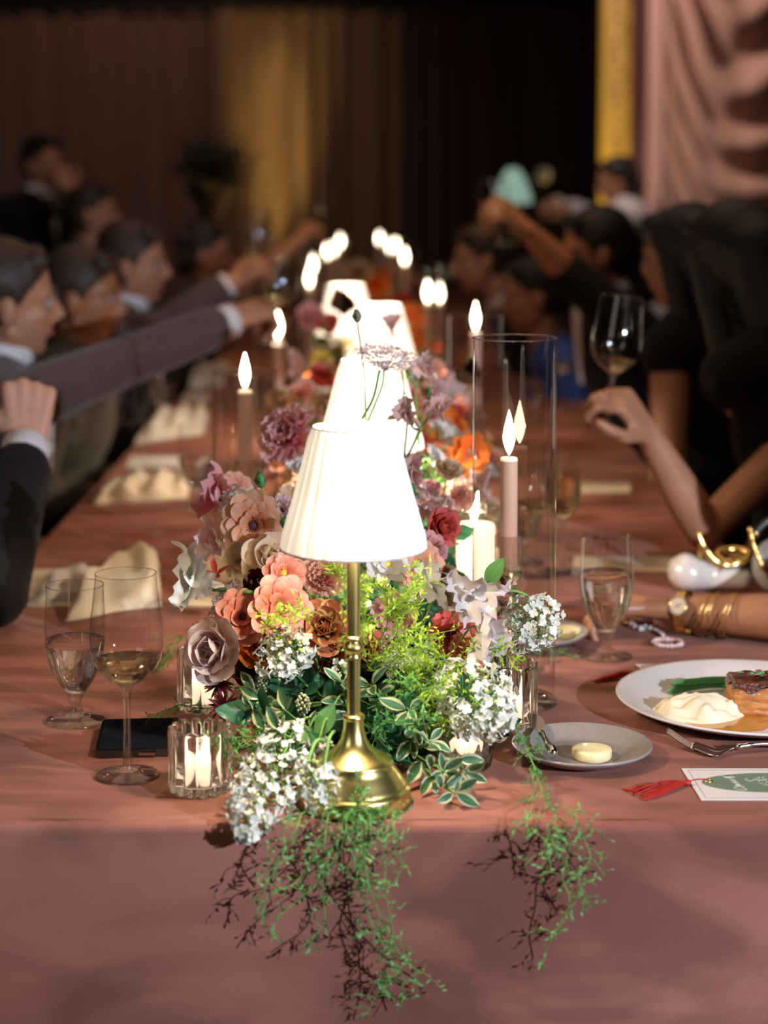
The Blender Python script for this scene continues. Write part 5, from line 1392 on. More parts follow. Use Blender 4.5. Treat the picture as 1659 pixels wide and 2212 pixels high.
FL = {
 'coral': petal_mat('coral_petal', (0.90, 0.17, 0.06), (0.92, 0.50, 0.40), trans=0.35),
 'peach': petal_mat('peach_petal', (0.86, 0.36, 0.22), (0.88, 0.56, 0.44), trans=0.4),
 'tan': petal_mat('tan_petal', (0.80, 0.25, 0.08), (0.76, 0.53, 0.36), trans=0.4),
 'cream': petal_mat('cream_petal', (0.80, 0.58, 0.32), (0.88, 0.72, 0.54), trans=0.45),
 'mauve': petal_mat('grey_mauve_petal', (0.66, 0.49, 0.42), (0.74, 0.58, 0.54), trans=0.4),
 'pink': petal_mat('dusty_pink_petal', (0.80, 0.24, 0.28), (0.86, 0.55, 0.53), trans=0.4),
 'lilacpink': petal_mat('lilac_pink_petal', (0.86, 0.58, 0.50), (0.86, 0.70, 0.72), trans=0.4),
 'white': petal_mat('white_petal', (0.88, 0.89, 0.78), (0.93, 0.90, 0.91), trans=0.35),
 'whitepink': petal_mat('white_pink_petal', (0.92, 0.88, 0.80), (0.92, 0.78, 0.84), trans=0.35),
 'orange': petal_mat('orange_petal', (0.90, 0.20, 0.03), (0.92, 0.32, 0.06), trans=0.45),
 'red': petal_mat('coral_red_petal', (0.62, 0.07, 0.05), (0.80, 0.20, 0.17), trans=0.35),
 'rust': petal_mat('rust_petal', (0.28, 0.06, 0.03), (0.62, 0.20, 0.09), edge=(0.72, 0.48, 0.18), trans=0.3, edge_at=0.75),
 'burgundy': petal_mat('burgundy_petal', (0.07, 0.008, 0.012), (0.14, 0.018, 0.022), trans=0.2),
 'brown': petal_mat('chocolate_petal', (0.09, 0.035, 0.015), (0.28, 0.15, 0.07), trans=0.3),
 'yellow': petal_mat('yellow_petal', (0.85, 0.6, 0.08), (0.9, 0.75, 0.18), trans=0.4),
 'lilac': petal_mat('white_lilac_floret', (0.84, 0.86, 0.60), (0.94, 0.93, 0.92), trans=0.3, streak=0.08),
 'lace': petal_mat('mauve_lace_floret', (0.66, 0.50, 0.46), (0.74, 0.60, 0.70), trans=0.3),
 'lacewhite': petal_mat('white_lace_floret', (0.66, 0.68, 0.42), (0.78, 0.76, 0.72), trans=0.3),
 'limebud': petal_mat('lime_bud', (0.50, 0.62, 0.16), (0.60, 0.68, 0.26), trans=0.2),
 'berry': petal_mat('cream_berry', (0.42, 0.42, 0.22), (0.55, 0.52, 0.30), trans=0.1),
}
CENTER_DARK = mat('dark_flower_eye', (0.06, 0.012, 0.015), 0.7)
CENTER_GREEN = mat('green_flower_eye', (0.35, 0.45, 0.08), 0.6)
CENTER_YEL = mat('yellow_stamens', (0.85, 0.65, 0.10), 0.6)

def petal_mb(L, W, a0=0.2, curl=0.6, cup=0.25, ruffle=0.0, tip=0.0, nu=6, nv=7, seed=0, r0=0.0, shape=0.5, rf=5.0, fan=0):
    """petal growing from the centre along +X and up; a0/curl: angle above the plane at the base and how it changes"""
    ph = seed * 1.7
    def prof(t):
        if fan: return 0.12 + 0.88 * math.sin(PI / 2 * min(1, t * 1.15)) ** 0.8
        tm = 0.64
        return 0.14 + 0.86 * math.sin(PI / 2 * t / tm) ** 0.9 if t < tm else max(0.16, (1 - ((t - tm) / (1 - tm)) ** 2.4) ** 0.5)
    path = [(r0, 0.0)]; n = 24
    for k in range(n):
        t = (k + 0.5) / n; a = a0 + curl * t
        path.append((path[-1][0] + math.cos(a) * L / n, path[-1][1] + math.sin(a) * L / n))
    def f(u, v):
        if tip <= 0: v = 1 - (1 - v) ** 1.7
        s = 2 * u - 1; k = v * n; i = min(int(k), n - 1); fr = k - i
        x = path[i][0] + (path[i + 1][0] - path[i][0]) * fr; z = path[i][1] + (path[i + 1][1] - path[i][1]) * fr
        a = a0 + curl * v
        p = prof(v) if v < 1 else prof(1.0)
        w = W / 2 * max(0.10 if tip <= 0 else 0.02, p)
        if tip > 0: w = W / 2 * (math.sin(PI * min(1, v * 0.96 + 0.02)) ** 0.8) * (1 - tip * v * 0.3)
        edge_in = (0.30 * L * abs(s) ** 3.5 * v ** 3 + 0.02 * L * math.sin(11 * s + ph) * v ** 4) if fan else 0.0
        lift = cup * W * s * s * 0.5 * math.sin(PI * min(1, v + 0.12)) + ruffle * W * (0.25 + s * s) * v * v * math.sin(rf * s + ph) + ruffle * W * 0.5 * v ** 3 * math.sin(rf * 1.9 * s + ph * 2)
        return V((x - edge_in * math.cos(a) - math.sin(a) * lift, s * w, z - edge_in * math.sin(a) + math.cos(a) * lift))
    return MB().grid(f, nu, nv)
PM = {}
def petal_me(key, m, **kw):
    k = (key, m.name, tuple(sorted(kw.items())))
    if k not in PM: PM[k] = petal_mb(**kw).mesh('petal', m)
    return PM[k]

def rings_of(kind, s):
    """per kind: list of rings (count, petal args, scale, lift z, extra tilt); s = diameter"""
    r = s / 2
    if kind == 'butterfly':
        return [(11, dict(L=r * 0.98, W=r * 0.62, a0=0.35, curl=-0.2, cup=0.30, ruffle=0.05), 1, 0.0), (9, dict(L=r * 0.80, W=r * 0.54, a0=0.75, curl=-0.35, cup=0.35, ruffle=0.05), 1, 0.02 * r), (5, dict(L=r * 0.50, W=r * 0.42, a0=1.0, curl=-0.2, cup=0.4), 1, 0.04 * r)]
    if kind == 'ranunculus':
        return [(7, dict(L=r * 1.12, W=r * 0.95, a0=0.15, curl=0.55, cup=0.30, ruffle=0.03), 1, 0.0), (7, dict(L=r * 1.0, W=r * 0.85, a0=0.45, curl=0.85, cup=0.40), 1, 0.03 * r), (6, dict(L=r * 0.85, W=r * 0.72, a0=0.75, curl=1.05, cup=0.45), 1, 0.06 * r), (6, dict(L=r * 0.66, W=r * 0.58, a0=1.0, curl=1.25, cup=0.5), 1, 0.08 * r), (5, dict(L=r * 0.48, W=r * 0.42, a0=1.25, curl=1.35, cup=0.5), 1, 0.10 * r)]
    if kind == 'carnation':
        return [(9, dict(L=r, W=r * 0.72, a0=0.25, curl=0.25, cup=0.1, ruffle=0.15, rf=9.0, nu=12, fan=1), 1, 0.0), (8, dict(L=r * 0.88, W=r * 0.64, a0=0.65, curl=0.25, cup=0.1, ruffle=0.17, rf=9.0, nu=12, fan=1), 1, 0.02 * r), (7, dict(L=r * 0.75, W=r * 0.55, a0=1.0, curl=0.2, cup=0.1, ruffle=0.19, rf=8.0, nu=12, fan=1), 1, 0.03 * r), (5, dict(L=r * 0.62, W=r * 0.46, a0=1.3, curl=0.1, cup=0.1, ruffle=0.20, rf=7.0, nu=12, fan=1), 1, 0.04 * r)]
    if kind == 'poppy':
        return [(3, dict(L=r * 1.05, W=r * 1.55, a0=0.15, curl=0.9, cup=0.25, ruffle=0.07, nu=12, fan=1), 1, 0.0), (3, dict(L=r * 0.95, W=r * 1.35, a0=0.45, curl=0.9, cup=0.25, ruffle=0.08, nu=12, fan=1), 1, 0.03 * r)]
    if kind == 'starry':
        return [(14, dict(L=r, W=r * 0.24, a0=0.15, curl=0.2, cup=0.3, tip=1.0, nu=3, nv=5), 1, 0.0), (12, dict(L=r * 0.85, W=r * 0.22, a0=0.5, curl=0.2, cup=0.3, tip=1.0, nu=3, nv=5), 1, 0.02 * r), (9, dict(L=r * 0.62, W=r * 0.2, a0=0.95, curl=0.1, cup=0.3, tip=1.0, nu=3, nv=5), 1, 0.03 * r)]
    if kind == 'tulip':
        return [(3, dict(L=r * 1.5, W=r * 1.3, a0=0.7, curl=0.9, cup=0.35), 1, 0.0), (3, dict(L=r * 1.45, W=r * 1.2, a0=0.9, curl=0.7, cup=0.35), 1, 0.0)]
    if kind == 'pointed':
        return [(4, dict(L=r * 1.3, W=r * 0.42, a0=0.6, curl=0.3, cup=0.5, tip=1.0), 1, 0.0), (3, dict(L=r * 1.1, W=r * 0.38, a0=1.0, curl=-0.2, cup=0.5, tip=1.0), 1, 0.02 * r)]
    if kind == 'sweetpea':
        return []

CORE = V((0, 0, 0))
def core_of(p):
    """where a stem starts inside the mound, below and behind the bloom"""
    x = max(-0.09, min(0.09, p.x * 0.45)); return V((x, p.y + (0.05 if p.y < 2.2 else 0.0), TZ + 0.055))
def stem_to(root, p_local_from, p_local_to, rad=0.0014, m=None, bow=0.02):
    a, b2 = V(p_local_from), V(p_local_to)
    mid = (a + b2) / 2 + V((0, 0, bow))
    MB().tube(spline([a, mid, b2], 6), rad, 6).build('stem', m or G_stem, root)

def flower(kind, color, label, pos, size, facing, eye=None, stem=True, group=None, parts=True, cat='flower', stem_from=None, seed=0, name=None, stemr=0.0014):
    """a bloom on its stem; every petal its own child (parts) or one mesh"""
    nm = name or {'butterfly': 'butterfly_ranunculus', 'ranunculus': 'ranunculus', 'carnation': 'carnation', 'poppy': 'poppy', 'starry': 'astrantia', 'tulip': 'tulip', 'pointed': 'alstroemeria', 'sweetpea': 'sweet_pea'}[kind]
    rr = random.Random(int(pos.x * 9999) + int(pos.z * 7777) + seed)
    root = thing(nm, label, cat, pos, group)
    M = frame(facing, (rr.uniform(-1, 1), rr.uniform(-1, 1), 0.2))
    m = FL[color]
    joined = None if parts else MB()
    for (cnt, kw, sc, lift) in (rings_of(kind, size) or []):
        if parts:
            variants = [petal_me(kind, m, seed=q, **{k2: (round(v2, 5) if isinstance(v2, float) else v2) for k2, v2 in kw.items()}) for q in range(2)]
        off = rr.uniform(0, 6.28)
        for i in range(cnt):
            a = off + 2 * PI * i / cnt + rr.uniform(-0.12, 0.12)
            ml = Matrix.Rotation(a, 4, 'Z') @ Matrix.Translation((0.03 * size, 0, lift)) @ Matrix.Rotation(-rr.uniform(-0.12, 0.14), 4, 'Y') @ Matrix.Rotation(rr.uniform(-0.15, 0.15), 4, 'X') @ Matrix.Scale(rr.uniform(0.9, 1.06), 4)
            if parts: link('petal', variants[i % 2], root, M @ ml)
            else:
                kk = dict(kw); kk['nu'] = 6 if kw.get('fan') else 4; kk['nv'] = 4
                pb = petal_mb(seed=i, **kk); Q = M @ ml; joined.add([Q @ v for v in pb.v], pb.f, pb.uv)
    if kind == 'sweetpea':
        s = size
        specs = [(dict(L=s * 0.55, W=s * 0.95, a0=0.9, curl=0.9, cup=0.15, ruffle=0.085, nu=18, nv=10, rf=8.0, fan=1), 0.0), (dict(L=s * 0.52, W=s * 0.85, a0=0.5, curl=0.6, cup=-0.1, ruffle=0.09, nu=18, nv=10, rf=9.5, fan=1), 2.2),
                 (dict(L=s * 0.50, W=s * 0.80, a0=0.7, curl=0.5, cup=0.2, ruffle=0.10, nu=18, nv=10, rf=8.5, fan=1), 4.1), (dict(L=s * 0.36, W=s * 0.45, a0=1.2, curl=0.5, cup=0.4, ruffle=0.08, nu=8, nv=6), 1.0), (dict(L=s * 0.34, W=s * 0.42, a0=1.1, curl=0.6, cup=0.4, ruffle=0.08, nu=8, nv=6), 3.3)]
        for q, (kw, an) in enumerate(specs):
            ml = Matrix.Rotation(an + rr.uniform(-0.3, 0.3), 4, 'Z') @ Matrix.Rotation(rr.uniform(-0.2, 0.2), 4, 'X')
            if parts: link('petal', petal_me('sp', m, seed=q, **{k2: (round(v2, 4) if isinstance(v2, float) else v2) for k2, v2 in kw.items()}), root, M @ ml)
            else:
                kk = dict(kw); kk['nu'] = 6; kk['nv'] = 4
                pb = petal_mb(seed=q, **kk); Q = M @ ml; joined.add([Q @ v for v in pb.v], pb.f, pb.uv)
    if not parts:
        joined.build('blossom', m, root)
    r3 = M.to_3x3(); fz = r3 @ V((0, 0, 1))
    if eye:
        em = {'dark': CENTER_DARK, 'green': CENTER_GREEN, 'yellow': CENTER_YEL}[eye]
        mb = MB().ball(fz * size * 0.05, (size * 0.085, size * 0.085, size * 0.06), 12, 8, r3)
        if parts:
            for i in range(16):
                a = 2 * PI * i / 16
                p = r3 @ V((size * 0.11 * math.cos(a), size * 0.11 * math.sin(a), size * 0.12))
                mb.tube([fz * size * 0.04, p], size * 0.006, 4); mb.ball(p, size * 0.012, 6, 4)
        mb.build('flower_eye', em, root)
    if stem:
        c = (V(stem_from) if stem_from is not None else core_of(pos)) - pos
        a = -fz * size * 0.02
        MB().ball(a, (size * 0.06, size * 0.06, size * 0.05), 8, 6).build('calyx', G_stem, root)
        pts = spline([a, a - fz * min(size * 0.5, 0.03) + V((0, 0, -0.004)), c], 6)
        MB().tube(pts, stemr, 8).build('stem', G_stem, root)
    return root

def floret_mesh(m, r=0.005, n=4, depth=0.006):
    """one small four-petalled floret with its tube"""
    mb = MB()
    for i in range(n):
        a = 2 * PI * i / n
        pb = petal_mb(L=r, W=r * 0.85, a0=0.25, curl=0.5, cup=0.5, nu=2, nv=3, seed=i)
        Q = Matrix.Rotation(a, 4, 'Z'); mb.add([Q @ v for v in pb.v], pb.f, [(u, 0.35 + 0.65 * v) for u, v in pb.uv])
    mb.tube([(0, 0, 0.0004), (0, 0, -depth)], r * 0.16, 4)
    return mb.mesh('floret', m)
FLO = floret_mesh(FL['lilac'], 0.0064); FLO2 = floret_mesh(FL['lilac'], 0.0055)
BUDME = MB().ball((0, 0, 0), (0.0022, 0.0022, 0.0028), 7, 5).mesh('bud', FL['limebud'])
def lilac(label, pts, radii, n, stem_from=None, seed=1, buds=0.15, group='white lilac heads', size=1.0):
    """a panicle: florets crowd a branched axis that follows pts"""
    rr = random.Random(seed); p0 = V(pts[0]); root = thing('lilac', label, 'flower', p0, group)
    sp = spline(pts, 8); L = len(sp)
    st = MB().tube([q - p0 for q in sp], 0.0016, 6)
    if stem_from is not None: st.tube(spline([V(stem_from) - p0, (V(stem_from) - p0) * 0.5 + V((0, 0, 0.012)), V((0, 0, 0))], 6), 0.0018, 6)
    fl = []
    for i in range(n):
        # even spread over the outside of the panicle
        k = (i + 0.5) / n; t = min(L - 1.001, k * (L - 1)); i0 = int(t); c = sp[i0].lerp(sp[i0 + 1], t - i0) - p0
        rk = k * (len(radii) - 1); j = min(int(rk), len(radii) - 2); rad = radii[j] + (radii[j + 1] - radii[j]) * (rk - j)
        ax = (sp[i0 + 1] - sp[i0]).normalized()
        a = i * 2.39996 + rr.uniform(-0.3, 0.3); el = rr.uniform(-0.5, 0.9) + (1.0 if i > n * 0.93 else 0)
        u = ax.orthogonal().normalized(); w = ax.cross(u)
        d = (u * math.cos(a) + w * math.sin(a)) * math.cos(el * 0.6) + ax * math.sin(el * 0.6)
        pos = c + d * rad * rr.uniform(0.74, 1.08)
        nd = (d + V((rr.uniform(-.5, .5), rr.uniform(-.5, .5), rr.uniform(-.5, .5)))).normalized()
        if i % 3 == 0: st.tube([c, (c + pos) / 2 + ax * 0.003, pos - nd * 0.005], 0.0005, 4)
        if rr.random() < buds: link('bud', BUDME, root, Matrix.Translation(pos) @ frame(nd) @ Matrix.Scale(size * rr.uniform(0.8, 1.2), 4))
        else: link('floret', FLO if i % 2 else FLO2, root, Matrix.Translation(pos) @ frame(nd) @ Matrix.Rotation(rr.uniform(0, 1.5), 4, 'Z') @ Matrix.Scale(size * rr.uniform(0.85, 1.15), 4))
    st.build('stem', G_stem, root)
    return root
def umbel(label, pos, size, facing, color='lace', stem_to_=None, n=26, per=12, name='lace_flower', group='lace flower umbels', seed=1, dome=0.25, stemr=0.0013):
    """flat lace umbel: rays that end in umbellets of tiny florets"""
    rr = random.Random(seed); root = thing(name, label, 'flower', pos, group); M = frame(facing).to_3x3()
    st = MB(); fl = MB(); r = size / 2; base = V((0, 0, -size * 0.28))
    for i in range(n):
        k = math.sqrt((i + 0.5) / n); a = i * 2.39996
        c = V((k * r * math.cos(a), k * r * math.sin(a), -dome * r * k * k))
        st.tube([M @ base, M @ (c * 0.6 + base * 0.25), M @ c], 0.00045, 4)
        for j in range(per):
            b2 = rr.uniform(0, 6.28); q = math.sqrt(rr.random()) * r * 0.22
            p = c + V((q * math.cos(b2), q * math.sin(b2), rr.uniform(-0.001, 0.004)))
            s = rr.uniform(0.0018, 0.0034) * (size / 0.07) ** 0.5
            nz = (V((rr.uniform(-.6, .6), rr.uniform(-.6, .6), 1))).normalized(); F = frame(nz).to_3x3()
            for t in range(4):
                an = PI / 2 * t
                q0 = F @ V((s * 0.15 * math.cos(an), s * 0.15 * math.sin(an), 0)); q1 = F @ V((s * math.cos(an - 0.5), s * math.sin(an - 0.5), s * 0.3)); q2 = F @ V((s * math.cos(an + 0.5), s * math.sin(an + 0.5), s * 0.3))
                fl.add([M @ (p + q0), M @ (p + q1), M @ (p + q2)], [(0, 1, 2)], [(0.5, 0.2), (0.3, 1), (0.7, 1)])
    if stem_to_ is not None:
        d = V(stem_to_) - V(pos); st.tube(spline([M @ base, (M @ base) * 0.6 + d * 0.4 + V((0.006, 0, 0.006)), d], 8), stemr, 6)
    st.build('stem', G_stem, root); fl.build('florets', FL[color], root, kind='stuff')
    return root
def leaf_me(key, m, L, W, curl=0.4, cup=0.35, ruffle=0.05, tip=0.9):
    k = ('leaf', key)
    if k not in PM:
        PM[k] = petal_mb(L=L, W=W, a0=0.1, curl=curl, cup=cup, ruffle=ruffle, tip=tip, nu=6, nv=8, r0=0.004, rf=4.0).mesh('leaf', m)
    return PM[k]
LV = leaf_me('var', G_var, 0.034, 0.019); LV2 = leaf_me('var2', G_var, 0.028, 0.016, curl=-0.4); LD = leaf_me('deep', G_deep, 0.06, 0.036, 0.3, 0.2); LL = leaf_me('lil', G_leaf, 0.062, 0.040, 0.25, 0.18, 0.03)
LS = leaf_me('small', G_fern2, 0.030, 0.014, 0.3, 0.3)
def leaf_sprig(label, pts, meshes, n, scale=1.0, seed=1, name='variegated_sprig', whorl=True, group=None, stemr=0.0012):
    rr = random.Random(seed); p0 = V(pts[0]); root = thing(name, label, 'leaf sprig', p0, group)
    sp = [q - p0 for q in spline(pts, 8)]; MB().tube(sp, stemr, 6).build('stem', G_stem, root)
    for i in range(n):
        t = 0.25 + 0.75 * (i + 0.5) / n if not whorl else (0.35 + 0.3 * (i % 3) / 2 if i < n * 0.45 else 0.97)
        k = min(len(sp) - 2, int(t * (len(sp) - 1))); c = sp[k]; ax = (sp[k + 1] - sp[k]).normalized()
        a = i * 2.4; u = ax.orthogonal().normalized(); w = ax.cross(u)
        d = (u * math.cos(a) + w * math.sin(a)); el = rr.uniform(0.15, 0.7)
        xd = (d * math.cos(el) + ax * math.sin(el)).normalized(); zd = (ax * math.cos(el) - d * math.sin(el))
        zd = (zd + V((0, -0.4, 0.5))); zd = (zd - xd * zd.dot(xd)).normalized(); yd = zd.cross(xd)
        M = Matrix((xd, yd, zd)).transposed().to_4x4()
        link('leaf', meshes[i % len(meshes)], root, Matrix.Translation(c) @ M @ Matrix.Scale(scale * rr.uniform(0.75, 1.15), 4))
    return root
def single_leaf(label, base, tip, width, m, normal=(0, -1, 0.4), stem_from=None, name='lilac_leaf_sprig', droop=0.0):
    root = thing(name, label, 'leaf', base); d = V(tip) - V(base); L = d.length; xd = d.normalized(); zd = V(normal); zd = (zd - xd * zd.dot(xd)).normalized(); yd = zd.cross(xd)
    M = Matrix((xd, yd, zd)).transposed().to_4x4()
    mb = petal_mb(L=L, W=width, a0=0.05, curl=-0.1 - droop, cup=0.22, ruffle=0.03, tip=0.9, nu=8, nv=12)
    link('leaf', mb.mesh('leaf', m), root, M)
    MB().tube([M @ V((L * t, 0, 0.0005)) for t in (0.0, 0.3, 0.6, 0.9)], 0.0004, 4).build('midrib', G_stem, root)
    if stem_from is not None: MB().tube(spline([V((0, 0, 0)), (V(stem_from) - V(base)) * 0.5 + V((0, 0, 0.004)), V(stem_from) - V(base)], 5), 0.0012, 6).build('stem', G_stem, root)
    return root
def needles(mb, pts, rr, dens=1.0, size=0.011, curly=1.0):
    """asparagus-fern branchlets: curved flat needles in clusters along a path"""
    step = 0.005 / dens; acc = 0
    for k in range(len(pts) - 1):
        a, b2 = pts[k], pts[k + 1]; L = (b2 - a).length; ax = (b2 - a).normalized() if L > 1e-7 else V((0, 0, 1)); acc += L
        while acc > step:
            acc -= step * rr.uniform(0.6, 1.4)
            c = a.lerp(b2, rr.random()); out = V((rr.uniform(-1, 1), rr.uniform(-1, 1), rr.uniform(-1, 1))).normalized()
            br = (ax * 0.5 + out).normalized(); bl = size * rr.uniform(0.6, 1.9)
            c1 = c + br * bl
            q = c; m2 = 3 + int(rr.random() * 3)
            mb.tube([c, c + br * bl * 0.5 + out.cross(ax) * 0.001, c1], 0.00022, 3)
            for j in range(m2):
                p = c.lerp(c1, (j + 0.6) / m2)
                d = (br + V((rr.uniform(-1, 1), rr.uniform(-1, 1), rr.uniform(-1, 1))) * 0.9).normalized()
                cu = d.cross(V((rr.uniform(-1, 1), rr.uniform(-1, 1), rr.uniform(-1, 1)))).normalized()
                s = size * rr.uniform(0.35, 0.75); w = 0.00065 + size * 0.040
                n2 = d.cross(cu).normalized()
                p1 = p + d * s * 0.5 + cu * s * 0.16 * curly; p2 = p + d * s * 0.85 + cu * s * 0.5 * curly
                mb.add([p - n2 * w * 0.3, p + n2 * w * 0.3, p1 + n2 * w, p1 - n2 * w, p2], [(0, 1, 2, 3), (3, 2, 4)], [(0, 0), (1, 0), (1, .5), (0, .5), (.5, 1)])
def fern(label, paths, m=None, dens=1.0, size=0.011, seed=1, group='asparagus fern sprays', curly=1.0):
    """paths: list of control-point lists; first is the main stem, the others are side branches"""
    rr = random.Random(seed); p0 = V(paths[0][0]); root = thing('asparagus_fern', label, 'fern', p0, group)
    st = MB(); nd = MB()
    for k, pth in enumerate(paths):
        sp = [q - p0 for q in spline(pth, 7)]
        st.tube(sp, 0.0006 if k == 0 else 0.0004, 5)
        needles(nd, sp if k else sp[3:], rr, dens, size, curly)
    st.build('stem', G_stem, root); nd.build('needles', m or G_fern, root, kind='stuff')
    return root
def auto_fern(label, start, end, bow, branches, spread, seed, **kw):
    rr = random.Random(seed); a, b2 = V(start), V(end); mid = (a + b2) / 2 + V(bow)
    main = [a, a.lerp(mid, 0.5) + V((rr.uniform(-1, 1), rr.uniform(-1, 1), rr.uniform(-1, 1))) * spread * 0.15, mid, mid.lerp(b2, 0.5) + V((rr.uniform(-1, 1), 0, rr.uniform(-1, 1))) * spread * 0.15, b2]
    paths = [main]; sp = spline(main, 6)
    for k in range(branches):
        i = int(len(sp) * (0.2 + 0.75 * (k + 0.5) / branches)); i = min(i, len(sp) - 2); c = sp[i]; ax = (sp[i + 1] - sp[i]).normalized()
        o = V((rr.uniform(-1, 1), rr.uniform(-0.5, 0.3), rr.uniform(-0.9, 0.6))) * spread
        paths.append([c, c + ax * spread * 0.3 + o * 0.45, c + ax * spread * 0.5 + o])
    return fern(label, paths, seed=seed, **kw)

# --- mossy floral foam and the dark leaf bed the stems stand in
M_foam = mat('dark_moss', (0.012, 0.028, 0.012), 0.95, noise_amt=0.5, noise_scale=60, bump=0.8, bump_scale=120)
yy = 2.17; k = 0
FO = []
while yy < 10.3:
    ln = 0.30 if k else 0.13
    c = (0.0 if k else -0.005, yy, TZ + 0.0)
    if not any(abs(l.y - yy) < 0.02 for l in LAMPS[1:]):
        pass
    FO.append(c)
    yy += 0.42; k += 1
for k, c in enumerate(FO):
    t = thing('moss_block', 'dark mossy floral block hidden under the blooms, ' + ('just behind the nearest lamp' if k == 0 else 'between the first and second lamps' if c[1] < 2.6 else 'between the second and third lamps' if c[1] < 3.8 else 'between the third and fourth lamps' if c[1] < 4.6 else 'beyond the fourth lamp'), 'floral foam', c, 'mossy blocks under the centrepiece')
    w = 0.115 if k < 1 else 0.085
    def lump(u, v, w=w):
        a = 2 * PI * u; rr = math.sin(PI / 2 * min(1, v * 1.0)) if v < 1 else 1
        x = w * math.cos(a); y = 0.185 * math.sin(a)
        if k == 0: y *= 0.75
        h = 0.085 + 0.018 * math.sin(5 * a + 3 * v)
        return V((x * rr * (1 + 0.05 * math.sin(7 * a)), y * rr * (1 + 0.05 * math.sin(9 * a)), max(0.0008, h * (1 - v ** 4))))
    MB().grid(lump, 40, 12, closed_u=True).build('moss', M_foam, t)

def leafbed(name, label, cells, n, m, L, seed, lift=(0.0, 0.14), w=0.15):
    rr = random.Random(seed); mb = MB()
    for i in range(n):
        x, y, z, f = cells(rr)
        l = L * rr.uniform(0.6, 1.2); pb_n = (V((x * 3, -0.6, 1.0)) + V((rr.uniform(-1, 1), rr.uniform(-1, 1), rr.uniform(-.6, 1))) * 0.9).normalized()
        M = Matrix.Translation((x, y, z)) @ frame(pb_n, (rr.uniform(-1, 1), rr.uniform(-1, 1), rr.uniform(-.3, .3))) @ Matrix.Scale(l, 4)
        for (u0, v0) in ((0, 0),):
            vs = [V((0, 0, 0)), V((0.35, 0.26, 0.05)), V((0.35, 0, 0.0)), V((0.35, -0.26, 0.05)), V((0.7, 0.22, 0.02)), V((0.7, 0, -0.04)), V((0.7, -0.22, 0.02)), V((1.0, 0, -0.12))]
            mb.add([M @ v for v in vs], [(0, 2, 1), (0, 3, 2), (1, 2, 5, 4), (2, 3, 6, 5), (4, 5, 7), (5, 6, 7)], [(.5, 0), (0, .35), (.5, .35), (1, .35), (0, .7), (.5, .7), (1, .7), (.5, 1)])
    return mb.build(name, m, label=label, cat='foliage', kind='stuff')
def near_cell(rr):
    a = rr.uniform(0, 6.28); k = math.sqrt(rr.random()); x = 0.155 * k * math.cos(a) - 0.005; y = 2.19 + 0.20 * k * math.sin(a)
    z = TZ + rr.uniform(0.01, 0.125) * (1 - 0.75 * k * k) + 0.004
    if abs(x - L1.x) < 0.06 and y < L1.y + 0.075: y += 0.12
    return x, y, z, 0
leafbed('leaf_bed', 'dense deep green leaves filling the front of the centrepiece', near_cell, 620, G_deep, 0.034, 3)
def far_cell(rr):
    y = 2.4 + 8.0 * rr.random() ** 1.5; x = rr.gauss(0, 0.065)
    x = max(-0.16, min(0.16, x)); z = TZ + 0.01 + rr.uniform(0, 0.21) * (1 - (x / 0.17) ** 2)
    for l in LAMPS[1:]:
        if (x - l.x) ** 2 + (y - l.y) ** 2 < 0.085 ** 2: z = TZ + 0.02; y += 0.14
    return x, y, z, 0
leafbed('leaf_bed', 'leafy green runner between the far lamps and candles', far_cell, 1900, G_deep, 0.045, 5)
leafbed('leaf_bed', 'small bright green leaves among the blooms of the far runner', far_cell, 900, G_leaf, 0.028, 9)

CAMV = lambda p: (CAM - V(p)).normalized()
def face(p, dx=0.0, dz=0.0): return (CAMV(p) + V((dx, 0, dz))).normalized()
def F(kind, color, label, px, py, s, d, dx=0.0, dz=0.25, eye=None, **kw):
    p = P(px, py, d); return flower(kind, color, label, p, mpx(s, d) * 1.14, face(p, dx, dz), eye=eye, **kw)
# ---- blooms of the front arrangement, one by one from the photograph
F('sweetpea', 'pink', 'dusty pink sweet pea with magenta heart, upper left beside the glass cylinder', 478, 1078, 118, 2.36, -0.5, 0.4)
F('butterfly', 'tan', 'large tan ranunculus with an orange heart, left of the lamp shade', 548, 1134, 132, 2.26, -0.15, 0.05, 'dark')
F('carnation', 'pink', 'dusty rose double bloom at the left of the lamp shade top', 628, 945, 128, 2.50, -0.75, 0.55, stem_from=P(655, 1110, 2.5))
F('ranunculus', 'cream', 'big cream ranunculus just below the left rim of the shade', 598, 1222, 128, 2.20, -0.1, 0.75, 'green')
F('sweetpea', 'lilacpink', 'peach pink ruffled sweet pea left of the tan ranunculus', 466, 1172, 96, 2.30, -0.7, 0.1)
F('sweetpea', 'white', 'white ruffled sweet pea sticking out farthest left on a thick green stem', 418, 1252, 140, 2.16, -0.25, 0.2, stem_from=P(545, 1280, 2.05), stemr=0.0024)
F('pointed', 'red', 'rust red lily bud petals between the white sweet pea and the cream bloom', 468, 1240, 58, 2.20, -0.3, 0.9)
F('butterfly', 'coral', 'coral ranunculus with a dark eye, left one of the coral pair', 527, 1332, 112, 2.07, -0.25, 0.05, 'dark')
F('butterfly', 'coral', 'largest coral ranunculus, right one of the pair, pale pink petals', 602, 1312, 128, 2.05, 0.15, 0.1, 'green')
F('butterfly', 'coral', 'smaller coral bloom with a yellow eye above the coral pair', 614, 1240, 84, 2.11, 0.1, 0.4, 'yellow')
F('ranunculus', 'orange', 'orange ranunculus tucked under the coral pair', 558, 1392, 88, 2.08, 0.0, -0.1)
F('ranunculus', 'mauve', 'grey mauve ranunculus seen from the side, lower left', 474, 1402, 124, 2.05, -0.6, -0.1)
F('carnation', 'peach', 'peach double bloom directly below the lamp shade', 700, 1246, 96, 2.15, 0.0, 0.3)
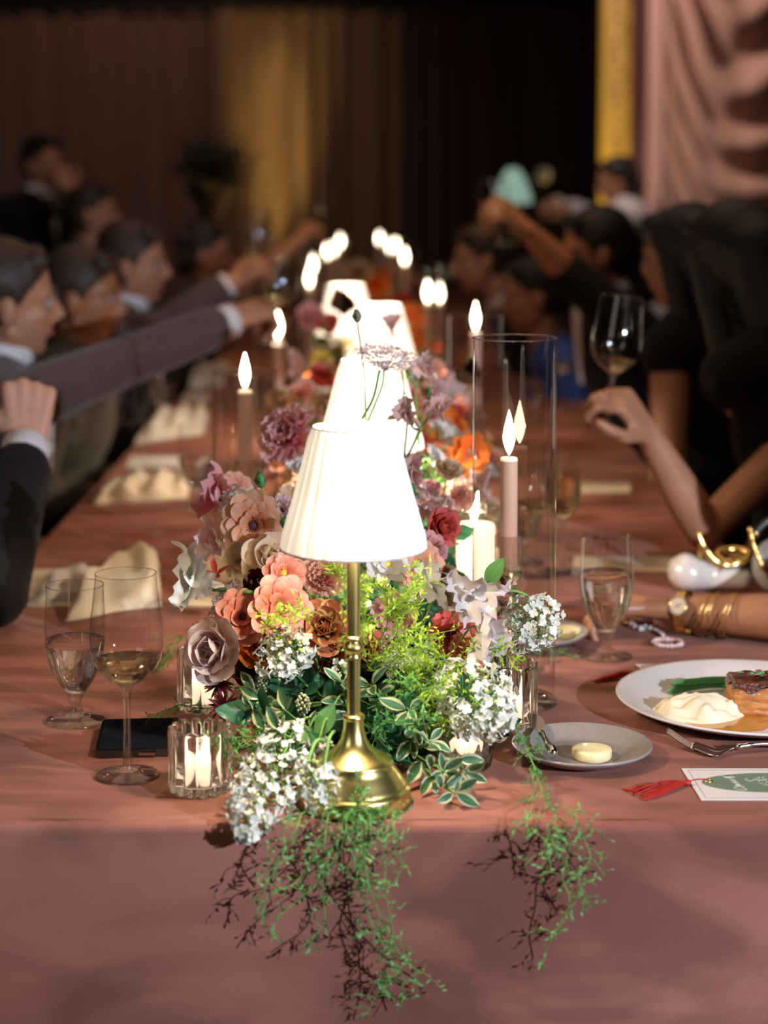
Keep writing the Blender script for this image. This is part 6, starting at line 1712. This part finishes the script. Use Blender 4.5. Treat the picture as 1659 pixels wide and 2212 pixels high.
F('ranunculus', 'rust', 'rust ranunculus with golden frilled edge, left of the brass pole', 706, 1356, 104, 2.06, -0.1, 0.1)
F('starry', 'burgundy', 'dark burgundy starry bloom above the near votive', 476, 1472, 74, 2.04, -0.5, 0.1)
F('starry', 'burgundy', 'lower burgundy starry bloom with a crimson centre', 484, 1526, 68, 2.02, -0.4, 0.1, 'dark')
F('tulip', 'brown', 'chocolate brown tulip in shade behind the burgundy blooms', 545, 1462, 84, 2.09, -0.3, 0.3)
F('carnation', 'coral', 'small coral carnation low by the nearest votive', 556, 1580, 66, 1.995, -0.2, 0.3)
F('carnation', 'coral', 'half hidden coral carnation under the burgundy blooms', 522, 1540, 50, 2.01, -0.4, 0.3)
F('carnation', 'red', 'crimson bloom deep behind the brass pole', 790, 1400, 84, 2.12, 0.1, 0.1)
F('carnation', 'pink', 'wine pink bloom hidden by fern right of the pole', 850, 1330, 90, 2.14, 0.1, 0.2)
F('butterfly', 'peach', 'peach and red striped bloom under the right rim of the shade', 900, 1220, 104, 2.18, 0.1, 0.4, 'green')
F('butterfly', 'white', 'bright white bloom just right below the shade', 838, 1222, 84, 2.16, 0.1, 0.5, 'yellow')
F('sweetpea', 'white', 'bright white sweet pea right of the pole, among lime fern', 934, 1272, 112, 2.12, 0.1, 0.2)
F('sweetpea', 'whitepink', 'large white and lilac sweet pea before the pillar candle', 1015, 1282, 140, 2.09, 0.3, 0.1)
F('sweetpea', 'whitepink', 'lower white sweet pea with a pink tip, beside the small green leaf', 1038, 1365, 118, 2.07, 0.5, -0.2)
F('carnation', 'red', 'coral red carnation under the white sweet peas', 975, 1372, 104, 2.13, 0.2, 0.1)
F('carnation', 'coral', 'coral pink carnation low on the right side', 1002, 1412, 84, 2.11, 0.4, 0.1)
F('starry', 'brown', 'dried brown seed head before the pillar candle glass', 950, 1250, 70, 2.17, 0.3, 0.5)
F('carnation', 'pink', 'rose pink bloom right of the shade rim', 925, 1188, 76, 2.24, 0.5, 0.3)
F('ranunculus', 'red', 'salmon red ranunculus bud to the right of the shade', 948, 1140, 78, 2.28, 0.7, 0.1)
F('sweetpea', 'lilacpink', 'pale lilac petal bloom touching the right side of the shade', 918, 1098, 74, 2.32, 0.3, 0.2)
F('carnation', 'peach', 'peach bloom behind the pale lilac one, right of the shade', 985, 1075, 74, 2.55, 0.3, 0.4)
F('poppy', 'orange', 'orange poppy seen side-on beside the tall glass cylinder', 1012, 978, 84, 2.70, 0.3, 0.0, stem_from=P(925, 1060, 2.62))
F('poppy', 'orange', 'bright orange poppy up left of the side-on one', 958, 930, 92, 2.95, 0.2, 0.2)
F('sweetpea', 'lilacpink', 'pale pink sweet pea by the second lamp shade, upper of two', 880, 895, 74, 2.42, 0.0, 0.2, stem_from=P(872, 1000, 2.42))
F('sweetpea', 'lilacpink', 'pale sweet pea open to the right on the wiry arching stem', 945, 882, 64, 2.42, 0.5, 0.2, stem_from=P(880, 985, 2.42))
F('sweetpea', 'lilacpink', 'mauve sweet pea high right of the second lamp', 912, 795, 68, 2.55, 0.4, 0.1, stem_from=P(905, 960, 2.55))
F('sweetpea', 'lilacpink', 'blush sweet pea against the right side of the nearest shade', 888, 1022, 82, 2.38, 0.3, 0.1)
F('sweetpea', 'lilacpink', 'mauve sweet pea right of the side-on poppy', 1000, 1035, 82, 2.75, 0.2, 0.2)
F('butterfly', 'cream', 'cream bloom peeking under the tan ranunculus', 520, 1215, 70, 2.24, -0.3, 0.1)
F('carnation', 'lilacpink', 'mauve pink bloom between the tan ranunculus and the shade', 612, 1105, 70, 2.36, -0.2, 0.3)
F('butterfly', 'peach', 'peach bloom behind the small green buds', 505, 1060, 74, 2.42, 0.1, 0.5)
F('ranunculus', 'burgundy', 'deep wine bloom half seen between cream and peach ones', 560, 1260, 60, 2.18, -0.2, 0.2)
F('ranunculus', 'rust', 'dark rust bloom lower, just left of the pole', 712, 1432, 66, 2.10, -0.1, 0.0)
F('tulip', 'brown', 'brown fritillary-like bloom nodding left of the tall cylinder', 1012, 785, 66, 3.0, 0.0, -0.5, stem_from=P(965, 880, 3.0))
F('tulip', 'brown', 'brown bloom silhouetted against the farthest lamp shade', 742, 655, 62, 3.9, 0.0, 0.0, stem_from=P(742, 760, 3.9))
# lace umbels and buds
umbel('wide mauve lace umbel floating above the nearest lamp', P(835, 768, 2.34), mpx(128, 2.34), (0.15, -0.35, 1), 'lace', P(788, 925, 2.34), n=34, per=16, seed=2, dome=0.1)
umbel('white lace umbel in front of the dusty pink sweet pea', P(500, 1092, 2.27), mpx(80, 2.27), (-0.6, -0.7, 0.3), 'lacewhite', P(560, 1160, 2.3), n=24, per=10, seed=3)
umbel('small white lace tuft above the tan ranunculus', P(535, 1068, 2.33), mpx(50, 2.33), (0, -0.5, 0.8), 'lacewhite', P(550, 1160, 2.33), n=14, per=8, seed=5)
umbel('grey lace tuft at the lower left of the tan ranunculus', P(500, 1172, 2.25), mpx(56, 2.25), (-0.5, -0.8, 0), 'lacewhite', P(560, 1240, 2.25), n=14, per=8, seed=6)
umbel('mauve lace umbel above the left coral bloom', P(486, 1295, 2.12), mpx(90, 2.12), (-0.5, -0.5, 0.6), 'lace', P(560, 1330, 2.14), n=26, per=12, seed=7)
umbel('dusty rose scabiosa umbel right of the shade', P(948, 1082, 2.36), mpx(84, 2.36), (0.3, -0.4, 0.8), 'lace', P(935, 1150, 2.36), n=26, per=14, seed=8)
umbel('mauve lace umbel behind the pale sweet peas', P(975, 842, 2.85), mpx(84, 2.85), (0.2, -0.4, 0.8), 'lace', P(905, 960, 2.85), n=24, per=12, seed=9)
umbel('cream and pink lace cluster amid the fern, right of the pole', P(872, 1432, 2.07), mpx(96, 2.07), (0.2, -0.8, 0.4), 'lacewhite', P(850, 1480, 2.12), n=24, per=14, seed=10)
umbel('small pinkish lace cluster right of the cream one', P(918, 1418, 2.08), mpx(60, 2.08), (0.3, -0.8, 0.3), 'lace', P(890, 1480, 2.12), n=14, per=10, seed=11)
def bud(label, p, q, r=0.006, m=None):
    p, q = V(p), V(q); root = thing('flower_bud', label, 'bud', p, 'closed buds on thin stems')
    d = (p - q).normalized(); MB().ball((0, 0, 0), (r, r, r * 1.5), 12, 9, frame(d).to_3x3()).build('bud_head', m or G_leaf, root)
    mb = MB()
    for k in range(5):
        a = 2 * PI * k / 5; M = frame(d).to_3x3()
        mb.tube([M @ V((r * 0.4 * math.cos(a), r * 0.4 * math.sin(a), -r * 1.3)), M @ V((r * 1.02 * math.cos(a), r * 1.02 * math.sin(a), 0)), M @ V((r * 0.3 * math.cos(a), r * 0.3 * math.sin(a), r * 1.6))], [r * 0.15, r * 0.26, r * 0.08], 5)
    mb.build('sepals', G_deep, root)
    MB().tube(spline([-d * r, (q - p) * 0.5 + V((0.003, 0, 0)), q - p], 6), 0.0010, 6).build('stem', G_stem, root)
bud('grey-green closed bud on a long stem above the lace umbel', P(771, 683, 2.36), P(791, 925, 2.36), 0.0055, petal_mat('grey_bud', (0.20, 0.20, 0.12), (0.28, 0.22, 0.18), trans=0.1))
bud('dark green open bud left of the shade, in front of the candle', P(563, 1037, 2.30), P(575, 1130, 2.30), 0.0068)
bud('long green bud beside the left edge of the shade', P(615, 1128, 2.22), P(600, 1200, 2.24), 0.0052)
bud('tiny lime bud at the end of the wiry stem above the sweet peas', P(926, 846, 2.42), P(880, 990, 2.42), 0.0035)
root = thing('wiry_stem', 'long bare green stem crossing behind the lace umbel', 'stem', P(820, 800, 2.34)); MB().tube(spline([V((0, 0, 0)), P(806, 860, 2.34) - P(820, 800, 2.34), P(782, 905, 2.34) - P(820, 800, 2.34)], 6), 0.0017, 6).build('stem', G_stem, root)
root = thing('wiry_stem', 'second bare green stem before the second lamp, right of the bud', 'stem', P(868, 800, 2.5)); MB().tube(spline([V((0, 0, 0)), P(872, 840, 2.5) - P(868, 800, 2.5), P(868, 875, 2.5) - P(868, 800, 2.5)], 6), 0.0012, 6).build('stem', G_stem, root)

# lilacs
lilac('large white lilac hanging over the table edge at the lower left of the lamp', [P(628, 1590, 1.955), P(605, 1650, 1.90), P(578, 1705, 1.86), P(545, 1752, 1.83), P(531, 1800, 1.805)], [0.022, 0.034, 0.036, 0.025, 0.009], 300, P(690, 1560, 1.99), 2, 0.05)
lilac('cream lilac cluster below the coral blooms', [P(655, 1398, 2.035), P(625, 1408, 2.02), P(592, 1425, 2.015)], [0.016, 0.029, 0.022], 140, P(690, 1450, 2.08), 4, 0.22)
lilac('small white lilac sprig lying on the left side of the lamp base', [P(662, 1655, 1.86), P(690, 1700, 1.845), P(690, 1740, 1.84)], [0.010, 0.018, 0.011], 42, P(700, 1600, 1.90), 5, 0.15)
lilac('little lilac tuft touching the brass lamp base', [P(700, 1662, 1.865), P(712, 1690, 1.86)], [0.012, 0.014], 24, P(722, 1580, 1.90), 15, 0.1)
lilac('tiny lilac tuft under the pale green leaf', [P(690, 1598, 1.92), P(702, 1615, 1.915)], [0.007, 0.010], 16, P(715, 1560, 1.95), 25, 0.1)
lilac('big white lilac right of the lamp base, above the cut-glass tumbler', [P(985, 1480, 2.02), P(1012, 1500, 1.985), P(1045, 1530, 1.965), P(1068, 1560, 1.96)], [0.024, 0.040, 0.036, 0.020], 298, P(930, 1490, 2.07), 6, 0.08)
lilac('white lilac on a bent twig in front of the tallest glass cylinder', [P(1180, 1312, 2.15), P(1152, 1340, 2.135), P(1125, 1372, 2.13)], [0.018, 0.036, 0.022], 190, P(1050, 1285, 2.13), 7, 0.12)
lilac('lime and white florets half hidden under the big right lilac', [P(960, 1470, 2.03), P(975, 1445, 2.03)], [0.014, 0.010], 26, P(930, 1490, 2.07), 8, 0.5)
lilac('few white florets at the left of the pole', [P(735, 1432, 2.03), P(742, 1450, 2.02)], [0.009, 0.008], 14, P(720, 1480, 2.06), 9, 0.3)
for (lab, px, py, s, d, sd) in (('cream berry cluster left of the pole', 655, 1522, 44, 2.0, 1), ('cream berries at the left edge of the leaves', 568, 1478, 34, 2.03, 2), ('small berry cluster beside the lilac below the coral blooms', 690, 1400, 38, 2.06, 3), ('pale berry cluster right of the pole in the fern', 835, 1395, 46, 2.07, 4)):
    p = P(px, py, d); root = thing('berry_cluster', lab, 'berries', p, 'cream berry clusters'); rr = random.Random(sd); r = mpx(s, d) / 2; st = MB()
    for i in range(46):
        a = i * 2.4; zc2 = 1 - 2 * (i + .5) / 46; k = math.sqrt(1 - zc2 * zc2); q = V((r * 0.7 * k * math.cos(a), r * 0.7 * k * math.sin(a), r * 1.1 * zc2)) * rr.uniform(0.85, 1.05)
        MB().ball(q, r * 0.155, 7, 5).build('berry', FL['berry'], root)
    st.tube(spline([V((0, 0, 0)), (core_of(p) - p) * 0.5 + V((0, 0, 0.004)), core_of(p) - p], 5), 0.0012, 5).build('stem', G_stem, root)

# leaves
single_leaf('fresh green leaf standing up before the blush candle holder', P(1050, 1262, 2.115), P(1090, 1206, 2.10), mpx(44, 2.1), G_leaf, (-0.3, -1, 0.2), stem_from=P(1040, 1285, 2.12))
single_leaf('small dark leaf poking from behind the lower white sweet pea', P(1055, 1340, 2.10), P(1060, 1374, 2.09), mpx(22, 2.1), G_leaf, (0.2, -1, 0.1))
single_leaf('large pale green leaf hanging left of the pole', P(722, 1522, 1.945), P(682, 1598, 1.93), mpx(48, 1.94), G_leaf, (-0.2, -1, 0.3), stem_from=P(745, 1500, 2.02))
single_leaf('second pale leaf below the big one', P(668, 1572, 1.945), P(640, 1608, 1.93), mpx(30, 1.94), G_leaf, (-0.2, -1, 0.5), stem_from=P(690, 1545, 1.99))
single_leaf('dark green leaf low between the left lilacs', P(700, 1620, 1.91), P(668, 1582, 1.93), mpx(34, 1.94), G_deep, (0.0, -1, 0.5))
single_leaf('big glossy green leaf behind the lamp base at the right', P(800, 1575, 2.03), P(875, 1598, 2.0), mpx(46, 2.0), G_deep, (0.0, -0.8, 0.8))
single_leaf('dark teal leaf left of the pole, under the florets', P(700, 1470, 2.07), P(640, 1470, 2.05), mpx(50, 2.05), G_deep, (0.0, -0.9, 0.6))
lv = [('by the burgundy blooms', [(640, 1500, 2.08), (590, 1500, 2.05), (545, 1490, 2.03)]), ('with long curled leaves left of the pole', [(720, 1580, 2.0), (670, 1575, 1.975), (610, 1530, 1.96)]),
      ('spreading behind the pole at mid height', [(760, 1560, 2.04), (748, 1520, 2.0), (740, 1470, 1.985)]), ('right of the pole, leaves turned up', [(800, 1540, 2.04), (820, 1500, 2.01), (800, 1480, 2.0)]),
      ('above the tumbler at the right', [(870, 1600, 2.02), (900, 1560, 1.98), (880, 1530, 1.965)]), ('spilling flat onto the table right of the lamp', [(880, 1620, 1.99), (930, 1650, 1.925), (960, 1668, 1.90)]),
      ('drooping lower right of the lamp base', [(900, 1640, 1.97), (950, 1690, 1.90), (985, 1715, 1.875)]), ('upper right in the fern', [(850, 1520, 2.07), (890, 1470, 2.05), (930, 1455, 2.03)]),
      ('at the left edge under the mauve ranunculus', [(620, 1530, 2.06), (575, 1510, 2.02), (540, 1530, 1.995)]), ('low beside the left lilac', [(690, 1630, 1.96), (640, 1600, 1.94), (600, 1580, 1.93)]),
      ('between the pole and the right lilac', [(860, 1560, 2.05), (905, 1610, 1.97), (930, 1600, 1.955)]), ('front right on the tablecloth by the tumbler', [(930, 1640, 1.96), (985, 1640, 1.925), (1005, 1672, 1.905)])]
for k, (txt, pp) in enumerate(lv):
    leaf_sprig('cream-edged green leaf sprig ' + txt, [P(*q) for q in pp], [LV, LV2], 8, 0.85, k + 3, group='variegated leaf sprigs')
for k, (txt, pp) in enumerate((('behind the coral carnation', [(640, 1600, 2.05), (600, 1560, 2.02), (570, 1545, 2.0)]), ('in the shade right of the pole', [(790, 1600, 2.06), (830, 1570, 2.03), (860, 1560, 2.0)]), ('in the shade left of the pole', [(720, 1560, 2.09), (690, 1500, 2.06), (660, 1480, 2.04)]))):
    leaf_sprig('plain dark leaf sprig ' + txt, [P(*q) for q in pp], [LD], 7, 0.8, k + 30, name='leaf_sprig', group='dark leaf sprigs')

# ferns: lime mass right of the pole, sprays left, and the long trailing strands over the table edge
fm = [('lime fern spray in front of the upper pole', (800, 1420, 2.04), (758, 1262, 1.93), 5), ('lime fern spray reaching right below the shade', (850, 1400, 2.06), (900, 1240, 2.0), 6), ('lime fern spray across the coral ranunculus', (700, 1330, 2.0), (575, 1330, 1.98), 4),
      ('lime fern spray right of the pole, middle', (800, 1480, 2.04), (880, 1350, 1.98), 7), ('green fern spray under the white sweet peas', (850, 1500, 2.05), (960, 1420, 2.0), 6), ('green fern spray low right of the pole', (810, 1560, 2.02), (900, 1480, 1.96), 6),
      ('fern spray at the foot of the pole', (790, 1620, 2.0), (850, 1560, 1.94), 5), ('fern spray reaching the cylinder base', (980, 1450, 2.09), (1090, 1400, 2.05), 5), ('fern spray behind the near votive', (620, 1620, 1.99), (520, 1590, 1.945), 5),
      ('fern spray from the burgundy blooms', (620, 1560, 2.02), (540, 1640, 1.945), 5), ('bright fern spray above the pole ring', (780, 1400, 2.0), (760, 1330, 1.925), 4), ('fern spray along the right lilac', (900, 1500, 2.05), (960, 1560, 1.97), 5),
      ('fern spray in the centre right', (830, 1450, 2.04), (930, 1370, 2.0), 6), ('lime fern wisp under the shade rim', (830, 1300, 2.08), (700, 1235, 2.03), 4), ('fern tuft over the lamp base edge', (720, 1735, 1.87), (810, 1760, 1.83), 4),
      ('lime fern filling right of the pole', (820, 1380, 2.05), (860, 1290, 1.99), 7), ('green fern filling below the lime mass', (860, 1440, 2.04), (920, 1500, 1.96), 7)]
for k, (lab, a, b2, nb) in enumerate(fm):
    auto_fern(lab, P(*a), P(*b2), (0, -0.01, 0.012), nb, 0.032, k + 11, m=G_fern2 if k in (5, 6, 8, 9, 14) else G_fern, dens=1.35, size=0.0125)
auto_fern('curly fern sprig on the tablecloth left of the votives, behind the wine glass', T(470, 1525, TZ + 0.006), T(300, 1556, TZ + 0.006), (0, 0, 0.01), 6, 0.024, 51, m=G_fern2, dens=0.9, size=0.009)
auto_fern('curly fern sprig at the far side of the left votive', T(440, 1380, TZ + 0.01), T(345, 1440, TZ + 0.008), (0, 0, 0.02), 5, 0.03, 52, m=G_fern2, dens=0.9, size=0.009)
auto_fern('fern wisp above the back votive beside the mauve ranunculus', P(470, 1350, 2.14), P(400, 1400, 2.12), (0, 0, 0.01), 4, 0.025, 53, m=G_fern2, dens=1.0, size=0.008)
auto_fern('fern tendril passing before the side plate', T(1100, 1560, TZ + 0.05), T(1180, 1740, TZ + 0.004), (0.0, -0.01, 0.015), 7, 0.03, 54, m=G_fern2, dens=0.9, size=0.010)
auto_fern('fern wisp lying on the cloth under the middle side plate', T(1080, 1400, TZ + 0.02), T(1240, 1418, TZ + 0.004), (0, 0, 0.005), 4, 0.02, 55, m=G_fern2, dens=0.9, size=0.008)
# trailing: (label, start on table, list of hang points in px at depth)
ED = TY0
tr = [('trailing fern strand, leftmost one over the front edge', (690, 1740), [(640, 1790), (600, 1850), (585, 1900)], 1), ('long fern strand down the middle of the cloth', (760, 1760), [(745, 1800), (720, 1870), (660, 1930), (600, 1985), (585, 2040)], 2),
      ('fern strand with bright tufts below the lamp base', (790, 1762), [(800, 1800), (790, 1845), (770, 1890), (775, 1940)], 3), ('longest fern strand, curling at the bottom of the cloth', (770, 1762), [(780, 1830), (785, 1920), (800, 1990), (840, 2060), (870, 2110), (865, 2180)], 4),
      ('fern strand swinging left under the lilac', (720, 1760), [(690, 1820), (640, 1905), (590, 1925), (560, 1970)], 5), ('fern strand falling to the bottom edge of the picture', (800, 1762), [(830, 1850), (835, 1940), (850, 2040), (820, 2130), (790, 2200)], 6),
      ('short fern tuft right below the lamp base', (840, 1762), [(850, 1790), (860, 1815), (840, 1850)], 7), ('low fern wisp reaching to the right at the bottom', (800, 1764), [(790, 1880), (830, 2000), (880, 2080), (930, 2110)], 8),
      ('thin fern wisp in the middle of the front', (740, 1762), [(700, 1830), (690, 1900), (700, 1990), (650, 2050)], 9),
      ('right-hand trailing fern, main strand', (1190, 1740), [(1200, 1790), (1230, 1830), (1215, 1890), (1230, 1950), (1200, 2010), (1170, 2070)], 10), ('right-hand trailing fern, outer strand', (1210, 1740), [(1250, 1790), (1275, 1850), (1250, 1900), (1270, 1960)], 11),
      ('right-hand trailing fern, inner tuft', (1150, 1735), [(1140, 1785), (1180, 1820), (1190, 1880)], 12)]
for k, (lab, st0, hang, sd) in enumerate(tr):
    rr = random.Random(sd * 7)
    s0 = T(st0[0], min(st0[1], 1760), TZ + 0.006)
    pts = [s0, V((T(hang[0][0], 1778).x * 0.7 + s0.x * 0.3, ED - 0.004, TZ + 0.012))]
    for j, (px, py) in enumerate(hang):
        pts.append(P(px, py, ED - 0.016 - 0.012 * math.sin(j * 1.3 + sd) - 0.010))
    paths = [pts]; sp = spline(pts, 5)
    NB = 3 + len(hang)
    for j in range(NB):
        i = 4 + int((len(sp) - 6) * (j + rr.random()) / NB); c = sp[min(i, len(sp) - 2)]
        o = V((rr.uniform(-1, 1), rr.uniform(-0.25, 0.1), rr.uniform(-1, 0.25))) * 0.026
        if c.y + o.y > ED - 0.006 and c.z < TZ: o.y = ED - 0.008 - c.y
        paths.append([c, c + o * 0.5 + V((0.004 * rr.uniform(-1, 1), 0, 0.004)), c + o])
    fern(lab, paths, G_fern3, 0.52, 0.0120, sd, group='fern strands trailing over the front edge')

# ---- the runner beyond: blooms set on both sides between candles and lamps
palette = [('carnation', 'peach', 'peach'), ('ranunculus', 'coral', 'coral'), ('sweetpea', 'lilacpink', 'pale mauve'), ('butterfly', 'cream', 'cream'), ('poppy', 'orange', 'orange'), ('carnation', 'pink', 'dusty pink'), ('sweetpea', 'white', 'white'), ('ranunculus', 'red', 'red'), ('butterfly', 'peach', 'peach'), ('sweetpea', 'pink', 'pink'), ('ranunculus', 'cream', 'cream'), ('butterfly', 'yellow', 'yellow'), ('poppy', 'red', 'coral red')]
rr = random.Random(42); spots = []
tries = 0
OBST = [(l.x, l.y, 0.058) for l in LAMPS] + [(o.location.x, o.location.y, 0.06) for o in scene.objects if o.name.startswith(('hurricane_glass', 'ribbed_candle', 'votive_holder', 'cut_glass'))]
zones = [(2.42, 3.0, 74, 0.034, 0.175), (3.0, 3.9, 84, 0.040, 0.20), (3.9, 5.2, 64, 0.046, 0.20), (5.2, 7.5, 34, 0.050, 0.17), (7.5, 10.2, 18, 0.060, 0.16)]
zname = ['between the first and second lamps', 'between the second and third lamps', 'around the third and fourth lamps', 'beyond the fourth lamp', 'at the far end of the table']
for zi, (y0, y1, cnt, s, hw) in enumerate(zones):
    got = 0; tries = 0
    while got < cnt and tries < 4000:
        tries += 1
        x = rr.uniform(-hw, hw) - 0.01; y = rr.uniform(y0, y1); h = 0.05 + 0.25 * (1 - (x / (hw + 0.04)) ** 2) * rr.uniform(0.55, 1.15)
        p = V((x, y, TZ + h)); sz = s * rr.uniform(0.85, 1.35)
        if any((p.x - a) ** 2 + (p.y - b2) ** 2 < (c + sz * 0.55) ** 2 for a, b2, c in OBST): continue
        if any((p - q).length < (sz + sq) * 0.36 for q, sq in spots): continue
        if any(0 < b2 - y < 0.55 and abs(x - a) < 0.045 and h > 0.16 for a, b2, c in OBST[len(LAMPS):]): continue
        # keep the shades in view: nothing tall right in front of a shade
        if any(0 < l.y - y < 0.5 and abs(x - l.x) < 0.075 and h > 0.20 for l in LAMPS): continue
        kind, colr, cname = palette[int(rr.random() * len(palette))]
        spots.append((p, sz)); got += 1
        fdir = (V((x * 5, -0.8, 0.9)) + V((rr.uniform(-.5, .5), rr.uniform(-.4, .4), rr.uniform(-.2, .4)))).normalized()
        flower(kind, colr, '%s blurred %s %s, %s side, %s' % (cname, {'sweetpea': 'sweet pea', 'butterfly': 'open bloom', 'carnation': 'double bloom', 'ranunculus': 'ranunculus', 'poppy': 'poppy'}[kind], zname[zi], 'left' if x < -0.01 else 'right', 'high' if h > 0.17 else 'low'), p, sz * (1.25 if kind == 'sweetpea' else 1), fdir, group='%s blooms %s' % (cname, zname[zi]), parts=False, stem_from=V((x * 0.6, y, TZ + 0.02)), eye='yellow' if kind == 'butterfly' and zi < 3 else None)
for k, (px, py, d) in enumerate(((700, 700, 3.1), (760, 735, 3.3), (640, 860, 2.9), (930, 720, 3.4), (905, 1000, 2.6), (960, 960, 2.7), (905, 650, 4.6), (860, 640, 5.2), (690, 870, 2.75))):
    a = P(px, py, d); b2 = V((a.x * 0.4, a.y + 0.03, TZ + 0.05))
    auto_fern('blurred fern spray standing up %s' % ('left of the second lamp', 'before the third lamp', 'by the left cylinder', 'right of the third lamp', 'right of the second shade', 'by the orange poppies', 'near the fourth lamp', 'beyond the fourth lamp', 'left of the second lamp base')[k], b2, a, (0.01, 0, 0.01), 5, 0.035, 70 + k, m=G_leaf, dens=0.7, size=0.014, group='fern sprays in the far runner')

# ---- blurred blooms of the runner that the photograph lets one point at
for (kind, colr, px, py, s, d, lab) in (
    ('sweetpea', 'lilacpink', 632, 792, 70, 3.5, 'pale mauve blurred sweet pea left of the second lamp shade'), ('poppy', 'red', 703, 818, 66, 3.25, 'coral red blurred bloom touching the left edge of the second shade'),
    ('carnation', 'yellow', 694, 782, 48, 3.45, 'small yellow blurred bloom above the coral red one'), ('carnation', 'peach', 655, 850, 62, 3.1, 'peach blurred bloom below the pale mauve sweet pea'),
    ('ranunculus', 'cream', 700, 868, 56, 3.0, 'cream blurred bloom at the lower left of the second shade'), ('ranunculus', 'pink', 672, 690, 60, 4.4, 'rose blurred bloom left of the third lamp, level with the closed bud'),
    ('carnation', 'red', 712, 702, 52, 4.2, 'red blurred bloom just left of the third lamp shade'), ('poppy', 'orange', 884, 690, 64, 4.3, 'orange blurred poppy right of the third lamp shade'),
    ('poppy', 'orange', 893, 738, 60, 4.0, 'lower orange blurred poppy right of the third lamp'), ('ranunculus', 'red', 868, 655, 44, 4.9, 'red blurred bloom above the two orange poppies'),
    ('butterfly', 'peach', 932, 800, 58, 3.4, 'peach blurred bloom left of the brown nodding one'), ('sweetpea', 'lilacpink', 962, 838, 66, 3.2, 'mauve blurred sweet pea beside the second cylinder'),
    ('carnation', 'cream', 905, 842, 56, 3.2, 'cream blurred bloom right of the second lamp shade'), ('ranunculus', 'tan', 918, 868, 52, 3.1, 'golden brown blurred bloom above the bright poppy'),
    ('sweetpea', 'lilacpink', 948, 990, 76, 2.85, 'pale pink blurred bloom under the bright orange poppy'), ('sweetpea', 'white', 985, 1045, 70, 2.75, 'pale lilac blurred sweet pea under the side-on poppy'),
    ('sweetpea', 'lilacpink', 1048, 1048, 72, 2.8, 'mauve sweet pea seen through the edge of the tallest cylinder'), ('tulip', 'red', 1078, 1108, 44, 2.9, 'coral red petal bloom behind the pillar candle flame'),
    ('carnation', 'orange', 652, 968, 54, 2.8, 'orange blurred bloom behind the dusty rose double bloom'), ('ranunculus', 'peach', 610, 1000, 52, 2.8, 'peach blurred bloom by the small glowing votives'),
    ('carnation', 'peach', 640, 905, 60, 3.0, 'peach blurred bloom peeking over the dusty rose one'), ('ranunculus', 'cream', 606, 865, 54, 3.2, 'cream blurred bloom right of the left cylinder'),
    ('sweetpea', 'lilacpink', 842, 708, 60, 3.3, 'mauve bloom silhouetted on the third lamp shade'), ('carnation', 'lilacpink', 960, 1120, 60, 2.5, 'dusty mauve bloom just left of the pillar candle'),
    ('carnation', 'cream', 770, 590, 60, 5.6, 'cream blurred bloom beyond the fourth lamp, among the flames'), ('poppy', 'orange', 815, 625, 56, 5.3, 'orange blurred bloom above the third lamp')):
    p = P(px, py, d)
    flower(kind, colr, lab, p, mpx(s, d) * 1.1, face(p, rr.uniform(-0.4, 0.4), 0.5), parts=False, stem_from=V((p.x * 0.75, p.y + 0.02, TZ + 0.03)), group='pickable blurred blooms of the runner')
# ---- dark leafy arrangement on a pedestal, far left
q = P(455, 370, 8.6)
t = thing('leafy_arrangement', 'dark leafy arrangement on a tall pedestal against the brown drape', 'plant', (q.x, q.y, 0))
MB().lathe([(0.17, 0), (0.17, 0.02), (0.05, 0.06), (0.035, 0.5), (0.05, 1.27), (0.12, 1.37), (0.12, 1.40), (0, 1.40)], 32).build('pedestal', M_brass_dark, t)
rr = random.Random(5); fo = MB(); br = MB()
tw = []
for i in range(60):
    a = rr.uniform(0, 6.28); el = rr.uniform(-0.2, 1.4); d = V((math.cos(a) * math.cos(el), math.sin(a) * math.cos(el), math.sin(el) * 0.85)); L = rr.uniform(0.16, 0.26); e = V((0, 0, 1.42)) + d * L
    br.tube([V((0, 0, 1.39)), V((0, 0, 1.42)) + d * L * 0.5 + V((0, 0, 0.02)), e], 0.003, 5); tw.append(e)
    for j in range(22):
        c = V((0, 0, 1.42)) + d * L * rr.uniform(0.3, 1.15) + V((rr.gauss(0, .028), rr.gauss(0, .028), rr.gauss(0, .028))); F3 = frame((rr.uniform(-1, 1), rr.uniform(-1, 1), rr.uniform(-.3, 1)), (rr.uniform(-1, 1), rr.uniform(-1, 1), 0)).to_3x3(); s = rr.uniform(0.018, 0.034)
        fo.add([c, c + F3 @ V((s * .5, s * .28, .1 * s)), c + F3 @ V((s, 0, -.1 * s)), c + F3 @ V((s * .5, -s * .28, .1 * s))], [(0, 1, 2, 3)], [(.5, 0), (1, .5), (.5, 1), (0, .5)])
br.build('branch', mat('branch_bark', (0.05, 0.03, 0.02), 0.8), t)
fo.build('foliage', petal_mat('dusky_olive_leaf', (0.09, 0.12, 0.07), (0.16, 0.19, 0.13), trans=0.15), t, kind='stuff')
q = P(1174, 380, 9.3)
flower('ranunculus', 'white', 'single pale bloom floating right of the green lamp at the back', q, 0.075, (0, -1, 0.3), parts=False, stem_from=V((P(1108, 400, 8.6).x + 0.1, 8.8, 1.0)))
